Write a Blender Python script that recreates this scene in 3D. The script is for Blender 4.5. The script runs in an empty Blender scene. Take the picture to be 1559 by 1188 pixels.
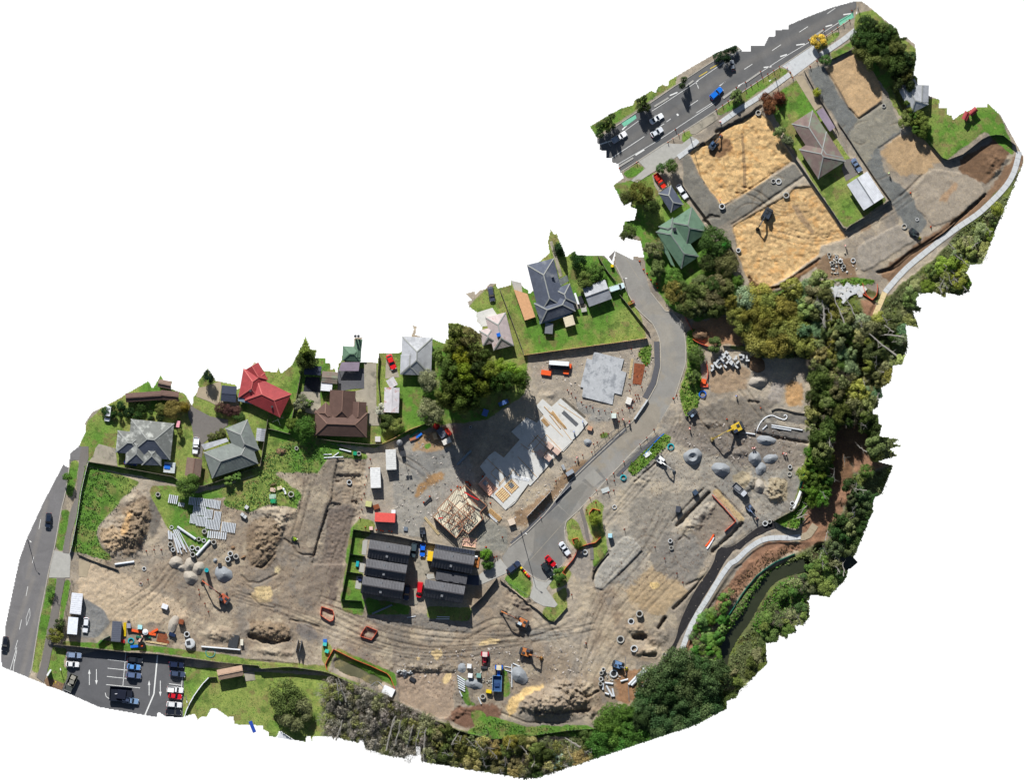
import bpy, bmesh, math, random
import numpy as np
from mathutils import Vector, Matrix
from mathutils.geometry import tessellate_polygon
random.seed(7); RNG = np.random.default_rng(11)
R = math.radians
scene = bpy.context.scene
COL = scene.collection
S = 0.2                                   # metres per survey unit (plan units: x right, y down)
def WX(px): return (px-779.5)*S
def WY(py): return (594-py)*S
def W(px, py, z=0.0): return Vector((WX(px), WY(py), z))

# ---------------------------------------------------------------- camera
cam_d = bpy.data.cameras.new('camera'); cam = bpy.data.objects.new('camera', cam_d); COL.objects.link(cam)
cam_d.type = 'ORTHO'; cam_d.ortho_scale = 1559*S; cam_d.clip_start = 1; cam_d.clip_end = 1000
cam.location = (0, 0, 200); scene.camera = cam
# ---------------------------------------------------------------- light: sun in the north, 35 deg
SUN = Vector((-0.36, 1.36, 1.0)).normalized()
wd = bpy.data.worlds.new('World'); scene.world = wd; wd.use_nodes = True
nt = wd.node_tree; nt.nodes.clear()
out = nt.nodes.new('ShaderNodeOutputWorld'); mixs = nt.nodes.new('ShaderNodeMixShader')
bg = nt.nodes.new('ShaderNodeBackground'); bw = nt.nodes.new('ShaderNodeBackground')
sky = nt.nodes.new('ShaderNodeTexSky'); sky.sky_type = 'NISHITA'; sky.sun_disc = False
sky.sun_elevation = math.asin(SUN.z); sky.sun_rotation = math.atan2(SUN.x, SUN.y)
bg.inputs['Strength'].default_value = 0.052
bw.inputs['Color'].default_value = (1, 1, 1, 1); bw.inputs['Strength'].default_value = 1.0
tc = nt.nodes.new('ShaderNodeTexCoord'); sx = nt.nodes.new('ShaderNodeSeparateXYZ'); lt = nt.nodes.new('ShaderNodeMath')
lt.operation = 'LESS_THAN'; lt.inputs[1].default_value = -0.02   # blank white page below the horizon
nt.links.new(tc.outputs['Generated'], sx.inputs[0]); nt.links.new(sx.outputs['Z'], lt.inputs[0])
nt.links.new(sky.outputs[0], bg.inputs['Color']); nt.links.new(lt.outputs[0], mixs.inputs[0])
nt.links.new(bg.outputs[0], mixs.inputs[1]); nt.links.new(bw.outputs[0], mixs.inputs[2]); nt.links.new(mixs.outputs[0], out.inputs[0])
sl = bpy.data.lights.new('sun', 'SUN'); sl.energy = 5.0; sl.angle = R(0.5); sl.color = (1.0, 0.985, 0.955)
so = bpy.data.objects.new('sun', sl); COL.objects.link(so); so.rotation_euler = SUN.to_track_quat('Z', 'Y').to_euler(); so.location = (0, 0, 150)
vs = scene.view_settings; vs.view_transform = 'Standard'; vs.look = 'None'; vs.exposure = 0.22; vs.gamma = 1; vs.use_curve_mapping = False
scene.cycles.max_bounces = 5; scene.cycles.diffuse_bounces = 2; scene.cycles.transparent_max_bounces = 6

# ---------------------------------------------------------------- materials
def lin(c):
    return tuple(((v/255)/12.92 if v/255 <= 0.04045 else (((v/255)+0.055)/1.055)**2.4) for v in c)
MATS = {}
def nodes_of(name):
    m = bpy.data.materials.new(name); m.use_nodes = True; n = m.node_tree; b = n.nodes['Principled BSDF']
    return m, n, b
def mat(name, rgb, rough=0.85, var=0.18, scale=1.2, bump=0.25, metal=0.0, spec=0.3, rib=None, ribw=0.25, attr=False, objcol=False, stain=None):
    if name in MATS: return MATS[name]
    m, n, b = nodes_of(name); L = n.links.new
    var = max(var, .17) if rib else var
    tcn = n.nodes.new('ShaderNodeTexCoord')
    nz = n.nodes.new('ShaderNodeTexNoise'); nz.inputs['Scale'].default_value = scale; nz.inputs['Detail'].default_value = 7; nz.inputs['Roughness'].default_value = 0.65; nz.inputs['Distortion'].default_value = 0.4
    L(tcn.outputs['Object'], nz.inputs['Vector'])
    mr = n.nodes.new('ShaderNodeMapRange'); mr.inputs['From Min'].default_value = 0.3; mr.inputs['From Max'].default_value = 0.7
    mr.inputs['To Min'].default_value = 1-var; mr.inputs['To Max'].default_value = 1+var; L(nz.outputs['Fac'], mr.inputs['Value'])
    mx = n.nodes.new('ShaderNodeVectorMath'); mx.operation = 'SCALE'
    L(mr.outputs[0], mx.inputs['Scale'])
    if objcol:
        oi = n.nodes.new('ShaderNodeObjectInfo'); L(oi.outputs['Color'], mx.inputs[0])
    else:
        mx.inputs[0].default_value = lin(rgb)
    src = mx.outputs[0]
    if stain:
        n2 = n.nodes.new('ShaderNodeTexNoise'); n2.inputs['Scale'].default_value = stain[1]; n2.inputs['Detail'].default_value = 8; n2.inputs['Roughness'].default_value = 0.7
        L(tcn.outputs['Object'], n2.inputs['Vector'])
        m2 = n.nodes.new('ShaderNodeMapRange'); m2.inputs['From Min'].default_value = stain[2]; m2.inputs['From Max'].default_value = stain[2]+0.12; L(n2.outputs['Fac'], m2.inputs['Value'])
        mm = n.nodes.new('ShaderNodeMix'); mm.data_type = 'RGBA'; L(m2.outputs[0], mm.inputs['Factor']); L(src, mm.inputs['A']); mm.inputs['B'].default_value = (*lin(stain[0]), 1)
        src = mm.outputs['Result']
    L(src, b.inputs['Base Color'])
    b.inputs['Roughness'].default_value = rough; b.inputs['Metallic'].default_value = metal; b.inputs['Specular IOR Level'].default_value = spec
    hgt = nz.outputs['Fac']
    if rib:
        uv = n.nodes.new('ShaderNodeUVMap'); uv.uv_map = 'UVMap'
        sp = n.nodes.new('ShaderNodeSeparateXYZ'); L(uv.outputs[0], sp.inputs[0])
        mu = n.nodes.new('ShaderNodeMath'); mu.operation = 'MULTIPLY'; mu.inputs[1].default_value = 1/ribw; L(sp.outputs['X' if rib == 'u' else 'Y'], mu.inputs[0])
        fr = n.nodes.new('ShaderNodeMath'); fr.operation = 'FRACT'; L(mu.outputs[0], fr.inputs[0])
        pp = n.nodes.new('ShaderNodeMath'); pp.operation = 'PINGPONG'; pp.inputs[1].default_value = 0.5; L(fr.outputs[0], pp.inputs[0])
        ad = n.nodes.new('ShaderNodeMath'); ad.operation = 'MULTIPLY_ADD'; ad.inputs[1].default_value = 3.0; L(pp.outputs[0], ad.inputs[0]); L(nz.outputs['Fac'], ad.inputs[2])
        hgt = ad.outputs[0]; bump = max(bump, 0.6)
    if bump:
        bp = n.nodes.new('ShaderNodeBump'); bp.inputs['Strength'].default_value = min(1, bump); bp.inputs['Distance'].default_value = 0.06
        L(hgt, bp.inputs['Height']); L(bp.outputs[0], b.inputs['Normal'])
    MATS[name] = m; return m
def M(name): return MATS[name]

def attr_mat(name, v1=0.35, v2=0.3, bump=0.6, rough=0.95, s1=0.22, s2=1.6, mott=0.0, dist=0.12):
    """albedo stored per corner point by zone of soil, broken up by noise in world metres"""
    m, n, b = nodes_of(name); L = n.links.new
    at = n.nodes.new('ShaderNodeAttribute'); at.attribute_name = 'albedo'
    tcn = n.nodes.new('ShaderNodeTexCoord')
    cur = at.outputs['Color']
    hs = None
    for sc, v, d in ((s1, v1, 1.4), (s2, v2, 1.6)):
        nz = n.nodes.new('ShaderNodeTexNoise'); nz.inputs['Scale'].default_value = sc; nz.inputs['Detail'].default_value = 9; nz.inputs['Roughness'].default_value = 0.68; nz.inputs['Distortion'].default_value = d
        L(tcn.outputs['Object'], nz.inputs['Vector'])
        mr = n.nodes.new('ShaderNodeMapRange'); mr.inputs['From Min'].default_value = 0.32; mr.inputs['From Max'].default_value = 0.68
        mr.inputs['To Min'].default_value = 1-v; mr.inputs['To Max'].default_value = 1+v; L(nz.outputs['Fac'], mr.inputs['Value'])
        mx = n.nodes.new('ShaderNodeVectorMath'); mx.operation = 'SCALE'; L(cur, mx.inputs[0]); L(mr.outputs[0], mx.inputs['Scale']); cur = mx.outputs[0]
        hs = nz
    if mott:                                   # dry tan and damp dark mottling with swirled edges
        for sc, lo, hi, tint_, d in ((0.55, .5, .6, (1.22, 1.17, 1.08), 2.2), (0.95, .54, .62, (.70, .68, .67), 3.0), (2.6, .56, .62, (1.2, 1.18, 1.12), 2.5), (3.4, .58, .64, (.66, .65, .64), 2.0)):
            nz = n.nodes.new('ShaderNodeTexNoise'); nz.inputs['Scale'].default_value = sc; nz.inputs['Detail'].default_value = 8; nz.inputs['Roughness'].default_value = 0.7; nz.inputs['Distortion'].default_value = d
            mp = n.nodes.new('ShaderNodeMapping'); mp.inputs['Location'].default_value = (sc*31, sc*57, sc*11); L(tcn.outputs['Object'], mp.inputs[0]); L(mp.outputs[0], nz.inputs['Vector'])
            mr = n.nodes.new('ShaderNodeMapRange'); mr.inputs['From Min'].default_value = lo; mr.inputs['From Max'].default_value = hi; mr.inputs['To Max'].default_value = mott; L(nz.outputs['Fac'], mr.inputs['Value'])
            mu = n.nodes.new('ShaderNodeVectorMath'); mu.operation = 'MULTIPLY'; L(cur, mu.inputs[0]); mu.inputs[1].default_value = tint_
            mm = n.nodes.new('ShaderNodeMix'); mm.data_type = 'VECTOR'; L(mr.outputs[0], mm.inputs['Factor']); L(cur, mm.inputs[4]); L(mu.outputs[0], mm.inputs[5]); cur = mm.outputs[1]
    L(cur, b.inputs['Base Color']); b.inputs['Roughness'].default_value = rough; b.inputs['Specular IOR Level'].default_value = 0.15
    bp = n.nodes.new('ShaderNodeBump'); bp.inputs['Strength'].default_value = bump; bp.inputs['Distance'].default_value = dist
    L(hs.outputs['Fac'], bp.inputs['Height']); L(bp.outputs[0], b.inputs['Normal'])
    MATS[name] = m; return m

def leaf_mat(name, dark=0.45, light=1.5):
    m, n, b = nodes_of(name); L = n.links.new
    at = n.nodes.new('ShaderNodeAttribute'); at.attribute_name = 'tint'
    oi = n.nodes.new('ShaderNodeObjectInfo')
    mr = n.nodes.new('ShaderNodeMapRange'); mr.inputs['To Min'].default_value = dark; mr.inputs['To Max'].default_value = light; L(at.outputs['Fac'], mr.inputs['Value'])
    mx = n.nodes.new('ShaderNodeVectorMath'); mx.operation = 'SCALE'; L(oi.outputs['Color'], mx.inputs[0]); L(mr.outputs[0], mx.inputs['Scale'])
    hv = n.nodes.new('ShaderNodeHueSaturation'); L(mx.outputs[0], hv.inputs['Color'])
    m3 = n.nodes.new('ShaderNodeMapRange'); m3.inputs['To Min'].default_value = 0.475; m3.inputs['To Max'].default_value = 0.525; L(oi.outputs['Random'], m3.inputs['Value']); L(m3.outputs[0], hv.inputs['Hue'])
    L(hv.outputs[0], b.inputs['Base Color']); b.inputs['Roughness'].default_value = 0.7; b.inputs['Specular IOR Level'].default_value = 0.2
    tr = n.nodes.new('ShaderNodeBsdfTranslucent'); L(hv.outputs[0], tr.inputs['Color'])
    ms = n.nodes.new('ShaderNodeMixShader'); ms.inputs[0].default_value = 0.2
    o = n.nodes['Material Output']; L(b.outputs[0], ms.inputs[1]); L(tr.outputs[0], ms.inputs[2]); L(ms.outputs[0], o.inputs['Surface'])
    MATS[name] = m; return m

# ---------------------------------------------------------------- mesh builder
def tag(o, label=None, cat=None, group=None, kind=None):
    if label: o['label'] = label
    if cat: o['category'] = cat
    if group: o['group'] = group
    if kind: o['kind'] = kind
    return o
def empty(name, loc, rz=0.0, label=None, cat=None, group=None, kind=None):
    o = bpy.data.objects.new(name, None); COL.objects.link(o); o.location = loc; o.rotation_euler = (0, 0, rz)
    o.empty_display_size = 0.3
    return tag(o, label, cat, group, kind)
def link(name, me, parent=None, loc=(0, 0, 0), rz=0.0):
    o = bpy.data.objects.new(name, me); COL.objects.link(o); o.location = loc; o.rotation_euler = (0, 0, rz)
    if parent: o.parent = parent
    return o
def clone(o, parent=None):
    c = o.copy(); COL.objects.link(c); c.parent = parent
    for ch in o.children: clone(ch, c)
    return c
class MB:
    def __init__(s): s.v = []; s.f = []; s.m = []; s.uv = []
    def face(s, pts, m=0, uv=None):
        i = len(s.v); s.v += [tuple(p) for p in pts]; s.f.append(tuple(range(i, i+len(pts)))); s.m.append(m); s.uv.append(uv)
    def idx(s, vs, fs, m=0):
        i = len(s.v); s.v += [tuple(p) for p in vs]
        for f in fs: s.f.append(tuple(i+k for k in f)); s.m.append(m); s.uv.append(None)
    def box(s, cx, cy, z0, z1, lx, ly, a=0.0, m=0, t=1.0, tx=None):
        ca, sa = math.cos(a), math.sin(a); vs = []
        tx = t if tx is None else tx
        for z, k, kx in ((z0, 1.0, 1.0), (z1, t, tx)):
            for sx_, sy_ in ((-1, -1), (1, -1), (1, 1), (-1, 1)):
                x, y = sx_*lx/2*kx, sy_*ly/2*k
                vs.append((cx+x*ca-y*sa, cy+x*sa+y*ca, z))
        s.idx(vs, [(3, 2, 1, 0), (4, 5, 6, 7), (0, 1, 5, 4), (1, 2, 6, 5), (2, 3, 7, 6), (3, 0, 4, 7)], m)
    def beam(s, p, q, w, h, m=0):
        p, q = Vector(p), Vector(q); d = q-p; L_ = d.length
        if L_ < 1e-5: return
        d.normalize(); up = Vector((0, 0, 1)) if abs(d.z) < 0.95 else Vector((1, 0, 0))
        a = d.cross(up).normalized()*w/2; b = a.normalized().cross(d).normalized()*h/2
        vs = [p-a-b, p+a-b, p+a+b, p-a+b, q-a-b, q+a-b, q+a+b, q-a+b]
        s.idx(vs, [(3, 2, 1, 0), (4, 5, 6, 7), (0, 1, 5, 4), (1, 2, 6, 5), (2, 3, 7, 6), (3, 0, 4, 7)], m)
    def tube(s, p, q, r0, r1=None, n=8, m=0, cap=True):
        r1 = r0 if r1 is None else r1
        p, q = Vector(p), Vector(q); d = (q-p)
        if d.length < 1e-6: return
        d.normalize(); up = Vector((0, 0, 1)) if abs(d.z) < 0.9 else Vector((1, 0, 0))
        a = d.cross(up).normalized(); b = a.cross(d); vs = []
        for c, r in ((p, r0), (q, r1)):
            for k in range(n):
                t = 2*math.pi*k/n; vs.append(c+a*math.cos(t)*r+b*math.sin(t)*r)
        fs = [(k, (k+1) % n, n+(k+1) % n, n+k) for k in range(n)]
        if cap: fs += [tuple(range(n))[::-1], tuple(range(n, 2*n))]
        s.idx(vs, fs, m)
    def ring(s, cx, cy, z0, z1, ro, ri, n=16, m=0, rot=0):
        vs = []
        for r, z in ((ro, z0), (ro, z1), (ri, z1), (ri, z0)):
            for k in range(n):
                t = rot+2*math.pi*k/n; vs.append((cx+r*math.cos(t), cy+r*math.sin(t), z))
        fs = []
        for j in range(3):
            for k in range(n): k2 = (k+1) % n; fs.append((j*n+k, j*n+k2, (j+1)*n+k2, (j+1)*n+k))
        s.idx(vs, fs, m)
    def disc(s, cx, cy, z0, z1, r, n=14, m=0, r1=None):
        s.tube((cx, cy, z0), (cx, cy, z1), r, r1 if r1 is not None else r, n, m)
    def stack(s, rings, m=0, capm=None, bottom=False):
        n = len(rings[0]); vs = [p for r in rings for p in r]; fs = []
        for j in range(len(rings)-1):
            for k in range(n): k2 = (k+1) % n; fs.append((j*n+k, j*n+k2, (j+1)*n+k2, (j+1)*n+k))
        s.idx(vs, fs, m); s.face(rings[-1], m if capm is None else capm)
    def prism(s, pts, z0, z1, m=0):
        P = [Vector((p[0], p[1], 0)) for p in pts]
        ar = sum(P[i].x*P[(i+1) % len(P)].y-P[(i+1) % len(P)].x*P[i].y for i in range(len(P)))
        if ar < 0: P.reverse()
        n = len(P); vs = [(p.x, p.y, z1) for p in P]+[(p.x, p.y, z0) for p in P]
        fs = [tuple(t) for t in tessellate_polygon([P])]
        g = []
        for t in fs:
            a, b_, c = (P[i] for i in t)
            g.append(t if (b_-a).cross(c-a).z > 0 else t[::-1])
        g += [((k+1) % n, k, n+k, n+(k+1) % n) for k in range(n)]
        s.idx(vs, g, m)
    def build(s, name, mats, parent=None, loc=(0, 0, 0), rz=0.0, smooth=False):
        if not isinstance(mats, (list, tuple)): mats = [mats]
        me = bpy.data.meshes.new(name); me.from_pydata(s.v, [], s.f)
        for mt in mats: me.materials.append(mt)
        me.polygons.foreach_set('material_index', s.m)
        uvl = me.uv_layers.new(name='UVMap'); buf = np.zeros(len(me.loops)*2, dtype=np.float32); k = 0
        V = s.v
        for f, uv in zip(s.f, s.uv):
            for j, vi in enumerate(f):
                if uv: buf[k] = uv[j][0]; buf[k+1] = uv[j][1]
                else: buf[k] = V[vi][0]; buf[k+1] = V[vi][1]
                k += 2
        uvl.data.foreach_set('uv', buf)
        if smooth: me.polygons.foreach_set('use_smooth', [True]*len(me.polygons))
        me.update(); return link(name, me, parent, loc, rz)

# ---------------------------------------------------------------- reading frames of the survey sheet
def frame(x0, y0, k):
    def f(a, b=None):
        if b is not None: return (x0+a/k, y0+b/k)
        t = [float(q) for q in a.replace(',', ' ').split()]
        return [(x0+t[i]/k, y0+t[i+1]/k) for i in range(0, len(t), 2)]
    return f
A1 = frame(0, 680, 5.94); A2 = frame(0, 880, 5.94); A3 = frame(120, 560, 5.94); A4 = frame(120, 740, 5.94)
A5 = frame(150, 900, 5.4); A6 = frame(280, 540, 5.94); A7 = frame(300, 720, 5.94); A8 = frame(380, 900, 5.4)
B1 = frame(440, 480, 5.94); B2 = frame(440, 660, 5.94); B3 = frame(500, 780, 5.94); B4 = frame(600, 640, 5.94)
B5 = frame(620, 440, 5.94); B6 = frame(740, 340, 5.4); B7 = frame(800, 520, 5.4); B8 = frame(720, 700, 4.571)
C1 = frame(590, 920, 5.4); C2 = frame(760, 940, 4.789); C3 = frame(880, 780, 4.95); C4 = frame(960, 640, 5.197)
C5 = frame(1020, 460, 5.942); C6 = frame(880, 120, 5.942); C7 = frame(920, 280, 5.942); C8 = frame(1040, 140, 5.4)
D1 = frame(1060, 0, 5.94); D2 = frame(1220, 0, 4.569); D3 = frame(1080, 280, 5.94); D4 = frame(1260, 180, 3.96)
D5 = frame(1120, 430, 4.4); D6 = frame(1120, 660, 4.95); D7 = frame(1000, 800, 4.243); D8 = frame(620, 1000, 3.543)
E1 = frame(390, 1000, 5.774); E2 = frame(160, 940, 9.744); E3 = frame(640, 720, 9.9); E4 = frame(1180, 380, 6.496); E5 = frame(720, 600, 6.6); E6 = frame(1020, 680, 7.086)
PX = frame(0, 0, 1)
# ---------------------------------------------------------------- surveyed outline of the place
OUT = PX('1 1004 2 987 8 964 8 952 23 880 29.5 850 41 818 66 764 96 706.6 104.7 712 106 690 118.7 680 120 678 130 657 129 644 140 627 159.6 618 184 604.6 189 601 '
 '226 579.4 232.5 591 244.6 570 250.5 581 262 580 261.4 592 279 598 284 602 292.6 617 294 604 302.7 593 300 582 316 560 328.8 579.6 359 585.5 360.5 592 369 591 376 565 387.7 550 398 558.5 403 565 '
 '421.4 566 423 557 428 568 443.3 556 452.6 539 458.5 529 465.3 510 472 532 483.4 532 479.6 545 495.6 545 496.4 553 503 553 504 563 509 559 513 569 515 553 519 551 520 542 529 527 537.6 531 539 516 '
 '541 508.6 543 514 545.7 508.6 547 514 552 513.7 548.6 551 574.7 552 576.4 538 588 537 606 538 616.8 530.5 625 513.7 629.4 502 627 495 635 496 632.8 509.5 652 516 662 516.6 676.4 523 679 516.6 682.3 516 683 492 695.8 492 '
 '717.6 499 731 509 733.6 498 726 490.5 725 476 714 468 711 458.5 717.6 457 708.4 448 706.7 441.7 711 446 722.7 442.5 724 447.6 729.4 441.7 738 440 745 431 756.3 431 757 438.7 777 433.5 777 426 791 430.7 797.4 437 804.8 441 805.7 447 814 440 817.8 414 829 405 816.9 401 836 385 '
 '833.5 367.8 838 347.4 844.6 356.7 848 354.8 854.8 374 862 390 875 381 878 389 920.5 389 933 402 937 381.7 963 394.5 964 390 979.8 391 974.7 368 952.8 362.5 949.5 369 944 361 938.5 362.5 947.8 352.4 950 337 957 336 965.5 334 969 318.7 960 316 961 307 949.5 313.7 942 298.5 932.6 282 '
 '949 269.8 942 258 941.4 249.6 932 248.7 930.5 241 923 241 923 230 912.8 229 912 221.8 907.8 217.6 908.6 210 896.8 192 930.5 172 945.6 164 962.5 159.5 965.8 152 978.5 145 992 136.8 997.8 140 1001 131.8 1008.7 127.6 1014.6 130 1018 127.6 1017 122.5 1021 120 '
 '1060 96.8 1085 82.5 1120.6 68 1129 74 1130 77.4 1142.5 77.4 1142 69 1163.5 68 1169.4 55.5 1179 54.7 1180.4 45.5 1199.7 43 1200.6 37 1228 25 1267 10 1300.7 0.8 1312 0.8 1320 6 1365.5 43.8 1370 57 1381 56.5 1394 66.8 1395 87.5 1390.7 114 1398 118 1398 131 1414 131 1413.7 144.5 1431 151 1430 164 1441.7 163.7 '
 '1443 174 1449.8 175 1451 181.7 1461.8 173 1488 162 1502 162 1503.4 155.8 1524 175 1546 214.5 1559 238.6 1559 248 1495 402 1477 402 1471 415 1480 432.5 1475 445 1461 451 1440.5 446 1439 453 1424 445 1399 448 1394 455 1395 465 1404 468 1401 475.5 1390 474 1400 500 1390.5 497 1378 493.6 1383 526.6 1377 543.6 1373 554 1358.6 557 1357.5 575.5 1355 582 '
 '1340.5 591 1345 605 1338 608 1337 621 1328.6 624 1329 631 1337.7 632 1337.7 646 1342.7 648 1338 665 1369.5 668.6 1361 675.5 1374.5 678 1356 684.5 1367 694.8 1339 703 1361 708.5 1343 753 1332 757 1329 765 1328 781 1323 793 1285.7 884 1261.6 909.6 1235.7 907 1229.8 915.5 1233 918 1232 941 1224 952 1209.8 953 1214.5 962.6 1200 966 1200 974.4 1186 968.5 1183.8 978 '
 '1166 980 1166 993 1168.5 1011 1127 1052 1121 1063 1106 1067.5 1106 1080 1060 1104 950 1141 817.6 1186 798 1187 727 1175 641 1161 640 1138 634 1138 633.5 1151 623 1150 615 1156 588 1151 573 1146 556 1142 552 1128 546 1128 545 1135 544 1132 510 1123 507 1129 505 1122 477 1122 475 1133 472 1122 467 1123 466 1131 447 1128 426 1114 421 1124 409 1122 409 1116 400 1112 400 1106 356 1104 355 1093 346 1092.6 329.6 1080.5 322 1080 315.7 1092.6 307.4 1092.6 300.4 1097.8 296 1088 277.8 1093.5 252 1092.6 241 1085 239 1093.5 150 1077.8 107.7 1059 92.6 1053 10 1019.7 2.5 1016')
ST = 1.25
NX, NY = int(1563/ST)+2, int(1192/ST)+2
gx = (np.arange(NX)*ST-2).astype(np.float32); gy = (np.arange(NY)*ST-2).astype(np.float32)
def raster(poly, grow=0):
    """points of the survey grid inside a polygon"""
    P = np.array(poly, dtype=np.float32); res = np.zeros((NY, NX), bool)
    x0 = max(0, int((P[:, 0].min()+2)/ST)-1); x1 = min(NX, int((P[:, 0].max()+2)/ST)+2)
    y0 = max(0, int((P[:, 1].min()+2)/ST)-1); y1 = min(NY, int((P[:, 1].max()+2)/ST)+2)
    if x1 <= x0 or y1 <= y0: return res
    X = gx[x0:x1][None, :]; Y = gy[y0:y1][:, None]; ins = np.zeros((y1-y0, x1-x0), bool)
    n = len(P)
    for i in range(n):
        ax, ay = P[i]; bx_, by_ = P[(i+1) % n]
        if ay == by_: continue
        c = (ay > Y) != (by_ > Y); xi = (bx_-ax)*(Y-ay)/(by_-ay)+ax
        ins ^= c & (X < xi)
    res[y0:y1, x0:x1] = ins; return res
def blur(a, r):
    a = a.astype(np.float32); r = max(1, int(round(r/ST)))
    for _ in range(2):
        for ax in (0, 1):
            p = np.pad(a, [(r+1, r) if k == ax else (0, 0) for k in (0, 1)], mode='edge'); c = np.cumsum(p, axis=ax, dtype=np.float64)
            a = ((c[2*r+1:, :]-c[:-2*r-1, :]) if ax == 0 else (c[:, 2*r+1:]-c[:, :-2*r-1]))/(2*r+1)
    return a.astype(np.float32)
def vnoise(cell, seed):
    """smooth value noise, cell in plan units"""
    r = np.random.default_rng(seed); nx = int(1563/cell)+4; ny = int(1192/cell)+4
    g = r.random((ny, nx)).astype(np.float32)
    fx = (gx+2)/cell+0.5; fy = (gy+2)/cell+0.5
    ix = fx.astype(int); iy = fy.astype(int); tx = fx-ix; ty = fy-iy; tx = tx*tx*(3-2*tx); ty = ty*ty*(3-2*ty)
    a = g[iy][:, ix]; b = g[iy][:, ix+1]; c = g[iy+1][:, ix]; d = g[iy+1][:, ix+1]
    return (a*(1-tx)+b*tx)*(1-ty[:, None])+(c*(1-tx)+d*tx)*ty[:, None]
def fbm(cell, octs, seed, gain=0.55):
    s = 0; w = 1; t = 0
    for o in range(octs): s = s+w*vnoise(cell/2**o, seed+o*17); t += w; w *= gain
    return s/t
def segdist(line, pad):
    """distance (plan units) to a polyline, only evaluated near it"""
    P = np.array(line, dtype=np.float32)
    x0 = max(0, int((P[:, 0].min()-pad+2)/ST)); x1 = min(NX, int((P[:, 0].max()+pad+2)/ST)+2)
    y0 = max(0, int((P[:, 1].min()-pad+2)/ST)); y1 = min(NY, int((P[:, 1].max()+pad+2)/ST)+2)
    X = gx[x0:x1][None, :]; Y = gy[y0:y1][:, None]; D = np.full((y1-y0, x1-x0), 1e6, np.float32)
    for i in range(len(P)-1):
        a = P[i]; d = P[i+1]-a; L2 = float(d @ d)+1e-6
        t = np.clip(((X-a[0])*d[0]+(Y-a[1])*d[1])/L2, 0, 1)
        D = np.minimum(D, np.hypot(X-a[0]-t*d[0], Y-a[1]-t*d[1]))
    return (slice(y0, y1), slice(x0, x1)), D
def sstep(a, lo, hi):
    t = np.clip((a-lo)/(hi-lo), 0, 1); return t*t*(3-2*t)

INSIDE = raster(OUT)
N1 = fbm(46, 5, 1); N2 = fbm(14, 4, 2); N3 = fbm(5, 3, 3); N4 = fbm(90, 4, 4); N5 = fbm(24, 5, 5)
RIDG = 1-np.abs(2*fbm(11, 4, 9)-1)*1.9
H = ((N1-0.5)*0.5+(N2-0.5)*0.35+(N3-0.5)*0.13).astype(np.float32)
ALB = np.zeros((NY, NX, 3), np.float32)
def paint(mask, rgb, amt=1.0):
    sl_ = mask.sl if getattr(mask, 'sl', None) is not None else (slice(0, NY), slice(0, NX))
    m = (np.asarray(mask)[sl_]*amt)[..., None]; ALB[sl_] = ALB[sl_]*(1-m)+np.array(lin(rgb), np.float32)*m
class Msk(np.ndarray): sl = None
def soft(poly, feather=4, wob=0.9):
    P = np.array(poly); k = feather*3+6
    x0 = max(0, int((P[:, 0].min()+2-k)/ST)); x1 = min(NX, int((P[:, 0].max()+2+k)/ST)+2); y0 = max(0, int((P[:, 1].min()+2-k)/ST)); y1 = min(NY, int((P[:, 1].max()+2+k)/ST)+2)
    res = np.zeros((NY, NX), np.float32).view(Msk); res.sl = (slice(y0, y1), slice(x0, x1))
    if x1-x0 < 2 or y1-y0 < 2: return res
    b = blur(raster(poly)[res.sl], feather*1.35)
    w_ = .08 if feather < 2 else .2; res[res.sl] = sstep(b+((N2[res.sl]-0.5)*wob+(N3[res.sl]-.5)*wob*.6)*(b > 0.02)*(b < 0.98), .5-w_, .5+w_); return res
ALB[:] = lin((155, 144, 129))
paint(soft(PX('200 740 330 760 480 690 560 690 560 900 960 900 1000 1100 600 1060 200 970 120 960 120 880'), 14), (142, 126, 108), .7); paint(soft(PX('900 720 1050 620 1235 600 1235 790 1100 830 960 900 900 860'), 14), (138, 136, 130), .9); paint(soft(PX('880 900 1000 900 1010 1060 880 1090'), 12), (136, 118, 98), .6)
paint(sstep(N4, 0.45, 0.66), (176, 165, 148), 0.7)
paint(sstep(1-N4, 0.52, 0.7), (132, 124, 113), 0.7)
paint(sstep(N5, 0.56, 0.68), (188, 174, 150), 0.45)
paint(sstep(1-N5, 0.58, 0.72), (122, 118, 113), 0.5)

# ---- zones of soil colour
SAND = [C8('50 500 170 430 300 340 500 230 640 170 720 250 790 370 910 555 760 660 500 840 320 930 210 790 110 630'),
        D3('210 380 400 270 720 90 770 30 930 20 1050 200 1240 490 1100 530 1000 560 990 640 900 700 700 850 500 960 400 940 330 830 260 640'),]
def zone_pale(): 
    paint(soft(A4('0 830 100 700 480 820 500 900 760 1000 1000 1120 1000 1188 240 1188 0 1000')), (188, 170, 146))
    paint(soft(A5('0 0 420 60 540 130 520 260 300 270 100 250 50 240 40 200 0 120')), (186, 168, 143))
zone_pale()
paint(soft(A2('750 180 940 290 1000 410 880 540 720 540 700 400'), 2, .3), (128, 128, 127))
paint(soft(A4('660 80 760 80 760 250 700 480 640 480 640 250')), (118, 112, 104))
paint(soft(B2('340 680 480 640 620 700 560 830 520 1000 470 1188 290 1188 330 950'), 3), (112, 103, 96))       # haul road, damp
paint(soft(A7('1188 650 1188 1188 950 1188 1000 900 1120 700'), 4), (128, 116, 104), .7)
paint(soft(B2('700 180 1188 160 1188 930 760 880 700 720')), (160, 152, 140))
paint(soft(B4('0 0 560 200 700 420 760 600 640 590 350 870 240 960 280 1060 0 1040')), (152, 148, 140))
paint(soft(B4('130 290 500 260 600 420 380 450 190 560 130 400')), (128, 127, 124), .8)
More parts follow.
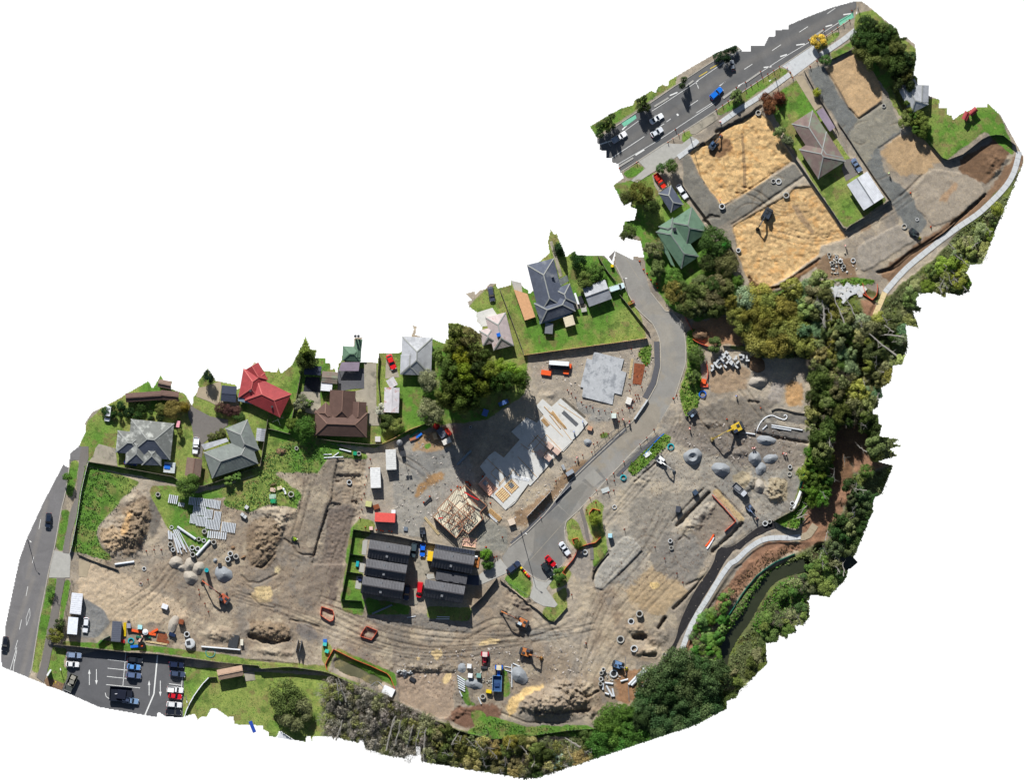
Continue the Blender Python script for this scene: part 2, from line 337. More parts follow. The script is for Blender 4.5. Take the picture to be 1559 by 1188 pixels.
paint(soft(B4('180 690 210 600 330 500 400 450 480 480 350 590 200 725'), 3), (160, 128, 92))
paint(soft(B4('240 110 300 100 560 200 480 260 300 290 130 270')), (168, 140, 108))
paint(soft(B7('60 130 540 100 1000 60 1100 200 1080 350 900 620 560 680 400 700 280 460 140 400 40 300')), (160, 150, 136))
paint(soft(B7('370 370 480 520 700 550 760 640 560 680 430 560')), (142, 141, 137), .8)
paint(soft(B8('280 380 540 230 620 100 740 0 840 0 560 290 380 460 250 480')), (140, 118, 95))
paint(soft(B4('800 880 1000 960 1060 1188 800 1188 750 1050')), (136, 136, 128), .8)
paint(soft(C1('80 580 180 560 560 560 560 700 530 900 480 940 360 930 100 800'), 3), (160, 142, 124))
paint(soft(C1('460 600 540 560 530 600 490 670 460 650'), 2), (222, 196, 146))
for pts in ('120 360 135 440 110 360', '160 375 300 385 290 400 170 390', '170 430 270 440 260 470', '350 380 450 360 460 440 380 470', '700 340 860 280 960 300 900 330'):
    paint(soft(C1(pts), 1.5), (212, 188, 142), .9)
paint(soft(C1('580 830 900 820 940 920 860 1050 620 1010 480 970')), (120, 92, 76))
paint(soft(C2('60 660 110 560 220 500 350 480 330 520 200 570 140 650 150 710 80 710'), 2.5), (214, 184, 130))
paint(soft(C2('830 380 1150 370 1150 480 950 640 850 610 850 480')), (150, 116, 88))
paint(soft(C2('190 90 330 80 520 110 380 170 200 170')), (134, 132, 126), .7)
paint(soft(A8('360 270 480 270 560 320 540 420 400 380')), (104, 103, 105), .6)
paint(soft(A8('120 0 200 60 140 110 30 60 0 0')), (188, 166, 128), .8)
paint(soft(A7('520 1040 640 1030 700 1100 640 1150 540 1130'), 2), (206, 184, 140))
paint(soft(A7('690 870 750 850 760 900 720 930'), 2), (214, 196, 152))
paint(soft(B3('360 930 735 920 1290 960 1290 1100 740 1040 360 1000')), (132, 126, 118))
paint(soft(B3('0 0 200 0 180 300 110 560 60 800 0 860')), (122, 110, 100))
# east site
paint(soft(C3('340 600 560 380 760 460 820 600 620 800 440 720')), (172, 150, 118), .8)
paint(soft(C3('540 530 620 530 620 570 560 580'), 2), (206, 180, 128))
paint(soft(C3('480 150 860 170 960 360 880 520 760 540 560 420')), (128, 124, 118), .85)
paint(soft(C4('0 620 600 540 640 620 330 820 180 1039 0 1039')), (142, 136, 126), .9)
paint(soft(C4('300 20 980 30 1400 180 1380 360 1100 420 700 300 400 200 300 100')), (126, 118, 110), .8)
paint(soft(C4('1030 10 1420 80 1400 180 1000 100'), 1.5, .3), (112, 109, 105))
paint(soft(C4('640 550 680 540 910 790 880 820 700 640'), 1.5, .9), (178, 158, 122))
paint(soft(C4('700 640 840 800 740 880 560 1039 500 860')), (136, 126, 114))
for pts in ('790 450 900 400 960 430 900 560', '660 260 720 270 690 310', '400 270 440 230 420 360', '1080 440 1240 460 1240 640 1100 640'):
    paint(soft(C4(pts), 2), (164, 150, 122), .7)
paint(soft(C5('360 500 720 600 700 800 360 820')), (158, 134, 108), .8)
paint(soft(C5('930 690 1060 720 1000 920 880 920'), 3), (160, 152, 144), .9)
paint(soft(C5('1060 700 1200 740 1220 940 1020 940 1040 800'), 4), (184, 148, 106))
paint(soft(C5('200 200 480 90 660 250 660 390 340 390 210 330')), (166, 130, 100))
paint(soft(C5('900 990 1290 1030 1280 1120 880 1060'), 2), (118, 114, 108))
paint(soft(C5('100 980 700 860 1000 900 700 1188 100 1188')), (122, 114, 104), .8)
GRAVPAD = C3('340 190 370 180 420 200 490 290 430 350 300 480 190 590 130 570 120 500 230 300')
paint(soft(GRAVPAD, 1.2, .35), (164, 160, 151))
paint(soft(B8('740 340 800 560 830 760 780 850 700 800 640 760 700 660 780 600 720 420 700 380')), (150, 142, 132))
# northeast block
paint(soft(C7('700 0 1426 0 1426 500 1250 640 1300 900 1150 700 950 400'), 4), (140, 132, 120))
GN = (114, 116, 114)
paint(soft(PX('1227 107 1252 98 1277 142 1307 181 1352 150 1375 200 1340 225 1345 260 1390 300 1412 340 1400 358 1385 352 1350 300 1310 240 1250 150'), 2.5, .6), GN)
paint(soft(D2('400 830 560 720 600 690 700 900 540 1020 430 1150 330 950'), 3), (140, 136, 124))
paint(soft(C8('0 500 50 520 320 960 760 680 920 580 990 700 700 900 560 980 300 1100 260 1150 200 1040 0 770'), 2, .5), (124, 121, 113))
for k, p in enumerate(SAND):
    paint(soft(p, 2, .5), ((208, 174, 124), (200, 168, 122))[k])
paint(soft(D2('170 480 390 350 470 400 560 620 560 700 480 760 400 825 340 760 220 560'), 2, .5), (186, 158, 122))
paint(soft(D2('560 1040 700 930 850 1000 940 1100 900 1188 600 1188')), (164, 146, 122), .8)
paint(soft(D4('300 200 420 110 620 60 690 250 560 340 440 340'), 3), (176, 148, 112), .8)
sandm = np.clip(sum(blur(raster(p), 2) for p in SAND), 0, 1)
paint(sandm*sstep(fbm(8, 4, 31), .5, .62), (172, 142, 102), .5)
paint(sandm*sstep(fbm(6, 4, 37), .55, .66), (222, 192, 140), .5)
paint(sandm*sstep(1-fbm(10, 4, 41), .56, .68), (200, 150, 90), .5)
paint(soft(C8('485 230 500 400 520 640 515 800 495 800 490 600 480 400'), 1.2, .4), (140, 116, 88), .8)
paint(soft(D3('740 180 800 200 960 450 930 460 820 330'), 2, .5), (146, 124, 100), .8)
paint(soft(C8('200 380 400 380 420 460 330 540 220 540'), 3), (134, 104, 76))
paint(soft(D3('330 780 480 940 640 900 1000 680 1010 720 700 930 500 1000 380 960'), 2), (120, 92, 66))
paint(soft(D3('370 930 420 950 520 990 470 1030 390 1010'), 2), (228, 192, 120))
paint(soft(D3('1060 620 1340 700 1330 860 1000 850 980 720')), (134, 112, 90))
paint(soft(D4('520 420 620 310 850 330 930 400 950 460 800 590 640 660 600 600 530 540'), 2, .5), (158, 147, 132))
paint(soft(D4('680 480 760 370 800 400 700 520'), 3), (170, 136, 102), .7)
paint(soft(D4('180 770 430 640 520 740 300 880 210 930 175 860'), 2, .5), (152, 144, 133))
paint(soft(D4('380 560 180 700 0 700 100 720 350 560')), (150, 128, 104))
paint(soft(D4('800 240 1030 110 1120 180 1060 270 960 400 780 320'), 3), (116, 92, 72))
paint(soft(D4('300 930 960 460 1140 200 1184 260 960 520 380 1000'), 3), (132, 106, 84))
# slope and banks in the east
REDS = (146, 112, 90)
for f_, pts in ((D7, '150 810 460 380 640 150 800 100 940 110 1000 60 1100 60 1060 120 900 170 700 270 560 420 400 620 220 820'), (D6, '490 600 640 500 700 350 860 360 880 470 800 600 700 800 560 830 500 800'),
                (D6, '860 170 1000 130 1190 240 1000 300 880 300'), (E4, '830 480 980 490 1000 600 960 720 880 700 850 560'), (E4, '1150 400 1180 560 1060 660 1080 560'), (D5, '820 680 880 700 860 780 820 760'),
                (D7, '1000 60 1100 40 1090 100 900 130')):
    paint(soft(f_(pts), 3), REDS)
WOOD = PX('1140 452 1180 441 1280 425 1322 440 1350 455 1372 432 1425 392 1470 340 1522 290 1562 250 1562 1190 600 1190 590 1150 505 1135 510 1040 560 1048 600 1068 640 1088 700 1112 760 1132 850 1128 912 1112 950 1088 985 1040 1035 998 1100 900 1140 858 1180 835 1236 812 1224 765 1236 640 1232 545 1150 545 1165 500')
woodm = soft(WOOD, 3, .6)
keep = 1-np.clip(blur(np.clip(sum(raster(f_(p)) for f_, p in ((D7, '130 830 460 360 640 130 800 80 940 90 1000 40 1100 40 1060 120 900 190 700 300 560 440 420 640 220 860'), (D6, '490 600 640 500 700 350 860 360 880 470 800 600 700 800 560 830 500 800'), (D6, '860 170 1000 130 1190 240 1000 300 880 300'), (E4, '830 480 980 490 1060 600 960 720 880 700 850 560'))), 0, 1), 3), 0, 1)
paint(woodm*keep, (92, 98, 62)); paint(woodm*keep*sstep(N5, .5, .62), (100, 112, 52), .9); paint(woodm*keep*sstep(1-N2, .55, .68), (62, 50, 38), .7)

for f_, pts in ((A4, '380 220 600 80 650 260 620 420 540 600 440 660 380 560'), (A7, '480 420 640 380 780 480 740 640 700 780 600 880 500 840 440 700'), (A8, '0 240 330 270 340 420 0 400')):
    paint(soft(f_(pts), 4), (128, 110, 90), .7)
paint(soft(A4('440 230 480 240 440 420 370 470 370 400'), 2), (190, 156, 112), .8); paint(soft(A4('180 420 330 340 400 480 380 600 250 600'), 3), (170, 148, 120), .8)
GAP = PX('1258 655 1285 640 1318 650 1330 690 1300 700 1296 745 1268 748 1262 700')
paint(soft(GAP, 4, 1.2), (118, 88, 68), .9)
# ---- lawns and weeds
LAWNS = [PX('118 678 135 640 165 610 220 575 300 560 430 560 465 505 560 545 660 510 700 480 740 440 760 430 840 340 900 380 932 400 955 440 975 480 985 515 803 540 800 600 740 640 690 645 660 650 570 682 500 676 400 684 395 722 330 740 270 738 135 710'),
  A1('640 125 715 125 690 300 655 470 590 445 610 250'), A1('560 570 638 570 565 960 495 925'), A2('435 0 515 0 500 150 465 250 440 420 345 875 285 835 360 380 415 150'), A2('590 0 640 30 610 200 575 330 545 560 540 270 560 120'),
  A2('460 620 600 640 600 700 570 780 620 850 590 960 430 930 430 820'), A1('800 150 760 300 720 640 680 960 640 960 700 560 740 300 780 160'),
  PX('279 1015 400 1024 500 1030 530 1045 540 1150 300 1110 276 1100'),
  PX('150 975 240 985 350 998 400 1008 500 1014 500 1024 400 1019 240 994 150 985'), A2('560 570 1188 620 1188 670 560 610'),
  PX('1185 140 1215 120 1240 160 1300 250 1352 305 1287 348 1245 290 1200 215 1175 170'),
  PX('1302 20 1330 15 1400 80 1400 120 1370 180 1350 140 1330 110 1300 70'), PX('1372 180 1395 150 1510 150 1540 215 1545 240 1500 200 1440 245 1415 220'),
  PX('890 195 935 170 975 143 1030 112 1028 128 974 164 935 190 908 208'), C6('400 860 540 760 610 810 470 910'),
  C6('1255 290 1390 190 1420 230 1260 330'), D1('190 1000 370 880 400 830 740 610 850 640 700 740 380 960 210 1050'), C6('940 500 1010 460 1050 500 950 590'), D1('1070 400 1180 330 1280 280 1320 300 1200 400 1110 460'), D1('1200 480 1450 350 1450 400 1240 550'),
  PX('932 282 1000 262 1040 300 1095 380 1130 440 1150 470 1060 490 1020 470 985 420 975 360 945 350'),
  B8('645 440 690 400 735 450 770 560 820 600 840 760 860 740 940 640 900 400 910 320 860 270 790 330 780 400 840 560 740 640 660 560'),
  B8('215 830 330 740 415 850 395 960 360 970 270 890'), B8('515 850 640 735 690 790 640 880 550 910'), B8('550 940 650 880 660 1020 550 1145 480 1090 500 1020 590 1020'),
  B7('835 1010 1140 760 1205 790 1170 850 890 1110 850 1080'), C4('1130 800 1260 730 1340 640 1370 560 1400 700 1330 860 1200 840'), C4('1370 360 1460 0 1480 0 1400 400 1340 640 1300 640'),
  PX('1045 505 1058 500 1065 545 1068 585 1062 620 1045 640 1033 600 1046 560'), C5('80 880 240 840 250 920 170 950'),
  D8('440 320 640 380 960 370 1030 400 1000 430 600 440 420 450 320 410'), D8('330 290 400 290 430 330 420 370 370 385'), C1('570 580 650 620 680 800 760 840 650 840 600 760'), C1('950 500 1000 600 1010 740 950 780'),
  D3('430 1040 900 880 1350 850 1500 870 1500 900 1080 940 700 980 600 1030'), C5('480 400 560 395 780 410 1130 430 1120 460 760 450 560 430'),
  B3('225 160 110 780 130 900 320 940 330 800 300 800 320 250 400 180 300 60'), B2('560 860 640 770 770 790 780 880 700 880 560 1188 500 1188'), B7('940 60 1030 20 1030 150 990 220 930 120'), B7('600 760 680 740 690 790 620 810'),
  A8('0 590 380 610 630 660 800 720 1000 820 1080 870 800 760 640 690 500 650 0 620'), A8('600 400 660 430 700 520 640 650 590 560'), A8('700 460 1200 680 1210 800 1130 760 900 640 700 540'), B4('270 215 340 200 330 250 280 270'),
  B3('330 770 740 850 735 930 360 930'), B3('890 850 1290 870 1285 990 900 960'), A4('830 0 1188 100 1188 560 1060 640 800 380 640 60 660 0'), PX('320 760 470 745 500 695 560 700 560 692 470 665 400 680 395 722 330 745 260 760'),
]
WEEDS = [PX('128 708 215 733 205 745 188 758 165 785 150 800 146 815 158 835 175 855 150 850 115 840 118 790'), PX('400 700 425 672 470 672 505 683 495 700 470 710 468 745 455 775 408 768 380 780 340 770 345 750 395 724'), D8('440 320 640 380 960 370 1030 400 1000 430 600 440 420 450 320 410')]
lawnm = np.clip(sum(soft(p, 1.5, .5) for p in LAWNS+WEEDS), 0, 1)
unlawn = np.clip(sum(soft(p, 2, .6) for p in [A4('0 640 100 700 360 770 300 640 200 560 160 420 200 360 360 260 420 150 500 0 600 0 640 60 660 250 640 480 560 640 330 720'), A7('700 0 1188 0 1188 330 900 330 950 200'), A7('0 780 100 640 400 520 440 560 240 700 60 840')]), 0, 1)
lawnm = lawnm*(1-unlawn)
G1 = np.array(lin((94, 134, 52)), np.float32); G2 = np.array(lin((134, 148, 76)), np.float32); G3 = np.array(lin((70, 96, 42)), np.float32)
g = G1+(G2-G1)*sstep(N4, .42, .62)[..., None]; g = g+(G3-g)*(sstep(1-N2, .55, .7)*.6)[..., None]
lm = lawnm[..., None]; ALB[:] = ALB*(1-lm)+g*lm
paint(lawnm*sstep(fbm(20, 4, 63), .55, .68), (142, 136, 84), .5); paint(lawnm*sstep(fbm(10, 3, 67), .62, .7), (128, 108, 78), .55)
parkm = soft(LAWNS[7], 2, .3); paint(parkm*sstep(N5, .48, .62), (150, 165, 84), .5)

# ---- roads as part of the same survey
ROADS = [PX('-6 1004 -6 600 96 700 105 712 99.3 752 93.4 774 82.5 836.6 74 870 68 902 59.8 944 48 1020.6 42 1036 -6 1030'), PX('105 712 106 688 119 678 124 680 122 701 108 702'),
  PX('101 993 123 998 150 990 239 997 281 1005 278 1110 90 1070 95 1050 103 1030'),
  PX('944 262 971 245.4 1088.7 168.8 1189.6 100 1238.5 67.3 1285.6 35.4 1305 10 1305 -8 1100 -8 880 200 908 212 935.5 193 974 167 1028 130 1041.6 121.7 1060 109.4 1085 92.6 1127 72.4 1100 40 1290 -8 1305 -8 1300 12 1240 67 1190 100 944 262'),
  PX('937 381 963 394.5 971 396 984 423 990.7 445 1014 475 1023.4 475 1040 493.7 1044.4 527 1043.6 554 1035 581 1026.7 606.4 996 657 974 677.4 933 720 908 747 883 775.5 862 794 859 807 862 827 871 840 855.6 860.8 842.5 875 832.7 886 822.8 886 812 879.4 792 862 779 875 768 862 763.8 848.8 774.7 833.4 801 811.6 831.6 781 864 737 870 735 887 714.4 929.6 673.7 966.7 638.5 987 609 1000 585 1006.5 557 1005.6 520 996 495 969 470 953.7 443 948.6 426.5 937 403')]
ROADS[3] = PX('944 262 971 245.4 1088.7 168.8 1189.6 100 1238.5 67.3 1285.6 35.4 1303 12 1305 -8 1100 -8 1060 60 1127 72.4 1085 92.6 1060 109.4 1041.6 121.7 1028 130 974 167 935.5 193 908 212 900 235')
roadm = np.zeros((NY, NX), bool)
for p in ROADS: roadm |= raster(p)
rm = roadm[..., None]
ra = np.zeros_like(ALB); ra[:] = lin((120, 118, 118))
k4 = raster(ROADS[4])[..., None]; ra = np.where(k4, np.array(lin((144, 141, 135)), np.float32), ra)
k2 = raster(ROADS[2])[..., None]; ra = np.where(k2, np.array(lin((98, 98, 100)), np.float32), ra)
k3 = raster(ROADS[3])[..., None]; ra = np.where(k3, np.array(lin((104, 104, 104)), np.float32), ra)
ALB[:] = np.where(rm, ra, ALB)
def rp(poly, rgb, a=1.0): # patches of newer asphalt
    m_ = (raster(poly) & roadm)*a; paint(m_.astype(np.float32), rgb)
rp(B8('260 640 360 480 660 620 420 870 200 760'), (110, 109, 106), .0)
rp(B8('590 310 760 160 800 190 670 390'), (126, 125, 121)); rp(B8('430 470 590 320 670 390 640 430 620 760 500 850 340 760 420 640'), (122, 121, 118)); rp(B8('760 150 870 60 930 140 830 200'), (122, 121, 118))
rp(B7('820 850 900 770 980 830 880 900'), (136, 133, 128)); rp(B7('480 1120 560 1050 640 1130 560 1200'), (152, 149, 142))
for a_, b_, w_ in ((C6(300, 770), C6(1426, 60), 9), (C6(330, 640), C6(1426, -70), 7), (D1(0, 820), D1(1400, 60), 9)):
    sl_, d_ = segdist([a_, b_], 16); mm = np.zeros((NY, NX), np.float32); mm[sl_] = (1-sstep(d_, 1, w_))*.35; paint(mm*roadm, (128, 124, 118))
for a_, b_ in ((A1(250, 1188), A1(420, 500)), (A2(60, 700), A2(300, 0)), (A2(200, 860), A2(390, 100))):
    sl_, d_ = segdist([a_, b_], 14); mm = np.zeros((NY, NX), np.float32); mm[sl_] = (1-sstep(d_, 1, 6))*.4; paint(mm*roadm, (142, 136, 128))

for s_, c, a in (('900 650 1010 560 1045 600 1030 660 960 740 900 760', (150, 138, 118), .5), ('780 800 900 720 930 760 850 850 800 860', (132, 126, 116), .35), ('960 430 1010 470 1040 560 1020 600 1000 520', (160, 152, 138), .45)):
    paint(np.asarray(soft(PX(s_), 8))*roadm*sstep(N5, .42, .6), c, a)
# ---- relief: cuts, berms, wheel tracks, spoil
dirt = (~roadm) & (lawnm < .5)
def mound(px, py, rx, ry, ang, h, sharp=1.0, rough=0.5):
    a = R(ang); pad = max(rx, ry)*1.15
    x0, x1 = np.searchsorted(gx, [px-pad, px+pad]); y0, y1 = np.searchsorted(gy, [py-pad, py+pad])
    X = gx[x0:x1][None, :]-px; Y = gy[y0:y1][:, None]-py
    u = (X*math.cos(a)+Y*math.sin(a))/rx; v = (-X*math.sin(a)+Y*math.cos(a))/ry
    n = N2[y0:y1, x0:x1]-.5; d = np.hypot(u, v)+n*.55
    h = h*.62; f = np.clip(1-d, 0, 1); f = np.where(sharp > 1, f, f*f*(3-2*f)); f = np.clip(f*1.25, 0, 1.0)
    H[y0:y1, x0:x1] += f*h+(f > 0)*np.minimum(1, f*4)*((N3[y0:y1, x0:x1]-.5)*rough*1.3+(RIDG[y0:y1, x0:x1]-.5)*rough*.45)
def ditch(line, w, depth, shade=None, amt=.6, edge=1.2):
    sl_, d = segdist(line, w+edge+3); d = d+(N3[sl_]-.5)*w*.5+(N2[sl_]-.5)*w*.8
    f = 1-sstep(d, w/2, w/2+edge); H[sl_] -= f*depth
    if shade:
        m3 = (f*amt)[..., None]; ALB[sl_] = ALB[sl_]*(1-m3)+np.array(lin(shade), np.float32)*m3
def level(poly, dz, feather=1.2, wob=.5):
    m_ = soft(poly, feather, wob); H[m_.sl] += np.asarray(m_)[m_.sl]*dz
# rough churned dirt everywhere on the works
work = soft(PX('205 745 330 745 480 690 560 690 560 900 900 700 1060 500 1235 545 1235 770 1100 830 1010 1010 900 1100 760 1100 600 1050 380 1005 260 990 200 960 120 960 110 880 180 850 130 800'), 6)
H += work*dirt*((RIDG-.5)*.05+(N3-.5)*.16)
level(B2('700 160 450 190 400 400 380 600 330 700 200 1188 300 1188 520 1188 560 860 640 760 700 400'), -0.7, 1.2)
level(B2('420 370 650 370 650 460 420 450'), -0.9, 1, .2); level(B2('370 630 470 630 460 680 380 670'), -0.6, 1, .2); level(B2('560 610 620 610 620 650 570 650'), -0.7, 1, .2)
mound(*A4(480, 380), 25, 62, 8, 3.4, rough=.75); mound(*A4(300, 480), 30, 34, 0, 1.8, rough=.7); mound(*A4(560, 300), 18, 45, 12, 1.5, rough=.9)
mound(*A7(640, 560), 30, 34, 30, 1.8, rough=.8); mound(*A7(720, 360), 42, 10, 5, 1.2, rough=.6); mound(*A7(600, 740), 26, 26, -40, 1.6, rough=.8); mound(*A7(750, 500), 10, 22, 20, 1.4, rough=.9)
mound(*A8(150, 320), 46, 18, 5, 2.4, rough=.6); mound(*A5(1000, 360), 40, 16, 0, 1.6, rough=.4); mound(*A8(200, 500), 44, 7, 4, .9)
mound(*C1(300, 520), 62, 7, 2, .9, rough=.8); mound(*C1(120, 575), 14, 10, 0, .9, rough=1.0); mound(*C1(650, 870), 16, 10, 20, .8, rough=.9); mound(*C1(570, 900), 10, 14, 20, .6, rough=.9)
mound(*C2(430, 620), 66, 32, -8, 4.2, rough=.6); mound(*C2(330, 640), 50, 24, -8, 1.5, rough=.4); mound(*C2(560, 520), 40, 24, 10, 1.6, rough=.8); mound(*C2(1000, 90), 22, 12, 10, 1.4, rough=.6); mound(*C2(1080, 250), 26, 12, 5, 1.6, rough=.7); mound(*C2(700, 700), 16, 12, 0, 1.0, rough=.9)
mound(*C3(420, 880), 14, 9, 5, 1.2, rough=.4); mound(*C3(600, 950), 22, 16, -30, 1.2, rough=.7); mound(*C4(1150, 560), 22, 22, 0, 2.4, rough=.9); mound(*C4(930, 490), 14, 17, 40, 1.7, rough=.5); mound(*C4(870, 250), 17, 10, 0, 1.2, rough=.3)
mound(*C4(570, 740), 14, 26, 45, 1.0, rough=.8); mound(*C4(500, 830), 22, 10, -20, .7, rough=.8); mound(*C4(630, 30), 22, 9, 0, .7, rough=.8); mound(*C5(290, 310), 13, 10, 20, 1.6, rough=.3); mound(*C4(100, 460), 12, 18, 35, .8, rough=.7)
mound(*D3(700, 880), 40, 9, -32, 1.2, rough=.7); mound(*D4(1010, 250), 22, 28, 30, 1.6, rough=.5); mound(*D4(1000, 340), 26, 5, -40, .8)
mound(*B8(330, 960), 30, 22, 35, 1.2, rough=.9); mound(*B8(240, 1050), 22, 8, 30, .8, rough=.8); mound(*B7(180, 440), 12, 7, 0, .7)
level(GRAVPAD, .35, .8, .2); level(C1('80 580 180 560 560 560 560 700 530 900 480 940 360 930 100 800'), -.45, 1); level(D4('520 420 620 310 850 330 930 400 950 460 800 590 640 660 600 600 530 540'), .28, 2); level(D4('180 770 430 640 520 740 300 880 210 930 175 860'), .28, 2)
for p in SAND: level(p, -.5, 1.2, .3)
level(D2('170 480 390 350 470 400 560 620 560 700 480 760 400 825 340 760 220 560'), .3, 1, .3)
H -= sandm*0; H += sandm*((RIDG-.5)*.25+(N3-.5)*.3)
BRK = (70, 58, 48)
for ln, w_, d_ in ((A7('1180 350 1110 560 1060 740 1030 770'), 2.0, .7), (A7('790 600 860 650 900 720 960 745 1030 745'), 1.6, .6), (A7('540 850 590 860 700 740'), 2.5, .8), (A7('400 930 460 990 560 1000 720 920'), 1.5, .45),
   (A7('500 840 560 790 640 700'), 2, .4), (A8('0 370 90 400 200 430 320 400'), 5.5, 1.2), (A8('330 240 450 260 570 300'), 1.8, .5), (A8('0 575 150 580 400 610'), 2.0, .5), (A8('0 30 90 120 200 140'), 1.2, .35),
   (C4('1000 100 1100 130 1400 180'), 3.0, 1.0), (C4('620 580 500 700 365 835'), 3.6, 1.3), (C4('880 820 760 940 650 1039'), 4.5, 1.2), (C4('330 800 500 620 580 540'), 1.4, .5), (C4('670 530 780 640 900 770'), 1.4, .5), (C4('30 490 110 420 200 340'), 1.8, .7),
   (C3('1000 440 900 550 720 730'), 3.2, 1.1), (C3('655 800 610 880'), 3, .8), (C3('180 590 300 480 480 300'), 1.2, .35), (C3('115 500 130 420 240 300'), 3, .6), (C3('760 210 800 180 840 210'), 1.6, .5), (C3('430 940 490 940'), 8, 1.6), (C3('500 1080 580 1080'), 4.5, .9),
   (C3('820 550 900 510'), 2, .5), (C5('720 900 800 910'), 4, .7), (C8('40 1188 220 1020 290 1030'), 3, .6), (C8('280 330 560 190 640 130'), 4.5, .9), (C8('30 490 100 450 170 430'), 2.5, .8), (C8('320 950 500 830 760 660 900 570'), 1.6, .5), (C8('400 1090 560 990 700 890 990 690'), 1.6, .45),
   (D4('300 930 380 910 500 810 700 690 950 460'), 3, .9), (D4('570 340 440 470'), 1.2, .3), (D3('480 960 640 930 820 800 1000 680'), 2.2, .8), (D3('360 850 400 930 470 960'), 2.0, .6), (D2('340 760 400 825 560 720'), 1.4, .5), (D2('540 1030 690 930'), 1.2, .3), (D2('170 480 230 570 330 760'), 1.4, .3),
   (B8('80 700 190 830'), .1, .0), (C2('1160 80 1210 10'), 3, .8), (C2('270 690 420 700 660 680'), 4, .8), (C2('20 700 200 770 500 770'), 1.6, .4), (C2('560 540 640 590 720 540'), 2.6, .8)):
    ditch(ln, w_, d_, BRK, .35)
# wheel tracks, pairs of ruts following the haul routes
def offset_line(line, o):
    P = [Vector((p[0], p[1])) for p in line]; res = []
    for i, p in enumerate(P):
        d = (P[min(i+1, len(P)-1)]-P[max(i-1, 0)]).normalized(); res.append((p.x-d.y*o, p.y+d.x*o))
    return res
def smooth_line(line, n=2):
    for _ in range(n):
        q = [line[0]]
        for a, b in zip(line[:-1], line[1:]):
            q.append((a[0]*.75+b[0]*.25, a[1]*.75+b[1]*.25)); q.append((a[0]*.25+b[0]*.75, a[1]*.25+b[1]*.75))
        q.append(line[-1]); line = q
    return line
rr = random.Random(3)
HAUL = [PX('486 920 520 930 600 970 700 978 780 978 860 972 905 960'), PX('500 935 560 965 640 985 730 985 800 970 870 950'), PX('360 900 430 920 500 950 600 990 690 992 760 980'), PX('880 1010 900 940 930 890 980 830 1010 780'), PX('900 1030 940 960 990 900 1020 870'),
   PX('1040 640 1010 700 960 760 920 800'), PX('560 700 545 780 520 850 500 920'), PX('300 830 260 870 240 900 200 930'), PX('340 800 310 830 290 850'), PX('1060 620 1120 690 1180 770 1200 780'), PX('1230 330 1180 335 1150 300 1110 300'), PX('1185 350 1250 365 1330 330 1390 290'),
   PX('820 940 840 960 850 990'), PX('600 700 650 730 660 800'), PX('470 720 460 770 440 830'), PX('700 960 760 930 800 960'), PX('1120 600 1160 640 1200 690')]
for ln in HAUL:
    for k in range(2):
        o = rr.uniform(-12, 12); L_ = smooth_line([(x+rr.uniform(-5, 5), y+rr.uniform(-4, 4)) for x, y in ln])
        for t in (-4.8, 4.8): ditch(offset_line(L_, o+t), 1.3, .14, (100, 90, 78), .25, 1.0)
for k in range(46):                                       # curved blade scrapes in the sand pads and the east site
    bx_, by_, w_ = rr.choice([(1140, 230, 55), (1190, 360, 60), (1150, 300, 40), (1120, 640, 60), (1040, 800, 70), (1350, 220, 50), (440, 840, 50), (640, 985, 70)])
    cx_, cy_ = bx_+rr.uniform(-w_, w_), by_+rr.uniform(-w_, w_)*.6; r_ = rr.uniform(12, 40); a0 = rr.uniform(0, 6.3); pts = [(cx_+r_*math.cos(a0+t*.25), cy_+r_*math.sin(a0+t*.25)) for t in range(rr.randint(4, 9))]
    ditch(pts, 1.2, .12, (110, 90, 66), .25, 1.0)
# natural ground in the woodland and the stream bed
H += woodm*((N1-.5)*1.6+(N2-.5)*.5)
STREAM = smooth_line(PX('1300 850 1288 861 1271 853 1262 842 1250 838'), 1); STREAM2 = smooth_line(PX('1226 861 1200 868 1174 880 1153 908 1139 937 1118 965 1101 993 1096 1022'), 2)
for ln in (STREAM, STREAM2):
    sl_, d_ = segdist(ln, 30); H[sl_] = H[sl_]*sstep(d_, 4, 16)-1.9*(1-sstep(d_, 6, 14))
    mm = np.zeros((NY, NX), np.float32); mm[sl_] = 1-sstep(d_, 6, 9); paint(mm, (60, 58, 42))
PONDP = A8('690 590 740 540 830 580 1100 700 1110 760 1030 790 900 720 800 690 700 640')
H -= blur(raster(PONDP), 3)*1.5
sw = soft(D7('150 810 400 420 560 200 760 80 940 90 1000 110 1000 330 700 300 560 480 300 760'), 6, .1); H -= sw*.6
paint(soft(PX('500 1035 560 1048 600 1070 660 1100 660 1165 590 1155 500 1135'), 3), (128, 132, 86))
N6 = vnoise(2.7, 77); H = blur(H, .8)*.35+H*.65; bumpy = np.clip(np.abs(H)-.4, 0, 1.0); H += (work*.08+bumpy*.75*(~roadm))*(N6-.5)
# level ground under everything laid flat
flatm = np.zeros((NY, NX), np.float32)
def flat(poly, grow=1.5):
    global flatm
    flatm = np.maximum(flatm, sstep(blur(raster(poly), grow), .02, .45))
flat_polys = list(ROADS)
def flatten_now():
    global H
    lw = blur((lawnm > .5).astype(np.float32), 2)*(1-woodm)
    H = H*(1-.75*lw)
    H = H*(1-flatm)-.04*flatm
    H[roadm] = 0.0
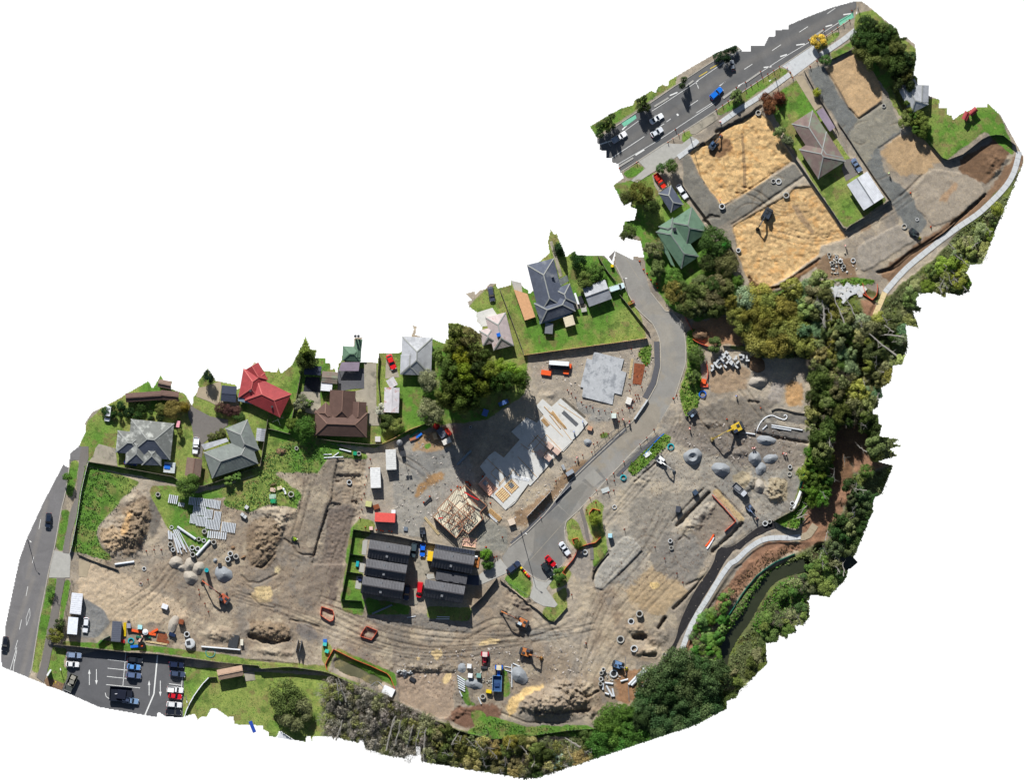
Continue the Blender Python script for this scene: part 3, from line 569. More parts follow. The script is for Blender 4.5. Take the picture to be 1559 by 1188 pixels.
# ---------------------------------------------------------------- materials used below
mat('concrete', (172, 170, 163), .9, .1, .8, .1); mat('concrete_old', (160, 152, 136), .9, .16, .5, .15, stain=((120, 116, 104), .35, .52))
mat('concrete_new', (196, 198, 198), .9, .08, 1.0, .08, stain=((168, 170, 172), .6, .55)); mat('slab_white', (204, 203, 198), .9, .07, .7, .05, stain=((180, 176, 165), .4, .55))
mat('concrete_brown', (168, 154, 130), .9, .12, .5, .12); mat('asphalt_dark', (92, 92, 96), .95, .15, 2, .2); mat('asphalt_path', (118, 113, 108), .95, .1, 1.5, .2)
mat('paint_white', (226, 226, 222), .7, .12, 2.5, .0); mat('paint_yellow', (214, 186, 70), .7, .1, 2, 0); mat('paint_mint', (118, 190, 160), .8, .12, 1.2, .05)
mat('kerb', (176, 170, 158), .9, .12, 1, .1); mat('timber', (196, 160, 112), .8, .15, 2.5, .1); mat('timber_pale', (216, 194, 148), .8, .12, 2.5, .1); mat('timber_grey', (120, 112, 100), .9, .2, 2, .15)
mat('deck', (206, 158, 116), .8, .14, 1.6, .1); mat('timber_pink', (222, 176, 160), .8, .12, 2.5, .1); mat('black_plastic', (22, 22, 24), .55, .2, 2, .1, spec=.5); mat('geo_black', (40, 38, 40), .8, .25, 1.2, .6, spec=.3)
mat('rubber', (18, 18, 19), .8, .1, 3, 0); mat('glass', (16, 22, 32), .06, .0, 1, 0, spec=.8); mat('steel', (150, 152, 155), .45, .1, 2, 0, metal=.6); mat('steel_dark', (58, 60, 64), .6, .2, 2, .1)
mat('white_plastic', (232, 234, 236), .5, .05, 2, 0); mat('pipe_white', (206, 210, 214), .6, .06, 2, 0); mat('teal', (24, 160, 170), .5, .1, 2, 0); mat('green_mesh', (30, 104, 84), .8, .2, 3, .2); mat('orange', (232, 92, 40), .6, .1, 2, 0)
mat('orange_mesh', (226, 96, 66), .8, .14, 3, .2); mat('red', (200, 40, 36), .5, .08, 2, 0); mat('blue', (36, 104, 200), .4, .06, 2, 0); mat('yellow', (226, 196, 30), .5, .1, 2, 0); mat('silt', (38, 38, 38), .8, .2, 2, .3)
mat('hivis', (190, 225, 60), .6, .1, 2, 0); mat('skin', (190, 140, 110), .6, .05, 3, 0); mat('trouser', (38, 42, 58), .9, .1, 3, 0); mat('rust', (138, 78, 50), .9, .25, 1.2, .25, stain=((100, 56, 38), 1.4, .5))
mat('water', (52, 56, 40), .12, .15, .3, .03, spec=.5); mat('pond_water', (96, 94, 72), .25, .22, .25, .05, spec=.4, stain=((152, 140, 96), .16, .5)); mat('gravel_grey', (140, 144, 148), .95, .22, 3.5, .9); mat('gravel_tan', (166, 158, 146), .95, .2, 3.5, .9)
mat('soil', (130, 104, 80), .95, .3, .9, 1.0, stain=((90, 72, 56), .9, .52)); mat('bark', (120, 110, 98), .9, .25, 2, .5); mat('brownwood', (176, 122, 92), .85, .2, 2.5, .1); mat('bark_pale', (150, 145, 136), .9, .2, 2, .4); mat('bark_dark', (70, 58, 46), .9, .25, 2, .5); mat('objcol', (0, 0, 0), .45, .05, 1, 0, objcol=True); mat('objcol_matt', (0, 0, 0), .85, .14, 1.4, .15, objcol=True)
mat('carpaint', (0, 0, 0), .28, .02, 1, 0, objcol=True, spec=.6); mat('brick_red', (128, 66, 50), .9, .2, 2, .3); mat('weatherboard', (206, 200, 188), .8, .06, 1, .05); mat('wall_dark', (44, 46, 52), .8, .1, 1, .1); mat('lamp_white', (235, 235, 230), .4, .02, 1, 0)
attr_mat('ground_soil', .16, .24, 1.0, s1=.3, s2=4.0, dist=.14, mott=.8); attr_mat('asphalt', .12, .1, .25, s1=.14, s2=3.5, dist=.02, mott=.16); attr_mat('turf', .16, .34, .9, s1=.25, s2=2.6, dist=.15, mott=.35)
leaf_mat('leaf', .5, 1.75)

FLATS = []
def pad(name, poly, top, m, label=None, kind='structure', cat=None, thick=.35, group=None):
    flat(poly); flat_polys.append(poly); FLATS.append((name, poly, top, m, label, kind, cat, thick, group))
# driveways and yards of the houses on the left
pad('driveway', A3('180 690 330 730 350 890 90 850 130 800 150 730'), .06, 'concrete_old', 'pale concrete drive west of the slate roofed house')
pad('driveway', A6('30 420 90 480 240 560 400 590 400 640 250 740 180 800 160 940 70 900 90 760 70 640 40 560'), .06, 'asphalt_path', 'curving asphalt drive leading to the white van')
pad('patio', A6('130 300 190 290 330 240 340 300 320 420 490 400 500 470 470 480 400 460 290 460 240 430 110 380'), .07, 'concrete_brown', 'weathered concrete yard above the dark hedge')
pad('patio', B1('130 690 280 700 300 1000 230 990 240 900 150 880 100 700'), .07, 'concrete_old'); pad('driveway', B1('680 430 790 430 790 800 820 1000 720 1000 710 820 600 820 590 690 680 665'), .06, 'concrete_old', 'long pale concrete drive beside the brown hipped roof')
pad('driveway', B1('880 350 930 345 1000 560 870 575'), .06, 'concrete_old', 'concrete strip under the red hatchback'); pad('deck_area', B1('150 560 280 560 285 700 130 690'), .09, 'wall_dark')
pad('driveway', B1('440 510 680 480 680 665 600 665 440 690'), .06, 'asphalt_dark'); pad('patio', B5('625 215 770 170 810 230 770 330 680 340 640 300'), .08, 'slab_white', 'bleached white patio by the lichened roof')
pad('garden_path', B6('520 150 545 145 630 430 605 445'), .05, 'concrete_old', 'straight garden path running down to the slate house'); pad('patio', B6('205 470 290 490 300 580 240 570'), .07, 'concrete')
pad('patio', B6('715 640 820 665 830 690 730 710'), .07, 'concrete_old')
pad('driveway', C6('540 740 780 580 940 590 1030 520 1100 560 930 680 870 720 760 800 670 850 530 940 480 920 610 810'), .07, 'concrete', 'broad pale vehicle crossing off the arterial road')
pad('driveway', C6('1000 440 1240 290 1270 360 1060 500 1020 500'), .07, 'concrete_old', 'concrete crossing opposite the blue car'); pad('driveway', D1('770 595 1060 400 1120 510 880 690 850 640'), .07, 'concrete_new', 'new wide concrete crossing at the paved site entrance')
pad('driveway', D1('890 700 960 680 1130 960 1075 1000'), .05, 'concrete_brown', 'narrow old drive beside the lichened red house'); pad('driveway', D4('105 250 150 240 215 320 110 380 85 300'), .05, 'asphalt_path')
pad('driveway', C6('670 870 750 850 830 960 730 1030 690 960'), .06, 'concrete_old'); pad('driveway', B3('790 460 800 340 830 300 950 300 960 480 890 560 870 700 800 840 760 840 780 600'), .06, 'concrete_old', 'shared concrete lane between the two rows of dark townhouses')
pad('driveway', B3('960 600 900 610 870 560 950 560'), .06, 'concrete'); pad('driveway', B8('190 690 260 780 60 870 0 880 0 840 60 790'), .06, 'concrete', 'curving concrete lane joining the dark townhouses to the cul-de-sac')
pad('driveway', B8('410 820 500 850 560 830 510 900 590 1010 570 1030 490 1020 430 990 395 960 420 870'), .06, 'concrete', 'short fan of pale concrete south of the cul-de-sac')
pad('driveway', A1('480 940 640 970 630 1188 440 1188'), .06, 'concrete', 'concrete site entrance crossing off the left road'); pad('driveway', A4('0 665 105 700 70 830 0 820'), .05, 'concrete_brown')
pad('patio', B3('310 260 355 250 340 390 300 385'), .06, 'concrete'); pad('patio', B3('270 450 330 460 320 550 275 540'), .06, 'concrete'); pad('patio', B3('255 580 310 575 290 700 240 690'), .06, 'concrete')
pad('car_park_verge', A2('400 930 430 900 580 960 560 1015 420 980'), .06, 'soil', 'dark planting bed with yellow flowers beside the car park')
pad('footpath', A1('735 0 800 0 800 110 770 190 720 420 690 640 640 800 620 970 565 960 640 570 690 450 715 130'), .12, 'asphalt_path', 'dark asphalt footpath beside the left road, upper stretch')
pad('footpath', A2('515 0 590 0 540 270 500 500 440 800 395 950 330 900 365 800 440 420 490 180'), .12, 'asphalt_path', 'dark asphalt footpath beside the left road, lower stretch')
pad('footpath', C7('100 600 70 700 100 730 40 660'), .1, 'asphalt_path')
# big building slab, grey slab
SLAB = E5('700 50 635 120 710 210 640 290 540 235 385 380 470 460 380 560 310 640 220 575 160 620 70 730 130 810 55 900 180 1030 200 1040 330 1170 430 1090 485 1010 555 905 575 925 660 835 745 735 800 660 895 575 910 578 1000 480 1000 465 1060 410 1155 290 1110 240 880 45 790 130')
flat(SLAB); level(SLAB, 0)
GSLAB = B7('565 85 810 145 785 240 830 255 790 440 730 425 715 520 465 455 475 380 450 375 505 140 545 150')
flat(GSLAB); HOUSEFL = E3('670 190 1000 500 890 610 950 690 720 930 640 850 540 985 195 665 270 590 250 550 550 240 590 270'); flat(HOUSEFL)
for p in (B3('225 160 950 270 1330 345 1540 420 1545 570 1300 860 880 850 300 800 115 795'),): flat(p, 2)
for p in (A3('470 470 890 490 820 865 535 855 320 755'), A6('180 865 415 785 385 675 545 610 660 945 255 1095'), A6('540 270 720 200 940 300 900 525 490 345'), B1('240 870 590 700 715 810 690 1120 230 1085'), B6('355 580 540 290 720 690 420 795'), C7('470 410 800 225 945 440 700 745')): flat(p, 3)
FP = [B7('1110 0 1115 200 1080 350 1010 480'), [B7(1080, 760), B7(940, 890), B7(740, 1095)], [B7(830, 720), B7(600, 930), B7(400, 1120), B8(600, 290), B8(380, 500), B8(270, 590)]]
FPQ = [offset_line(FP[0], 1.5)+offset_line(FP[0], 10)[::-1], offset_line(FP[1], -1)+offset_line(FP[1], -6)[::-1], offset_line(FP[2], -1.5)+offset_line(FP[2], 4)[::-1]]
for p in FPQ: flat(p)
flatten_now()
# paths laid in bays later are bedded on the final survey
PATH_E = smooth_line(D4('1155 200 1140 280 1110 360 1060 430 980 510 905 580 810 640 700 720 600 800 500 880 420 960 345 1050'), 1)
PATH_S = smooth_line(D6('490 780 400 790 300 785 200 800 120 850 60 900 0 970'), 1)[:-1]+smooth_line(D7('470 250 400 350 330 470 270 560 215 660 160 810'), 1)
PATH_T = D4('345 1050 320 1110 285 1188')
PATH_S0 = D6('600 690 540 780 490 782')
PATH_R1 = C6('905 710 1000 640 1090 550'); PATH_R2 = D1('215 1110 370 1000 560 880 700 780 860 660'); PATH_R3 = D1('1120 500 1240 420 1340 350 1440 270'); PATH_C = B8('750 340 780 440 800 560 825 610 830 700')
def hflat(line, w, z=None):
    sl_, d = segdist(line, w/2+8); f = 1-sstep(d, w/2+.5, w/2+4)
    H[sl_] = H[sl_]*(1-f)+(0.0 if z is None else z)*f
for ln, w_ in ((PATH_E, 12), (PATH_S, 12), (PATH_T, 12), (PATH_R1, 10), (PATH_R2, 9), (PATH_R3, 9), (PATH_C, 7), (PATH_S0, 14)): hflat(ln, w_, -.02)
# batter of black cloth between the works and the shared path
BIN = smooth_line([E6(1110, 800), E6(930, 880), E6(800, 990), E6(650, 1100)]+C3('1050 260 1020 400 900 560 830 690 760 850 740 960 680 1050 600 1180'), 1)
BOU = smooth_line([E6(1140, 880), E6(1000, 940), E6(850, 1020), E6(740, 1134)]+C3('1188 270 1100 380 1040 500 950 640 880 760 800 900 760 960 730 1050 690 1120 660 1188'), 1)
bm_ = sstep(blur(raster(BIN+BOU[::-1]), 2), .05, .5); H = H*(1-bm_)+(blur(H, 14)-.15)*bm_
H += bumpy*0
HF = H.copy()
def hz(px, py):
    x = (px+2)/ST; y = (py+2)/ST; i = int(min(max(x, 0), NX-2)); j = int(min(max(y, 0), NY-2)); a = x-i; b = y-j
    return float((HF[j, i]*(1-a)+HF[j, i+1]*a)*(1-b)+(HF[j+1, i]*(1-a)+HF[j+1, i+1]*a)*b)
def inside(px, py):
    i = int((px+2)/ST+.5); j = int((py+2)/ST+.5)
    return 0 <= i < NX and 0 <= j < NY and bool(INSIDE[j, i])
# ---------------------------------------------------------------- emit the ground meshes
cellin = INSIDE[:-1, :-1] & INSIDE[1:, :-1] & INSIDE[:-1, 1:] & INSIDE[1:, 1:]
cr = roadm[:-1, :-1] & roadm[1:, 1:]
cl = (lawnm[:-1, :-1] > .5) & ~cr
def emit(name, sel, material, label, skirt=None, dz=0.0):
    jj, ii = np.nonzero(sel); 
    corners = np.stack([jj*NX+ii, (jj+1)*NX+ii, (jj+1)*NX+ii+1, jj*NX+ii+1], 1)     # y down: this winding faces up
    u, inv = np.unique(corners, return_inverse=True); inv = inv.reshape(-1, 4)
    vj, vi = u//NX, u % NX
    co = np.stack([(gx[vi]-779.5)*S, (594-gy[vj])*S, HF[vj, vi]+dz], 1).astype(np.float32)
    al = ALB[vj, vi]; nv = len(u)
    me = bpy.data.meshes.new(name); me.vertices.add(nv); me.vertices.foreach_set('co', co.ravel())
    nf = len(inv); me.loops.add(nf*4); me.loops.foreach_set('vertex_index', inv.ravel().astype(np.int32))
    me.polygons.add(nf); me.polygons.foreach_set('loop_start', np.arange(0, nf*4, 4, dtype=np.int32)); me.polygons.foreach_set('loop_total', np.full(nf, 4, np.int32))
    me.update(calc_edges=True)
    a = me.color_attributes.new('albedo', 'FLOAT_COLOR', 'POINT'); a.data.foreach_set('color', np.concatenate([al, np.ones((nv, 1), np.float32)], 1).ravel())
    me.polygons.foreach_set('use_smooth', np.ones(nf, bool)); me.materials.append(MATS[material])
    o = link(name, me); tag(o, label, kind='structure'); return o
emit('ground', cellin & ~cr & ~cl, 'ground_soil', 'bare churned soil, sand and gravel of the building sites'); emit('lawn_ground', cellin & cl, 'turf', 'mown lawns, verges and rough grass between the works')
for k, nm in enumerate(('road', 'path', 'car_park', 'road', 'road')):
    m_ = raster(ROADS[k]); c_ = (m_[:-1, :-1] & m_[1:, 1:]) & cellin
    for q in range(k): 
        pm = raster(ROADS[q]); c_ &= ~(pm[:-1, :-1] & pm[1:, 1:])
    emit(nm, c_, 'asphalt', ('asphalt road along the left edge', 'asphalt corner of path by the slate roofed house', 'asphalt car park with painted bays', 'wide arterial road across the upper right', 'curving local road ending in a cul-de-sac')[k])
def slab(name, poly, top, m, label=None, kind='structure', cat=None, thick=.35, group=None, parent=None):
    b = MB(); b.prism([(WX(x), WY(y)) for x, y in poly], top-thick, top)
    o = b.build(name, MATS[m]); tag(o, label, cat, group, kind)
    if parent: o.parent = parent
    return o
for f_ in FLATS: slab(*f_)

# kerbs and paths laid in bays
def strip_pts(line, w):
    return [(p, q) for p, q in zip(offset_line(line, -w/2), offset_line(line, w/2))]
def resample(line, step):
    P = [Vector(p) for p in line]; out_ = [P[0]]; acc = 0
    for a, b in zip(P[:-1], P[1:]):
        L_ = (b-a).length; t = step-acc
        while t <= L_: out_.append(a+(b-a)*(t/L_)); t += step
        acc = L_-(t-step)
    if (P[-1]-out_[-1]).length > step*.3: out_.append(P[-1])
    return [(p.x, p.y) for p in out_]
def bays(name, line, w, step, top, m, label, gap=.12, jit=0.012, piece='slab'):
    pts = resample(line, step); L_, R_ = offset_line(pts, -w/2), offset_line(pts, w/2)
    root = empty(name, W(*pts[len(pts)//2], 0), label=label, kind='structure'); o0 = root.location
    for i in range(len(pts)-1):
        d = Vector((pts[i+1][0]-pts[i][0], pts[i+1][1]-pts[i][1])).normalized()*gap
        q = [(L_[i][0]+d.x, L_[i][1]+d.y), (L_[i+1][0]-d.x, L_[i+1][1]-d.y), (R_[i+1][0]-d.x, R_[i+1][1]-d.y), (R_[i][0]+d.x, R_[i][1]+d.y)]
        z = top+rr.uniform(-jit, jit); b = MB(); b.prism([(WX(x)-o0.x, WY(y)-o0.y) for x, y in q], z-.3, z); b.build(piece, MATS[m], root)
    return root
bays('footpath', PATH_E, 8.4, 11, .12, 'concrete_new', 'long pale concrete shared path curving along the top right gully')
bays('footpath', PATH_T, 8.0, 10, .12, 'timber_pale', 'sandy timber boarded end of the upper shared path', piece='board')
bays('footpath', PATH_S, 7.8, 10, .12, 'concrete_new', 'pale concrete shared path curving above the stream')
bays('footpath', PATH_S0, 11, 9, .11, 'concrete_brown', 'sandy coloured wider end of the lower shared path')
bays('footpath', PATH_R1, 7.5, 10, .13, 'concrete_new', 'roadside footpath bays by the broad vehicle crossing'); bays('footpath', PATH_R2, 7.5, 10, .13, 'concrete_new', 'roadside footpath bays above the first sand pad'); bays('footpath', PATH_R3, 8, 10, .13, 'concrete_new', 'roadside footpath bays at the top corner')
bays('footpath', PATH_C, 5.5, 9, .1, 'asphalt_path', 'narrow dark footpath between the two green islands')
def kerb(line, label, w=1.3, h=.13, m='kerb', step=12, name='kerb'):
    return bays(name, line, w, step, h, m, label, gap=.03, jit=.003, piece='kerbstone')
kerb([A1(625, 190), A1(590, 430), A1(555, 560), A1(490, 930), A1(440, 1130), A2(405, 130), A2(355, 380), A2(285, 835), A2(270, 870)], 'long pale kerb beside the left road')
kerb([C6(380, 845), C6(540, 745), C6(1000, 445), C6(1240, 290), D1(190, 1000), D1(400, 840), D1(600, 710), D1(770, 595), D1(1060, 400), D1(1340, 210), D1(1430, 60)][:1]+[C6(540, 745), C6(1000, 445), C6(1240, 290), D1(400, 840), D1(770, 595), D1(1060, 400), D1(1380, 180)], 'lower kerb of the arterial road')
kerb([C6(180, 540), C6(330, 435), C6(560, 280), C6(880, 60), C6(960, 10), D1(0, 650), D1(150, 550), D1(390, 435)], 'upper kerb of the arterial road')
kerb(PX('937 403 948.6 426.5 953.7 443 969 470 996 495 1005.6 520 1006.5 557 1000 585 987 609 966.7 638.5 929.6 673.7 887 714.4 864 737 831.6 781 801 811.6 776 832'), 'inner kerb of the curving local road')
kerb(PX('990.7 445 1014 475 1023.4 475 1040 493.7 1044.4 527 1043.6 554 1035 581 1026.7 606.4'), 'outer kerb of the bend in the local road')
kerb([B7(1060, 740), B7(940, 850), B7(720, 1080), B8(860, 215), B8(745, 345), B8(650, 430), B8(635, 490), B8(650, 580), B8(690, 640)], 'outer kerb of the local road beside the green islands')
kerb([B8(620, 735), B8(560, 800), B8(515, 850), B8(470, 850), B8(420, 820), B8(330, 740)], 'curved kerb round the end of the cul-de-sac')
slab('footpath', FPQ[0], .1, 'asphalt_dark', 'dark newly laid footpath beside the bend')
slab('footpath', FPQ[1], .1, 'asphalt_dark', 'dark newly laid footpath before the hedge strip')
slab('footpath', FPQ[2], .09, 'asphalt_dark', 'dark footpath beside the slab building site')
# black cloth batter
b = MB(); n_ = 40
def at(line, t):
    P = [Vector(p) for p in line]; Ls = [(P[i+1]-P[i]).length for i in range(len(P)-1)]; T_ = sum(Ls)*t
    for i, L_ in enumerate(Ls):
        if T_ <= L_ or i == len(Ls)-1: return P[i]+(P[i+1]-P[i])*min(1, T_/L_)
        T_ -= L_
for i in range(n_):
    for j in range(4):
        q = []
        for di, dj in ((0, 0), (0, 1), (1, 1), (1, 0)):
            t = (i+di)/n_; s_ = (j+dj)/4; p_ = at(BIN, t); q_ = at(BOU, t); c_ = p_*(1-s_)+q_*s_; zi = hz(p_.x, p_.y); zo = hz(q_.x, q_.y)
            z_ = max(zi*(1-s_)+zo*s_, hz(c_.x, c_.y))+.07+.08*math.sin(i*2.1+j*5+di*2.1+dj*5); q.append(W(c_.x, c_.y, z_))
        b.face(q[::-1])
tag(b.build('silt_cloth', MATS['geo_black'], smooth=True), 'black geotextile batter between the works and the shared path', 'ground cloth')
# stream and pond
def water(name, line, w, z, label, m='water'):
    slab(name, offset_line(line, -w/2)+offset_line(line, w/2)[::-1], z, m, label, thick=.1)
water('stream', STREAM2, 19, -1.15, 'still olive stream below the shared path'); water('stream', STREAM, 18, -1.15, 'dark upper reach of the stream under trees')
slab('pond', PX(' '.join('%g %g' % p for p in A8('690 560 740 520 830 560 1130 690 1140 780 1030 820 900 760 800 720 690 670'))), -.75, 'pond_water', 'murky sediment pond behind the orange barrier', thick=.1)
# ---- painted markings
def stripe(name, pts, label, m='paint_white', z=.010, w=None, parent=None):
    P = [(WX(x), WY(y)) for x, y in pts]; b = MB(); b.prism(P, z-.008, z); o = b.build(name, MATS[m]); tag(o, label, kind='structure'); return o
def lines(name, segs, w, label, m='paint_white', z=.010):
    b = MB()
    for a, c in segs:
        q = offset_line([a, c], -w/2)+offset_line([a, c], w/2)[::-1]; b.prism([(WX(x), WY(y)) for x, y in q], z-.008, z)
    return tag(b.build(name, MATS[m]), label, kind='structure')
lines('lane_marking', [(A1(368, 660), A1(352, 750)), (A1(305, 1000), A1(293, 1055)), (A2(252, 80), A2(236, 165)), (A2(195, 380), A2(176, 470)), (A2(160, 565), A2(135, 650))], .7, 'white centre dashes of the left road')
lines('diamond_marking', [(A2(268, 275), A2(236, 370)), (A2(236, 370), A2(240, 435)), (A2(240, 435), A2(272, 345)), (A2(272, 345), A2(268, 275))], .5, 'white diamond painted on the left road')
lines('hatch_marking', [(A2(152, 630), A2(90, 840)), (A2(130, 740), A2(120, 850)), (A2(152, 660), A2(130, 770))], .8, 'white flush median lines at the foot of the left road')
lines('bay_marking', [(A5(225, 500), A5(200, 785)), (A5(75, 565), A5(240, 585)), (A5(75, 637), A5(250, 655)), (A5(68, 705), A5(230, 722)), (A5(63, 772), A5(342, 800)), (A5(580, 765), A5(680, 778)), (A5(690, 700), A5(682, 800)), (A5(55, 840), A5(62, 870)), (A5(62, 870), A5(90, 890))], .9, 'white parking bay lines of the car park')
lines('lane_marking', [(A5(485, 530), A5(455, 850)), (A5(455, 850), A5(380, 1028))], 2.0, 'broad white dividing line in the car park')
def arrow(c, L_, up, lab):
    x, y = c; s_ = -1 if up else 1
    stripe('arrow_marking', [(x-.5, y-s_*L_/2), (x+.5, y-s_*L_/2), (x+.5, y+s_*(L_/2-7)), (x+1.9, y+s_*(L_/2-7)), (x, y+s_*L_/2), (x-1.9, y+s_*(L_/2-7)), (x-.5, y+s_*(L_/2-7))], lab)
arrow(A5(416, 800), 23, True, 'upward white arrow right of the parked blue cars'); arrow(A5(508, 805), 24, False, 'downward white arrow left of the red car'); arrow(A2(808, 900), 24, True, 'upward white arrow beside the rock truck'); arrow(A2(872, 900), 24, False, 'downward white arrow in the left car park aisle')
E_ = [((C6(300, 718)), C6(600, 520)), (C6(1005, 245), C6(1085, 192)), (C6(1280, 60), C6(1330, 25)), (D1(215, 775), D1(262, 737)), (D1(435, 625), D1(508, 577)), (D1(687, 455), D1(765, 402)), (D1(932, 288), D1(1010, 237)), (D1(1185, 120), D1(1258, 70)), (C6(840, 360), C6(800, 388)), (C6(780, 405), C6(700, 455))]
lines('lane_marking', E_, .8, 'white lane dashes along the arterial road')
lines('edge_marking', [(C6(330, 790), C6(720, 560)), (C6(720, 560), C6(1240, 215)), (D1(0, 1020), D1(150, 925)), (D1(370, 790), D1(770, 530)), (D1(770, 530), D1(1020, 380)), (D1(1150, 290), D1(1400, 130)), (C6(300, 560), C6(560, 370)), (C6(670, 290), C6(1090, 15)), (D1(0, 735), D1(400, 460)), (C6(540, 745), C6(780, 590))], .7, 'thin white edge lines of the arterial road')
lines('chevron_marking', [(C6(520, 690), C6(600, 640)), (C6(830, 150), C6(900, 120)), (C6(400, 460), C6(440, 420)), (D1(610, 608), D1(680, 600)), (D1(760, 510), D1(820, 490)), (D1(905, 405), D1(980, 395)), (D1(1170, 238), D1(1230, 222)), (D1(1330, 130), D1(1400, 120)), (C6(190, 595), C6(300, 560)), (D1(380, 775), D1(440, 745))], 1.8, 'white painted chevrons where the cycle lane crosses drives')
lines('tick_marking', [(C6(245, 560), C6(270, 570)), (C6(270, 570), C6(295, 610)), (C6(1060, 30), C6(1085, 60)), (C6(1085, 60), C6(1092, 88)), (D1(0, 740), D1(18, 795)), (D1(240, 572), D1(265, 575)), (D1(265, 575), D1(285, 612))], .5, 'small white parking ticks on the arterial road')
stripe('cross_marking', C6('888 318 902 312 914 328 900 336'), 'small white square mark in the traffic lane')
for a_, b_, lab in ((D1(25, 690), D1(100, 645), 'yellow dash beside the upper kerb, near one'), (D1(125, 620), D1(200, 578), 'yellow dash beside the upper kerb, far one')): lines('yellow_marking', [(a_, b_)], 1.2, lab, 'paint_yellow')
stripe('cycle_lane_patch', C6('390 400 520 325 530 355 420 435'), 'mint green cycle lane patch at the left end', 'paint_mint'); stripe('cycle_lane_patch', D1('1285 185 1420 110 1425 155 1300 228'), 'mint green cycle lane patch at the top right end', 'paint_mint')
lines('edge_marking', [(C7(180, 650), C7(320, 870)), (B8(390, 710), B8(640, 430)), (C7(320, 1050), C7(345, 1090))], .6, 'faint pale joint lines in the local road', 'concrete_old')
for a_, b_, lab in ((C6(690, 250), C6(820, 170), 'left traffic separator on the upper cycle lane'), (C6(970, 70), C6(1045, 15), 'right traffic separator on the upper cycle lane'), (C6(370, 795), C6(500, 715), 'traffic separator beside the lower left footpath'), (D1(245, 888), D1(360, 800), 'traffic separator just past the blue car'), (D1(450, 740), D1(580, 650), 'traffic separator left of the paved crossing'), (D1(1025, 352), D1(1150, 268), 'traffic separator beside the yellow shrub'), (C6(1310, 170), C6(1426, 90), 'traffic separator touching the blue car'), (D1(280, 525), D1(400, 445), 'traffic separator below the dark hedge')):
    kerb([a_, b_], lab, w=2.6, h=.16, m='concrete', step=10, name='separator')
# ---------------------------------------------------------------- houses
def wing_roof(mb, cx, cy, L_, w, a, e, p, ends='hh', over=0.0, ridge=None, m=0):
    """one hipped or gabled roof solid; L_ along the ridge; sizes in metres; e eave height, p rise"""
    ca, sa = math.cos(a), math.sin(a)
    def G(x, y, z): return (cx+x*ca-y*sa, cy+x*sa+y*ca, z)
    h, k = L_/2, w/2; run = k*0.98
    r0 = -h+(run if ends[0] == 'h' else 0); r1 = h-(run if ends[1] == 'h' else 0)
    if r0 > r1: r0 = r1 = (r0+r1)/2
    z = e+p; sl_ = math.hypot(k, p)
    A, B, C, D = G(-h, -k, e), G(h, -k, e), G(h, k, e), G(-h, k, e); P, Q = G(r0, 0, z), G(r1, 0, z)
    mb.face([A, B, Q, P], m, [(-h, 0), (h, 0), (r1, sl_), (r0, sl_)]); mb.face([C, D, P, Q], m, [(h, 0), (-h, 0), (r0, sl_), (r1, sl_)])
    mb.face([B, C, Q], m, [(-k, 0), (k, 0), (0, sl_)]); mb.face([D, A, P], m, [(-k, 0), (k, 0), (0, sl_)])
    t = 0.16; a2, b2, c2, d2 = G(-h, -k, e-t), G(h, -k, e-t), G(h, k, e-t), G(-h, k, e-t)
    for u, v, x, y in ((A, B, b2, a2), (B, C, c2, b2), (C, D, d2, c2), (D, A, a2, d2)): mb.face([x, u, v, y][::-1] if False else [y, x, v, u], m)
    mb.face([a2, d2, c2, b2], m)
    if ridge is not None:
        segs = [(P, Q)] if P != Q else []
        if ends[0] == 'h': segs += [(A, P), (D, P)]
        if ends[1] == 'h': segs += [(B, Q), (C, Q)]
        for u, v in segs:
            ridge.beam(Vector(u)+Vector((0, 0, .03)), Vector(v)+Vector((0, 0, .03)), .34, .10)
_w = MB(); _w.box(0, 0, 1.0, 2.1, 1.5, .06); _w = _w.build('window', MATS['glass']); WINME = _w.data; bpy.data.objects.remove(_w)
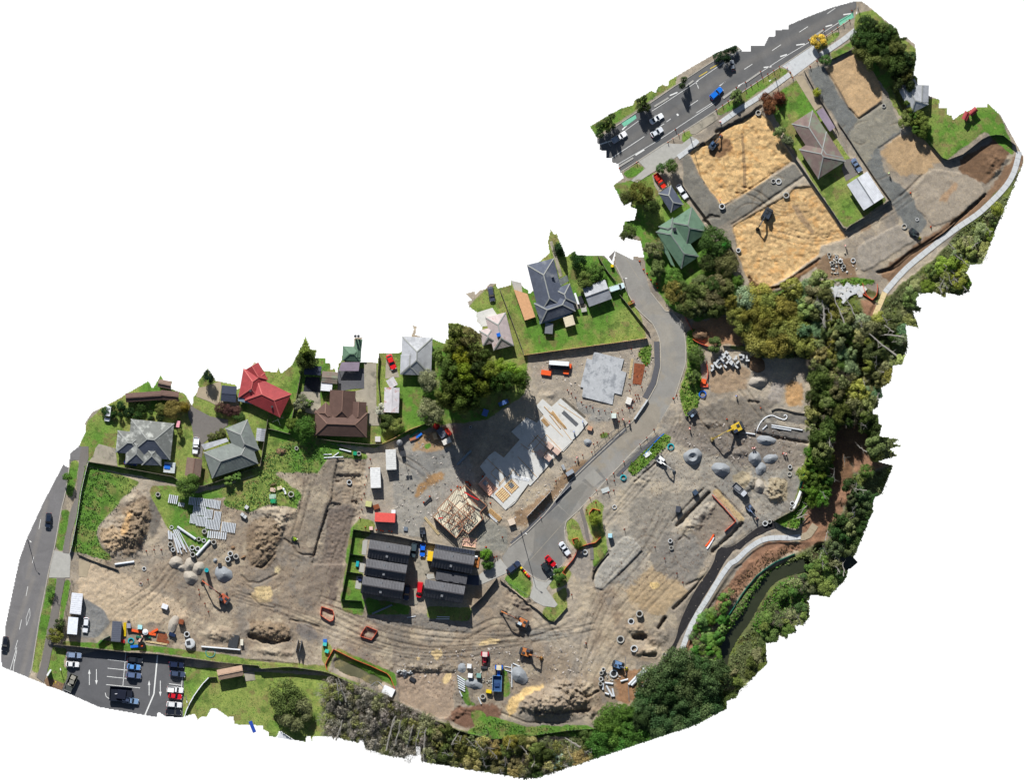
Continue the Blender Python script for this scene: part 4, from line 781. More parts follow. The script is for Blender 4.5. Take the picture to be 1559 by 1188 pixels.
def house(name, label, wings, roofm, wallm='weatherboard', ridgem=None, cat='house', eave=2.7, rise=.52, extras=None, win=True, chimney=None, group=None):
    """wings: (px, py, length, width, image angle, ends[, eave, rise])"""
    cx = sum(w[0] for w in wings)/len(wings); cy = sum(w[1] for w in wings)/len(wings); o0 = W(cx, cy, 0)
    root = empty(name, o0, label=label, cat=cat, group=group)
    rf = MB(); rg = MB(); wl = MB(); wn = []
    for i, w in enumerate(wings):
        px, py, L_, wd_, an, ends = w[:6]; e = (w[6] if len(w) > 6 else eave)+i*.004; rs = w[7] if len(w) > 7 else wd_*S/2*rise
        x, y = WX(px)-o0.x, WY(py)-o0.y; a = -R(an)
        wing_roof(rf, x, y, L_*S, wd_*S, a, e, rs, ends, ridge=rg)
        wl.box(x, y, -.3, e-.17-i*.003, L_*S-1.0, wd_*S-1.0, a)
        if 'g' in ends:       # gable walls under the verge
            ca, sa = math.cos(a), math.sin(a)
            for k, s_ in ((0, -1), (1, 1)):
                if ends[k] == 'g':
                    hx = s_*(L_*S/2-.5); kk = wd_*S/2-.5; top = e+rs*(kk/(wd_*S/2))-.12
                    wl.face([(x+hx*ca-yy*sa, y+hx*sa+yy*ca, zz) for yy, zz in ((-kk, e-.2), (kk, e-.2), (0, top))])
        if win:
            ca, sa = math.cos(a), math.sin(a); n = max(1, int(L_*S/4.5))
            for s_ in (-1, 1):
                for q in range(n):
                    u = (q+.5)/n*(L_*S-2)-(L_*S-2)/2; v = s_*(wd_*S/2-.5+.03); wn.append((x+u*ca-v*sa, y+u*sa+v*ca, a))
    wo = wl.build('wall', MATS[wallm], root); r_ = rf.build('roof', MATS[roofm], root)
    if rg.v: rg.build('ridge_cap', MATS[ridgem or roofm], r_)
    for x, y, a in wn: link('window', WINME, root, loc=(x, y, 0), rz=a)
    if chimney:
        for (qx, qy, sz, hh, mm_) in chimney:
            b = MB(); b.box(WX(qx)-o0.x, WY(qy)-o0.y, 2.5, hh, sz, sz, .3); b.box(WX(qx)-o0.x, WY(qy)-o0.y, hh, hh+.1, sz+.15, sz+.15, .3); b.build('chimney', MATS[mm_], r_)
    return root
def lean(parent_loc, root, quad, z0, z1, m, name='porch_roof', thick=.12):
    """sloping sheet roof on a traced quadrilateral; z0 for the first two corners, z1 for the last two"""
    b = MB(); n = len(quad); zs = [z0, z0]+[z1]*(n-2); P = [Vector((WX(x)-parent_loc.x, WY(y)-parent_loc.y, z)) for (x, y), z in zip(quad, zs)]
    if sum(P[i].x*P[(i+1) % n].y-P[(i+1) % n].x*P[i].y for i in range(n)) < 0: P.reverse()
    b.face(P); b.face([p-Vector((0, 0, thick)) for p in P][::-1])
    for i in range(n): q = P[(i+1) % n]; b.face([P[i]-Vector((0, 0, thick)), q-Vector((0, 0, thick)), q, P[i]])
    o = b.build(name, MATS[m], root)
    for p in P:
        b = MB(); c = sum(P, Vector())/n; d = p+(c-p)*.08; b.box(d.x, d.y, 0, d.z-thick-.005, .12, .12); b.build('post', MATS['timber_grey'], root)
    return o

# ---------------------------------------------------------------- vehicles
def rrect(L_, w, z, cx=0, r=.35, n=5, taper_f=1.0, zf=None):
    """rounded plan ring, front at +x"""
    pts = []
    for sx_, sy_, a0 in ((1, -1, -90), (1, 1, 0), (-1, 1, 90), (-1, -1, 180)):
        for k in range(n):
            t = R(a0+90*k/(n-1)); hx, hy = L_/2-r, w/2-r
            x = sx_*hx+r*math.cos(t); y = sy_*hy+r*math.sin(t)
            y *= 1-(1-taper_f)*max(0, x/(L_/2))**3
            zz = z if zf is None else zf(x, z)
            pts.append((cx+x, y, zz))
    return pts
WHEEL = None
CARS = {'hatch': (4.1, 1.75, 1.48, -1.75, 0.75, .55, .75, .95), 'sedan': (4.6, 1.78, 1.42, -1.35, 0.80, .75, .75, .92), 'suv': (4.6, 1.86, 1.70, -2.05, 0.85, .35, .6, 1.05), 'wagon': (4.7, 1.8, 1.5, -2.1, .85, .4, .75, .95), 'van': (4.9, 1.85, 1.95, -2.3, 1.45, .15, .7, 1.1), 'ute': (5.1, 1.85, 1.6, -.35, 1.1, .3, .6, 1.02)}
def car(kind, px, py, ang, rgb, label, z=None, roofrgb=None, group=None, cat=None, bed=None, scale=1.0):
    L_, w, Ht, cb, cf, rb, rfw, belt = CARS[kind]
    z = hz(px, py)+.05 if z is None else z
    root = empty({'van': 'parked_van', 'ute': 'pickup_truck'}.get(kind, 'parked_car'), W(px, py, z), -R(ang), label, cat or {'van': 'van', 'ute': 'pickup'}.get(kind, 'car'), group)
    root.scale = (scale,)*3; col = (*lin(rgb), 1)
    def zf(x, zz): 
        t = x/(L_/2)
        return zz-.16*max(0, t-.35)/.65-(.05*max(0, -t-.7)/.3)
    b = MB()
    b.stack([rrect(L_-.12, w-.16, .28, r=.35, taper_f=.88), rrect(L_, w, .45, r=.42, taper_f=.88), rrect(L_, w, .68, r=.42, taper_f=.86), rrect(L_-.1, w-.08, belt-.12, r=.42, taper_f=.84, zf=zf), rrect(L_-.28, w-.26, belt, r=.38, taper_f=.82, zf=zf)], 0)
    body = b.build('body', MATS['carpaint'], root, smooth=False); body.color = col
    # glasshouse
    g = MB(); n = 5
    def ring(x0, x1, wd_, z_, r): return rrect(x1-x0, wd_, z_, cx=(x0+x1)/2, r=r)
    g.stack([ring(cb, cf, w-.22, belt-.06, .2), ring(cb+rb, cf-rfw, w-.48, Ht-.05, .22)], 0)
    g.build('window', MATS['glass'], root)
    t = MB(); t.stack([ring(cb+rb-.04, cf-rfw+.04, w-.46, Ht-.06, .22), ring(cb+rb+.02, cf-rfw-.02, w-.52, Ht, .24)], 0)
    for s_ in (-1, 1):
        for (xa, xb) in ((cb+.06, cb+rb), (cf-.05, cf-rfw), ((cb+cf)/2, (cb+rb+cf-rfw)/2)):
            t.beam((xa, s_*(w/2-.12), belt-.05), (xb, s_*(w/2-.245), Ht-.05), .07, .07)
    ro = t.build('roof', MATS['carpaint'], root); ro.color = (*lin(roofrgb), 1) if roofrgb else col
    if kind == 'ute':
        bd = MB(); x0, x1 = -L_/2+.06, cb-.05; bc = (x0+x1)/2; bl = x1-x0
        bd.box(bc, 0, belt-.02, belt+.02, bl, w-.1)
        for s_ in (-1, 1): bd.box(bc, s_*(w/2-.06), belt+.02, belt+.3, bl, .06)
        bd.box(x0+.03, 0, belt+.02, belt+.3, .06, w-.24); bd.box(x1-.03, 0, belt+.02, belt+.55, .06, w-.24)
        bo = bd.build('tray', MATS['objcol_matt'], root); bo.color = (*lin(bed or (170, 172, 178)), 1)
    for sx_, sy_ in ((1, 1), (1, -1), (-1, 1), (-1, -1)):
        wb = MB(); x, y = sx_*L_*.31, sy_*(w/2-.11); wb.tube((x, y-.11, .31), (x, y+.11, .31), .31, n=10); wb.tube((x, y-.12*1, .31), (x, y+.12, .31), .17, n=8, m=1); wb.build('wheel', [MATS['rubber'], MATS['steel']], root)
    for s_ in (-1, 1):
        h = MB(); h.box(L_/2-.10, s_*(w/2-.34), .6, .74, .16, .32, 0); h.build('headlight', MATS['lamp_white'], root)
        h = MB(); h.box(-L_/2+.05, s_*(w/2-.3), .68, .84, .12, .24, 0); h.build('tail_light', MATS['red'], root)
        h = MB(); h.box(cf-.45, s_*(w/2+.07), belt-.02, belt+.13, .14, .18); mo = h.build('mirror', MATS['carpaint'], root); mo.color = col
    return root
def excavator(px, py, body_ang, reach, rgb, label, size=1.0, boom_ang=None, trk_ang=None, cabrgb=(50, 54, 60), bucket=(90, 84, 74), z=None, name='excavator'):
    """angles in sheet degrees; reach in metres from slew centre to bucket"""
    z = hz(px, py) if z is None else z
    root = empty(name, W(px, py, z), -R(body_ang), label, 'excavator'); k = size; col = (*lin(rgb), 1)
    ta = -R((trk_ang if trk_ang is not None else body_ang)-body_ang)
    for s_ in (-1, 1):
        b = MB(); ox, oy = -math.sin(ta)*s_*1.05*k, math.cos(ta)*s_*1.05*k
        prof = [(-1.75, .35), (-1.5, 0), (1.5, 0), (1.75, .35), (1.6, .72), (-1.6, .72)]; ca, sa = math.cos(ta), math.sin(ta); vs = []
        for sy_ in (-.26, .26):
            for x, zz in prof: vs.append((ox+x*k*ca-sy_*k*sa, oy+x*k*sa+sy_*k*ca, zz*k))
        b.idx(vs, [tuple(range(6)), tuple(range(6, 12))[::-1]]+[((i+1) % 6, i, 6+i, 6+(i+1) % 6) for i in range(6)])
        for q in range(12):
            x = (-1.5+q*.27)*k; b.box(ox+x*ca, oy+x*sa, .72*k, .77*k, .1*k, .5*k, ta)
        b.build('track', MATS['steel_dark'], root)
    b = MB(); b.disc(0, 0, .5*k, .95*k, .6*k); b.box(0, 0, .3*k, .6*k, 1.2*k, 1.7*k, ta); b.build('undercarriage', MATS['steel_dark'], root)
    b = MB(); b.stack([rrect(3.0*k, 2.3*k, .95*k, cx=-.35*k, r=.35*k), rrect(3.0*k, 2.3*k, 1.55*k, cx=-.35*k, r=.35*k), rrect(2.8*k, 2.1*k, 1.75*k, cx=-.4*k, r=.35*k)])
    h = b.build('housing', MATS['objcol_matt'], root); h.color = col
    b = MB(); b.stack([rrect(.7*k, 2.25*k, 1.0*k, cx=-1.75*k, r=.3*k), rrect(.75*k, 2.3*k, 1.8*k, cx=-1.75*k, r=.3*k), rrect(.6*k, 2.1*k, 1.95*k, cx=-1.7*k, r=.25*k)]); b.build('counterweight', MATS['steel_dark'], root)
    b = MB(); b.box(-.75*k, -.35*k, 1.75*k, 1.95*k, .8*k, .7*k); b.tube((-1.1*k, -.5*k, 1.7*k), (-1.1*k, -.5*k, 2.2*k), .07*k); b.build('engine_cover', MATS['steel_dark'], root)
    b = MB(); b.box(.45*k, .68*k, 1.0*k, 2.55*k, 1.25*k, .85*k, t=.9); c = b.build('cab', MATS['glass'], root)
    b = MB(); b.box(.43*k, .68*k, 2.55*k, 2.66*k, 1.2*k, .84*k)
    for sx_ in (-.58, .58):
        for sy_ in (-.4, .4): b.beam((.45*k+sx_*k, .68*k+sy_*k, 1.0*k), (.45*k+sx_*.9*k, .68*k+sy_*.9*k, 2.57*k), .09*k, .09*k)
    co = b.build('cab_roof', MATS['objcol_matt'], c); co.color = (*lin(cabrgb), 1)
    if reach > 0:
        ba = -R((boom_ang if boom_ang is not None else body_ang)-body_ang); d = Vector((math.cos(ba), math.sin(ba), 0)); o = Vector((.55*k, -.25*k, 1.3*k))
        p1 = o+d*(reach*.30)+Vector((0, 0, reach*.36)); p2 = o+d*(reach*.62)+Vector((0, 0, reach*.38)); p3 = o+d*(reach*.90)+Vector((0, 0, -.45*k))
        b = MB(); b.beam(o, p1, .38*k, .5*k); b.beam(p1, p2, .34*k, .42*k); bo = b.build('boom', MATS['objcol_matt'], root); bo.color = col
        b = MB(); b.beam(p2+Vector((0, 0, .2*k)), p3, .30*k, .34*k); so_ = b.build('stick', MATS['objcol_matt'], root); so_.color = col
        b = MB(); b.tube(o+Vector((0, 0, -.1)), p1+Vector((0, 0, .35*k))*.4, .09*k, n=6); b.tube(p1+Vector((0, 0, .35*k)), p2+Vector((0, 0, .42*k)), .08*k, n=6); b.build('ram', MATS['steel'], root)
        b = MB(); n = Vector((-d.y, d.x, 0)); prof = [(0, .1), (.45, .05), (.75, -.35), (.55, -.8), (.05, -.85), (-.15, -.45)]; vs = []
        for s_ in (-.55, .55):
            for u, v in prof: vs.append(p3+d*u*k-d*.2*k+n*s_*k+Vector((0, 0, v*k)))
        b.idx(vs, [tuple(range(6)), tuple(range(6, 12))[::-1]]+[(i+1, i, 6+i, 7+i) for i in range(5)])
        for q in range(5): b.beam(p3-d*.3*k+n*(-.45+q*.22)*k+Vector((0, 0, -.5*k)), p3-d*.5*k+n*(-.45+q*.22)*k+Vector((0, 0, -.75*k)), .07*k, .07*k)
        bu = b.build('bucket', MATS['objcol_matt'], root); bu.color = (*lin(bucket), 1)
    return root

# ---------------------------------------------------------------- trees
def crown_mesh(name, seed, kind='broad', n=2600, size=.55):
    r = np.random.default_rng(seed)
    if kind == 'broad': nl, zc = 20, .62
    elif kind == 'dense': nl, zc = 34, .6
    elif kind == 'feather': nl, zc = 16, .6
    else: nl, zc = 12, .6
    lob = []
    for i in range(nl):
        t = r.random()*6.283; d = math.sqrt(r.random())*.78; hh = .35+.55*(1-d*d)+r.normal()*.07
        lob.append((d*math.cos(t), d*math.sin(t), hh, .2+.16*r.random(), r.random()))
    lob = np.array(lob)
    li = r.integers(0, nl, n); L_ = lob[li]
    v = r.normal(size=(n, 3)); v /= np.linalg.norm(v, axis=1)[:, None]; v[:, 2] = np.abs(v[:, 2])*1.0-.35*(r.random(n) < .35)
    rad = L_[:, 3]*(.72+.38*r.random(n))
    c = np.stack([L_[:, 0], L_[:, 1], L_[:, 2]], 1)+v*rad[:, None]*np.array([1, 1, .8])
    if kind == 'conifer':
        z = r.random(n)**1.4; rr_ = (1-z)*.95*(.35+.65*r.random(n))*(1+.18*np.sin(z*40)); t = r.random(n)*6.283
        c = np.stack([rr_*np.cos(t), rr_*np.sin(t), .05+z*1.0], 1); v = np.stack([np.cos(t), np.sin(t), .6+0*t], 1)
    sz = size*(.6+.8*r.random(n))
    # leaf clump: a bent quad facing roughly outwards
    nrm = v+r.normal(size=(n, 3))*.55; nrm /= np.linalg.norm(nrm, axis=1)[:, None]
    a = np.cross(nrm, r.normal(size=(n, 3))); a /= np.linalg.norm(a, axis=1)[:, None]; b = np.cross(nrm, a)
    asp = 2.6 if kind == 'feather' else 1.25
    a = a*sz[:, None]*.5*asp; b = b*sz[:, None]*.5/ (1.3 if kind == 'feather' else 1)
    sc = 5.0
    C = c*np.array([sc, sc, sc*1.15])
    V = np.stack([C-a, C-b*.7+nrm*.05, C+a, C+b*.7], 1).reshape(-1, 3).astype(np.float32)
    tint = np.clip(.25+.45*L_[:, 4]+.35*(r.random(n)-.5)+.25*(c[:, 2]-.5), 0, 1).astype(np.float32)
    if kind == 'conifer': tint = np.clip(.5+.5*(r.random(n)-.5), 0, 1).astype(np.float32)
    return V, tint
def leaf_mesh(name, V, tint, mat_='leaf'):
    n = len(V)//4; me = bpy.data.meshes.new(name); me.vertices.add(n*4); me.vertices.foreach_set('co', V.ravel()); me.loops.add(n*4); me.loops.foreach_set('vertex_index', np.arange(n*4, dtype=np.int32))
    me.polygons.add(n); me.polygons.foreach_set('loop_start', np.arange(0, n*4, 4, dtype=np.int32)); me.polygons.foreach_set('loop_total', np.full(n, 4, np.int32)); me.update(calc_edges=True)
    at_ = me.attributes.new('tint', 'FLOAT', 'FACE'); at_.data.foreach_set('value', tint.astype(np.float32)); me.materials.append(MATS[mat_]); return me
CR = {}
for kind, ns, cnt, sz in (('broad', 3, 5000, .4), ('dense', 4, 7000, .33), ('feather', 3, 4600, .38), ('conifer', 2, 2600, .6), ('sparse', 2, 900, .42)):
    CR[kind] = []
    for s_ in range(ns):
        V, t = crown_mesh(kind, 100+s_*7+len(kind), kind, cnt, sz); CR[kind].append((leaf_mesh('crown', V, t), V, t))
def trunk_mesh(seed, bark, spread=1.0, nb=6, bare=False):
    r = random.Random(seed); b = MB(); b.tube((0, 0, -.5), (.1, .05, 2.2), .26, .2, 7); b.tube((.1, .05, 2.2), (.2, -.1, 4.3), .2, .1, 6)
    for k in range(nb):
        t = 6.283*k/nb+r.uniform(-.4, .4); z0 = r.uniform(1.3, 3.2); L_ = r.uniform(2.4, 4.2)*spread; p = Vector((.1, 0, z0)); q = p+Vector((math.cos(t)*L_*.55, math.sin(t)*L_*.55, L_*.5)); b.tube(p, q, .12, .07, 5)
        for j in range(3 if bare else 2):
            t2 = t+r.uniform(-.9, .9); q2 = q+Vector((math.cos(t2), math.sin(t2), r.uniform(.1, .7)))*r.uniform(1.0, 2.2)*spread; b.tube(q, q2, .07, .025, 4)
            if bare:
                for jj in range(5):
                    t3 = t2+r.uniform(-1.3, 1.3); s0 = q+(q2-q)*r.uniform(.2, 1); s1 = s0+Vector((math.cos(t3), math.sin(t3), r.uniform(-.2, .7)))*r.uniform(.8, 1.7); b.tube(s0, s1, .04, .012, 3)
                    for j4 in range(2): t4 = t3+r.uniform(-1, 1); b.tube(s1, s1+Vector((math.cos(t4), math.sin(t4), r.uniform(-.2, .5)))*r.uniform(.4, .9), .022, .008, 3)
    o = b.build('trunk', MATS[bark]); me = o.data; bpy.data.objects.remove(o); return me
TK = {'bark': [trunk_mesh(s_, 'bark') for s_ in range(2)], 'bark_dark': [trunk_mesh(s_+5, 'bark_dark') for s_ in range(2)], 'bare': [trunk_mesh(s_+9, 'bark_pale', 1.15, 9, True) for s_ in range(4)], 'twig': [trunk_mesh(s_+19, 'bark', 1.15, 10, True) for s_ in range(3)]}
OUTB = np.array([(WX(x), WY(y)) for x, y in OUT], np.float32)
def clip_leaves(V, t, mat4):
    C = V.reshape(-1, 4, 3).mean(1); Wc = C @ np.array(mat4.to_3x3()).T+np.array(mat4.translation); px = Wc[:, 0]/S+779.5; py = 594-Wc[:, 1]/S
    i = np.clip(((px+2)/ST+.5).astype(int), 0, NX-1); j = np.clip(((py+2)/ST+.5).astype(int), 0, NY-1); ok = INSIDE[j, i]
    return V.reshape(-1, 4, 3)[ok].reshape(-1, 3), t[ok], ok.mean()
tr = random.Random(77)
def tree(px, py, r, rgb, label, kind='broad', h=None, group=None, cat='tree', name=None, bark=None, lean_=0.0, clip=True, zs=None):
    """r: crown radius in sheet units"""
    z = hz(px, py)
    if not inside(px, py): z = 0
    k = r*S/5.0*1.06; hh = (h if h else r*S*1.9); kz = hh/7.0 if zs is None else zs
    root = empty(name or {'conifer': 'conifer_tree', 'bare': 'bare_tree', 'sparse': 'sparse_tree', 'feather': 'feathery_shrub', 'broad': 'spreading_tree'}.get(kind, 'broadleaf_tree'), W(px, py, z), 0, label, cat, group)
    rz = tr.uniform(0, 6.28)
    if kind == 'bare':
        me = tr.choice(TK['bare']); t = link('trunk', me, root, rz=rz); t.scale = (k*1.15, k*1.15, kz*.9); t.rotation_euler = (tr.uniform(-.25, .25)+lean_, tr.uniform(-.25, .25), rz)
        if rgb is None: return root
        kind = 'sparse'
    else:
        me = tr.choice(TK['twig' if kind == 'sparse' else (bark or 'bark_dark')]); t = link('trunk', me, root, rz=rz); t.scale = (k*.95, k*.95, kz)
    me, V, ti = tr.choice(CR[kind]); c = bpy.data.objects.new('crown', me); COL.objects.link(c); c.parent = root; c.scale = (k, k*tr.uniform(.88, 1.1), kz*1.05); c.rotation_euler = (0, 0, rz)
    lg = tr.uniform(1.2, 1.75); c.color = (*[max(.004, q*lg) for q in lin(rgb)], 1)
    if clip:
        m4 = Matrix.Translation(root.location) @ Matrix.Rotation(rz, 4, 'Z') @ Matrix.Diagonal((*c.scale, 1))
        V2, t2, f = clip_leaves(V, ti, m4)
        if f < .995 and len(t2) > 30: c.data = leaf_mesh('crown', V2, t2); t.scale = (t.scale[0]*.35, t.scale[1]*.35, t.scale[2])
    return root
PATHM = np.zeros((NY, NX), bool)
for l_, w_ in ((PATH_E, 10), (PATH_S, 10), (PATH_T, 10), (PATH_R1, 9), (PATH_R2, 9), (PATH_R3, 9), (PATH_C, 7), (PATH_S0, 13)): PATHM |= raster(offset_line(l_, -w_/2)+offset_line(l_, w_/2)[::-1])
def cover(name, polys, dens, size, rgb, label, seed=0, avoid=None, hgt=.35, matn='leaf', stuff=True, zoff=0, thr=None):
    """countless low leaves over an area: one mesh"""
    r = np.random.default_rng(seed+500); allp = []
    m_ = np.zeros((NY, NX), bool)
    for p in polys: m_ |= raster(p)
    m_ &= INSIDE & ~roadm & ~PATHM
    if avoid is not None: m_ &= ~avoid
    if thr is not None: m_ &= N2 > thr
    jj, ii = np.nonzero(m_); n = int(len(jj)*(ST*S)**2*dens)
    if n < 1: return
    q = r.integers(0, len(jj), n); px = gx[ii[q]]+r.random(n)*ST; py = gy[jj[q]]+r.random(n)*ST; z = HF[jj[q], ii[q]]
    cl_ = N3[jj[q], ii[q]]
    c = np.stack([(px-779.5)*S, (594-py)*S, z+zoff+hgt*(r.random(n)**1.5)*(cl_*1.6)], 1)
    nrm = r.normal(size=(n, 3))*.6+np.array([0, 0, 1.0]); nrm /= np.linalg.norm(nrm, axis=1)[:, None]
    a = np.cross(nrm, r.normal(size=(n, 3))); a /= np.linalg.norm(a, axis=1)[:, None]; b = np.cross(nrm, a); sz = size*(.5+r.random(n))
    a *= (sz*.75)[:, None]; b *= (sz*.4)[:, None]
    V = np.stack([c-a, c-b, c+a, c+b], 1).reshape(-1, 3).astype(np.float32)
    me = leaf_mesh(name, V, np.clip(cl_+(r.random(n)-.5)*.5, 0, 1)); o = link(name, me); o.color = (*lin(rgb), 1); tag(o, label, kind='stuff'); return o

# ---------------------------------------------------------------- fences and small things
def fence(line, label, h=1.8, m='timber_grey', step=12, th=.06, cap=None, cat='fence', group=None, name='fence', solid=True, panelname='panel', post=.11, zb=None):
    pts = resample([Vector(p) for p in line], step); c = pts[len(pts)//2]; o0 = W(*c, 0)
    root = empty(name, o0, label=label, cat=cat, group=group)
    for i, p in enumerate(pts):
        z = hz(*p) if zb is None else zb; b = MB(); b.box(WX(p[0])-o0.x, WY(p[1])-o0.y, z-.3, z+h+.06, post, post); b.build('post', MATS[m if cap is None else cap], root)
    for p, q in zip(pts[:-1], pts[1:]):
        zp = hz(*p) if zb is None else zb; zq = hz(*q) if zb is None else zb; P = W(*p, zp)-o0; Q = W(*q, zq)-o0; b = MB(); d = Q-P; L_ = d.length
        if L_ < .2: continue
        if solid:
            n = max(1, int(L_/.6)) if m.startswith('timber') else 1
            for k in range(n):
                a_ = P+d*(k/n+.004); e_ = P+d*((k+1)/n-.004); j = rr.uniform(-.012, .012) if n > 1 else 0
                w_ = Vector((-d.y, d.x, 0)).normalized(); b.beam(a_+Vector((0, 0, h/2))+w_*j, e_+Vector((0, 0, h/2))+w_*j, th, h)
            if m.startswith('timber'): b.beam(P+Vector((0, 0, h*.95))+w_*.06, Q+Vector((0, 0, h*.95))+w_*.06, .05, .09)
        else:
            for zz in (.06, h/2, h-.04): b.beam(P+Vector((0, 0, zz)), Q+Vector((0, 0, zz)), .045, .045)
            n = max(2, int(L_/.35))
            for k in range(1, n): x = P+d*k/n; b.beam(x+Vector((0, 0, .06)), x+Vector((0, 0, h-.04)), .02, .02)
        b.build(panelname, MATS[m], root)
    return root
def cone(px, py, label, group, z=None, k=1.0, post=False):
    z = hz(px, py) if z is None else z; root = empty('marker_post' if post else 'traffic_cone', W(px, py, z), label=label, cat='marker post' if post else 'traffic cone', group=group)
    if 'A' not in CONE:
        b = MB(); b.box(0, 0, 0, .05, .42, .42); o1 = b.build('base', MATS['rubber'], root); CONE['A'] = o1.data
        b = MB(); b.tube((0, 0, .05), (0, 0, .75), .17, .035, 8); o2 = b.build('body', MATS['orange'], root); CONE['B'] = o2.data
        b = MB(); b.tube((0, 0, .05), (0, 0, 1.05), .1, .09, 8); o3 = b.build('body', MATS['orange'], root); CONE['C'] = o3.data
        bpy.data.objects.remove(o1); bpy.data.objects.remove(o2); bpy.data.objects.remove(o3)
    link('base', CONE['A'], root); link('body', CONE['C' if post else 'B'], root); root.scale = (k*1.1,)*3
CONE = {}
def mhole(px, py, r, label, z0=None, h=.5, lid=True, m='concrete', group=None, wall=.16, dark=True):
    z = hz(px, py) if z0 is None else z0; root = empty('manhole_riser', W(px, py, z), label=label, cat='manhole', group=group); rm_ = r*S
    b = MB(); b.ring(0, 0, -.3, h, rm_, rm_*(1-wall*2), 18); b.build('ring', MATS[m], root)
    b = MB(); b.disc(0, 0, -.28, h-.12 if lid else -.1, rm_*(1-wall*2)*.98, 14); b.build('lid', MATS[m if lid == 'same' else 'black_plastic'], root)
    return root
def pipe(px1, py1, px2, py2, r, label, z=None, m='pipe_white', group=None, cat='pipe', n=10, hollow=True):
    z_ = hz((px1+px2)/2, (py1+py2)/2) if z is None else z; c = W((px1+px2)/2, (py1+py2)/2, z_+r+.01); root = empty('pipe', c, label=label, cat=cat, group=group)
    p, q = W(px1, py1, z_+r+.01)-c, W(px2, py2, z_+r+.01)-c; b = MB(); b.tube(p, q, r, n=n); b.build('barrel', MATS[m], root); d = (q-p).normalized()
    b = MB(); b.tube(q-d*.25, q+d*.02, r*1.14, n=n); b.build('collar', MATS[m], root)
    return root
def bundle(c, L_, w, ang, n, label, h=.18, m='pipe_white', name='pipe_stack', cat='pipe stack', piece='pipe', group=None, rad=None, layers=1):
    """n pieces lying side by side; L_ (sheet units) long each, total width w"""
    z = hz(*c); root = empty(name, W(*c, z), -R(ang), label, cat, group); r_ = rad or w*S/n*.37
    b = MB(); b.tube((-L_*S/2, 0, 0), (L_*S/2, 0, 0), r_, n=6); o = b.build(piece, MATS[m], root); me = o.data; bpy.data.objects.remove(o)
    for l in range(layers):
        for k in range(n-l):
            o = link(piece, me, root, loc=(rr.uniform(-.04, .04), (k-(n-l-1)/2)*w*S/n, h+l*r_*1.75))
    return root
def pile(c, rx, ry, ang, h, m, label, name='gravel_pile', cat='gravel pile', seed=0, crater=0, rough=.35, kind=None):
    px, py = c; z = hz(px, py); r = random.Random(seed+int(px)); n, k_ = (40, 14) if rx > 6 else (12, 5); vs = [(0, 0, h*(1-crater))]; ph = [r.uniform(0, 6.28) for _ in range(6)]
    for j in range(1, k_+1):
        t = j/k_
        for i in range(n):
            a = 6.283*i/n; w_ = 1+(.09*math.sin(2*a+ph[0])+.05*math.sin(3*a+ph[1])+.03*math.sin(7*a+ph[2]))*t; x, y = math.cos(a)*t*w_*rx*S, math.sin(a)*t*w_*ry*S
            hh = h*(1-t)**1.1*(1-.25*(1-t)**3)*1.15 if not crater else h*(min(1, (1-t)*1.9)-crater*max(0, 1-t/.5))
            hh += rough*h*.16*math.sin(a*3+t*5+ph[3])*t*(1-t)*2+r.uniform(-1, 1)*.045*min(1, (1-t)*4)
            vs.append((x, y, hh if j < k_ else -.35))
    fs = [(0, 1+i, 1+(i+1) % n) for i in range(n)]
    for j in range(k_-1):
        for i in range(n): i2 = (i+1) % n; fs.append((1+j*n+i, 1+(j+1)*n+i, 1+(j+1)*n+i2, 1+j*n+i2))
    b = MB(); b.idx(vs, fs); o = b.build(name, MATS[m], loc=W(px, py, z), rz=-R(ang), smooth=rx > 6); tag(o, label, cat, kind=kind); return o
def crate(px, py, L_, w, h, ang, m, label, name='crate', cat='crate', rgb=None, lid=True, z=None):
    z = hz(px, py) if z is None else z; root = empty(name, W(px, py, z), -R(ang), label, cat)
    b = MB(); b.box(0, 0, 0, h, L_*S, w*S); o = b.build('body', MATS[m], root)
    if rgb: o.color = (*lin(rgb), 1)
    if lid:
        b = MB(); b.box(0, 0, h+.003, h+.08, L_*S+.08, w*S+.08, t=.96); o = b.build('lid', MATS[m], root)
        if rgb: o.color = (*lin(rgb), 1)
    return root
PERS = {}
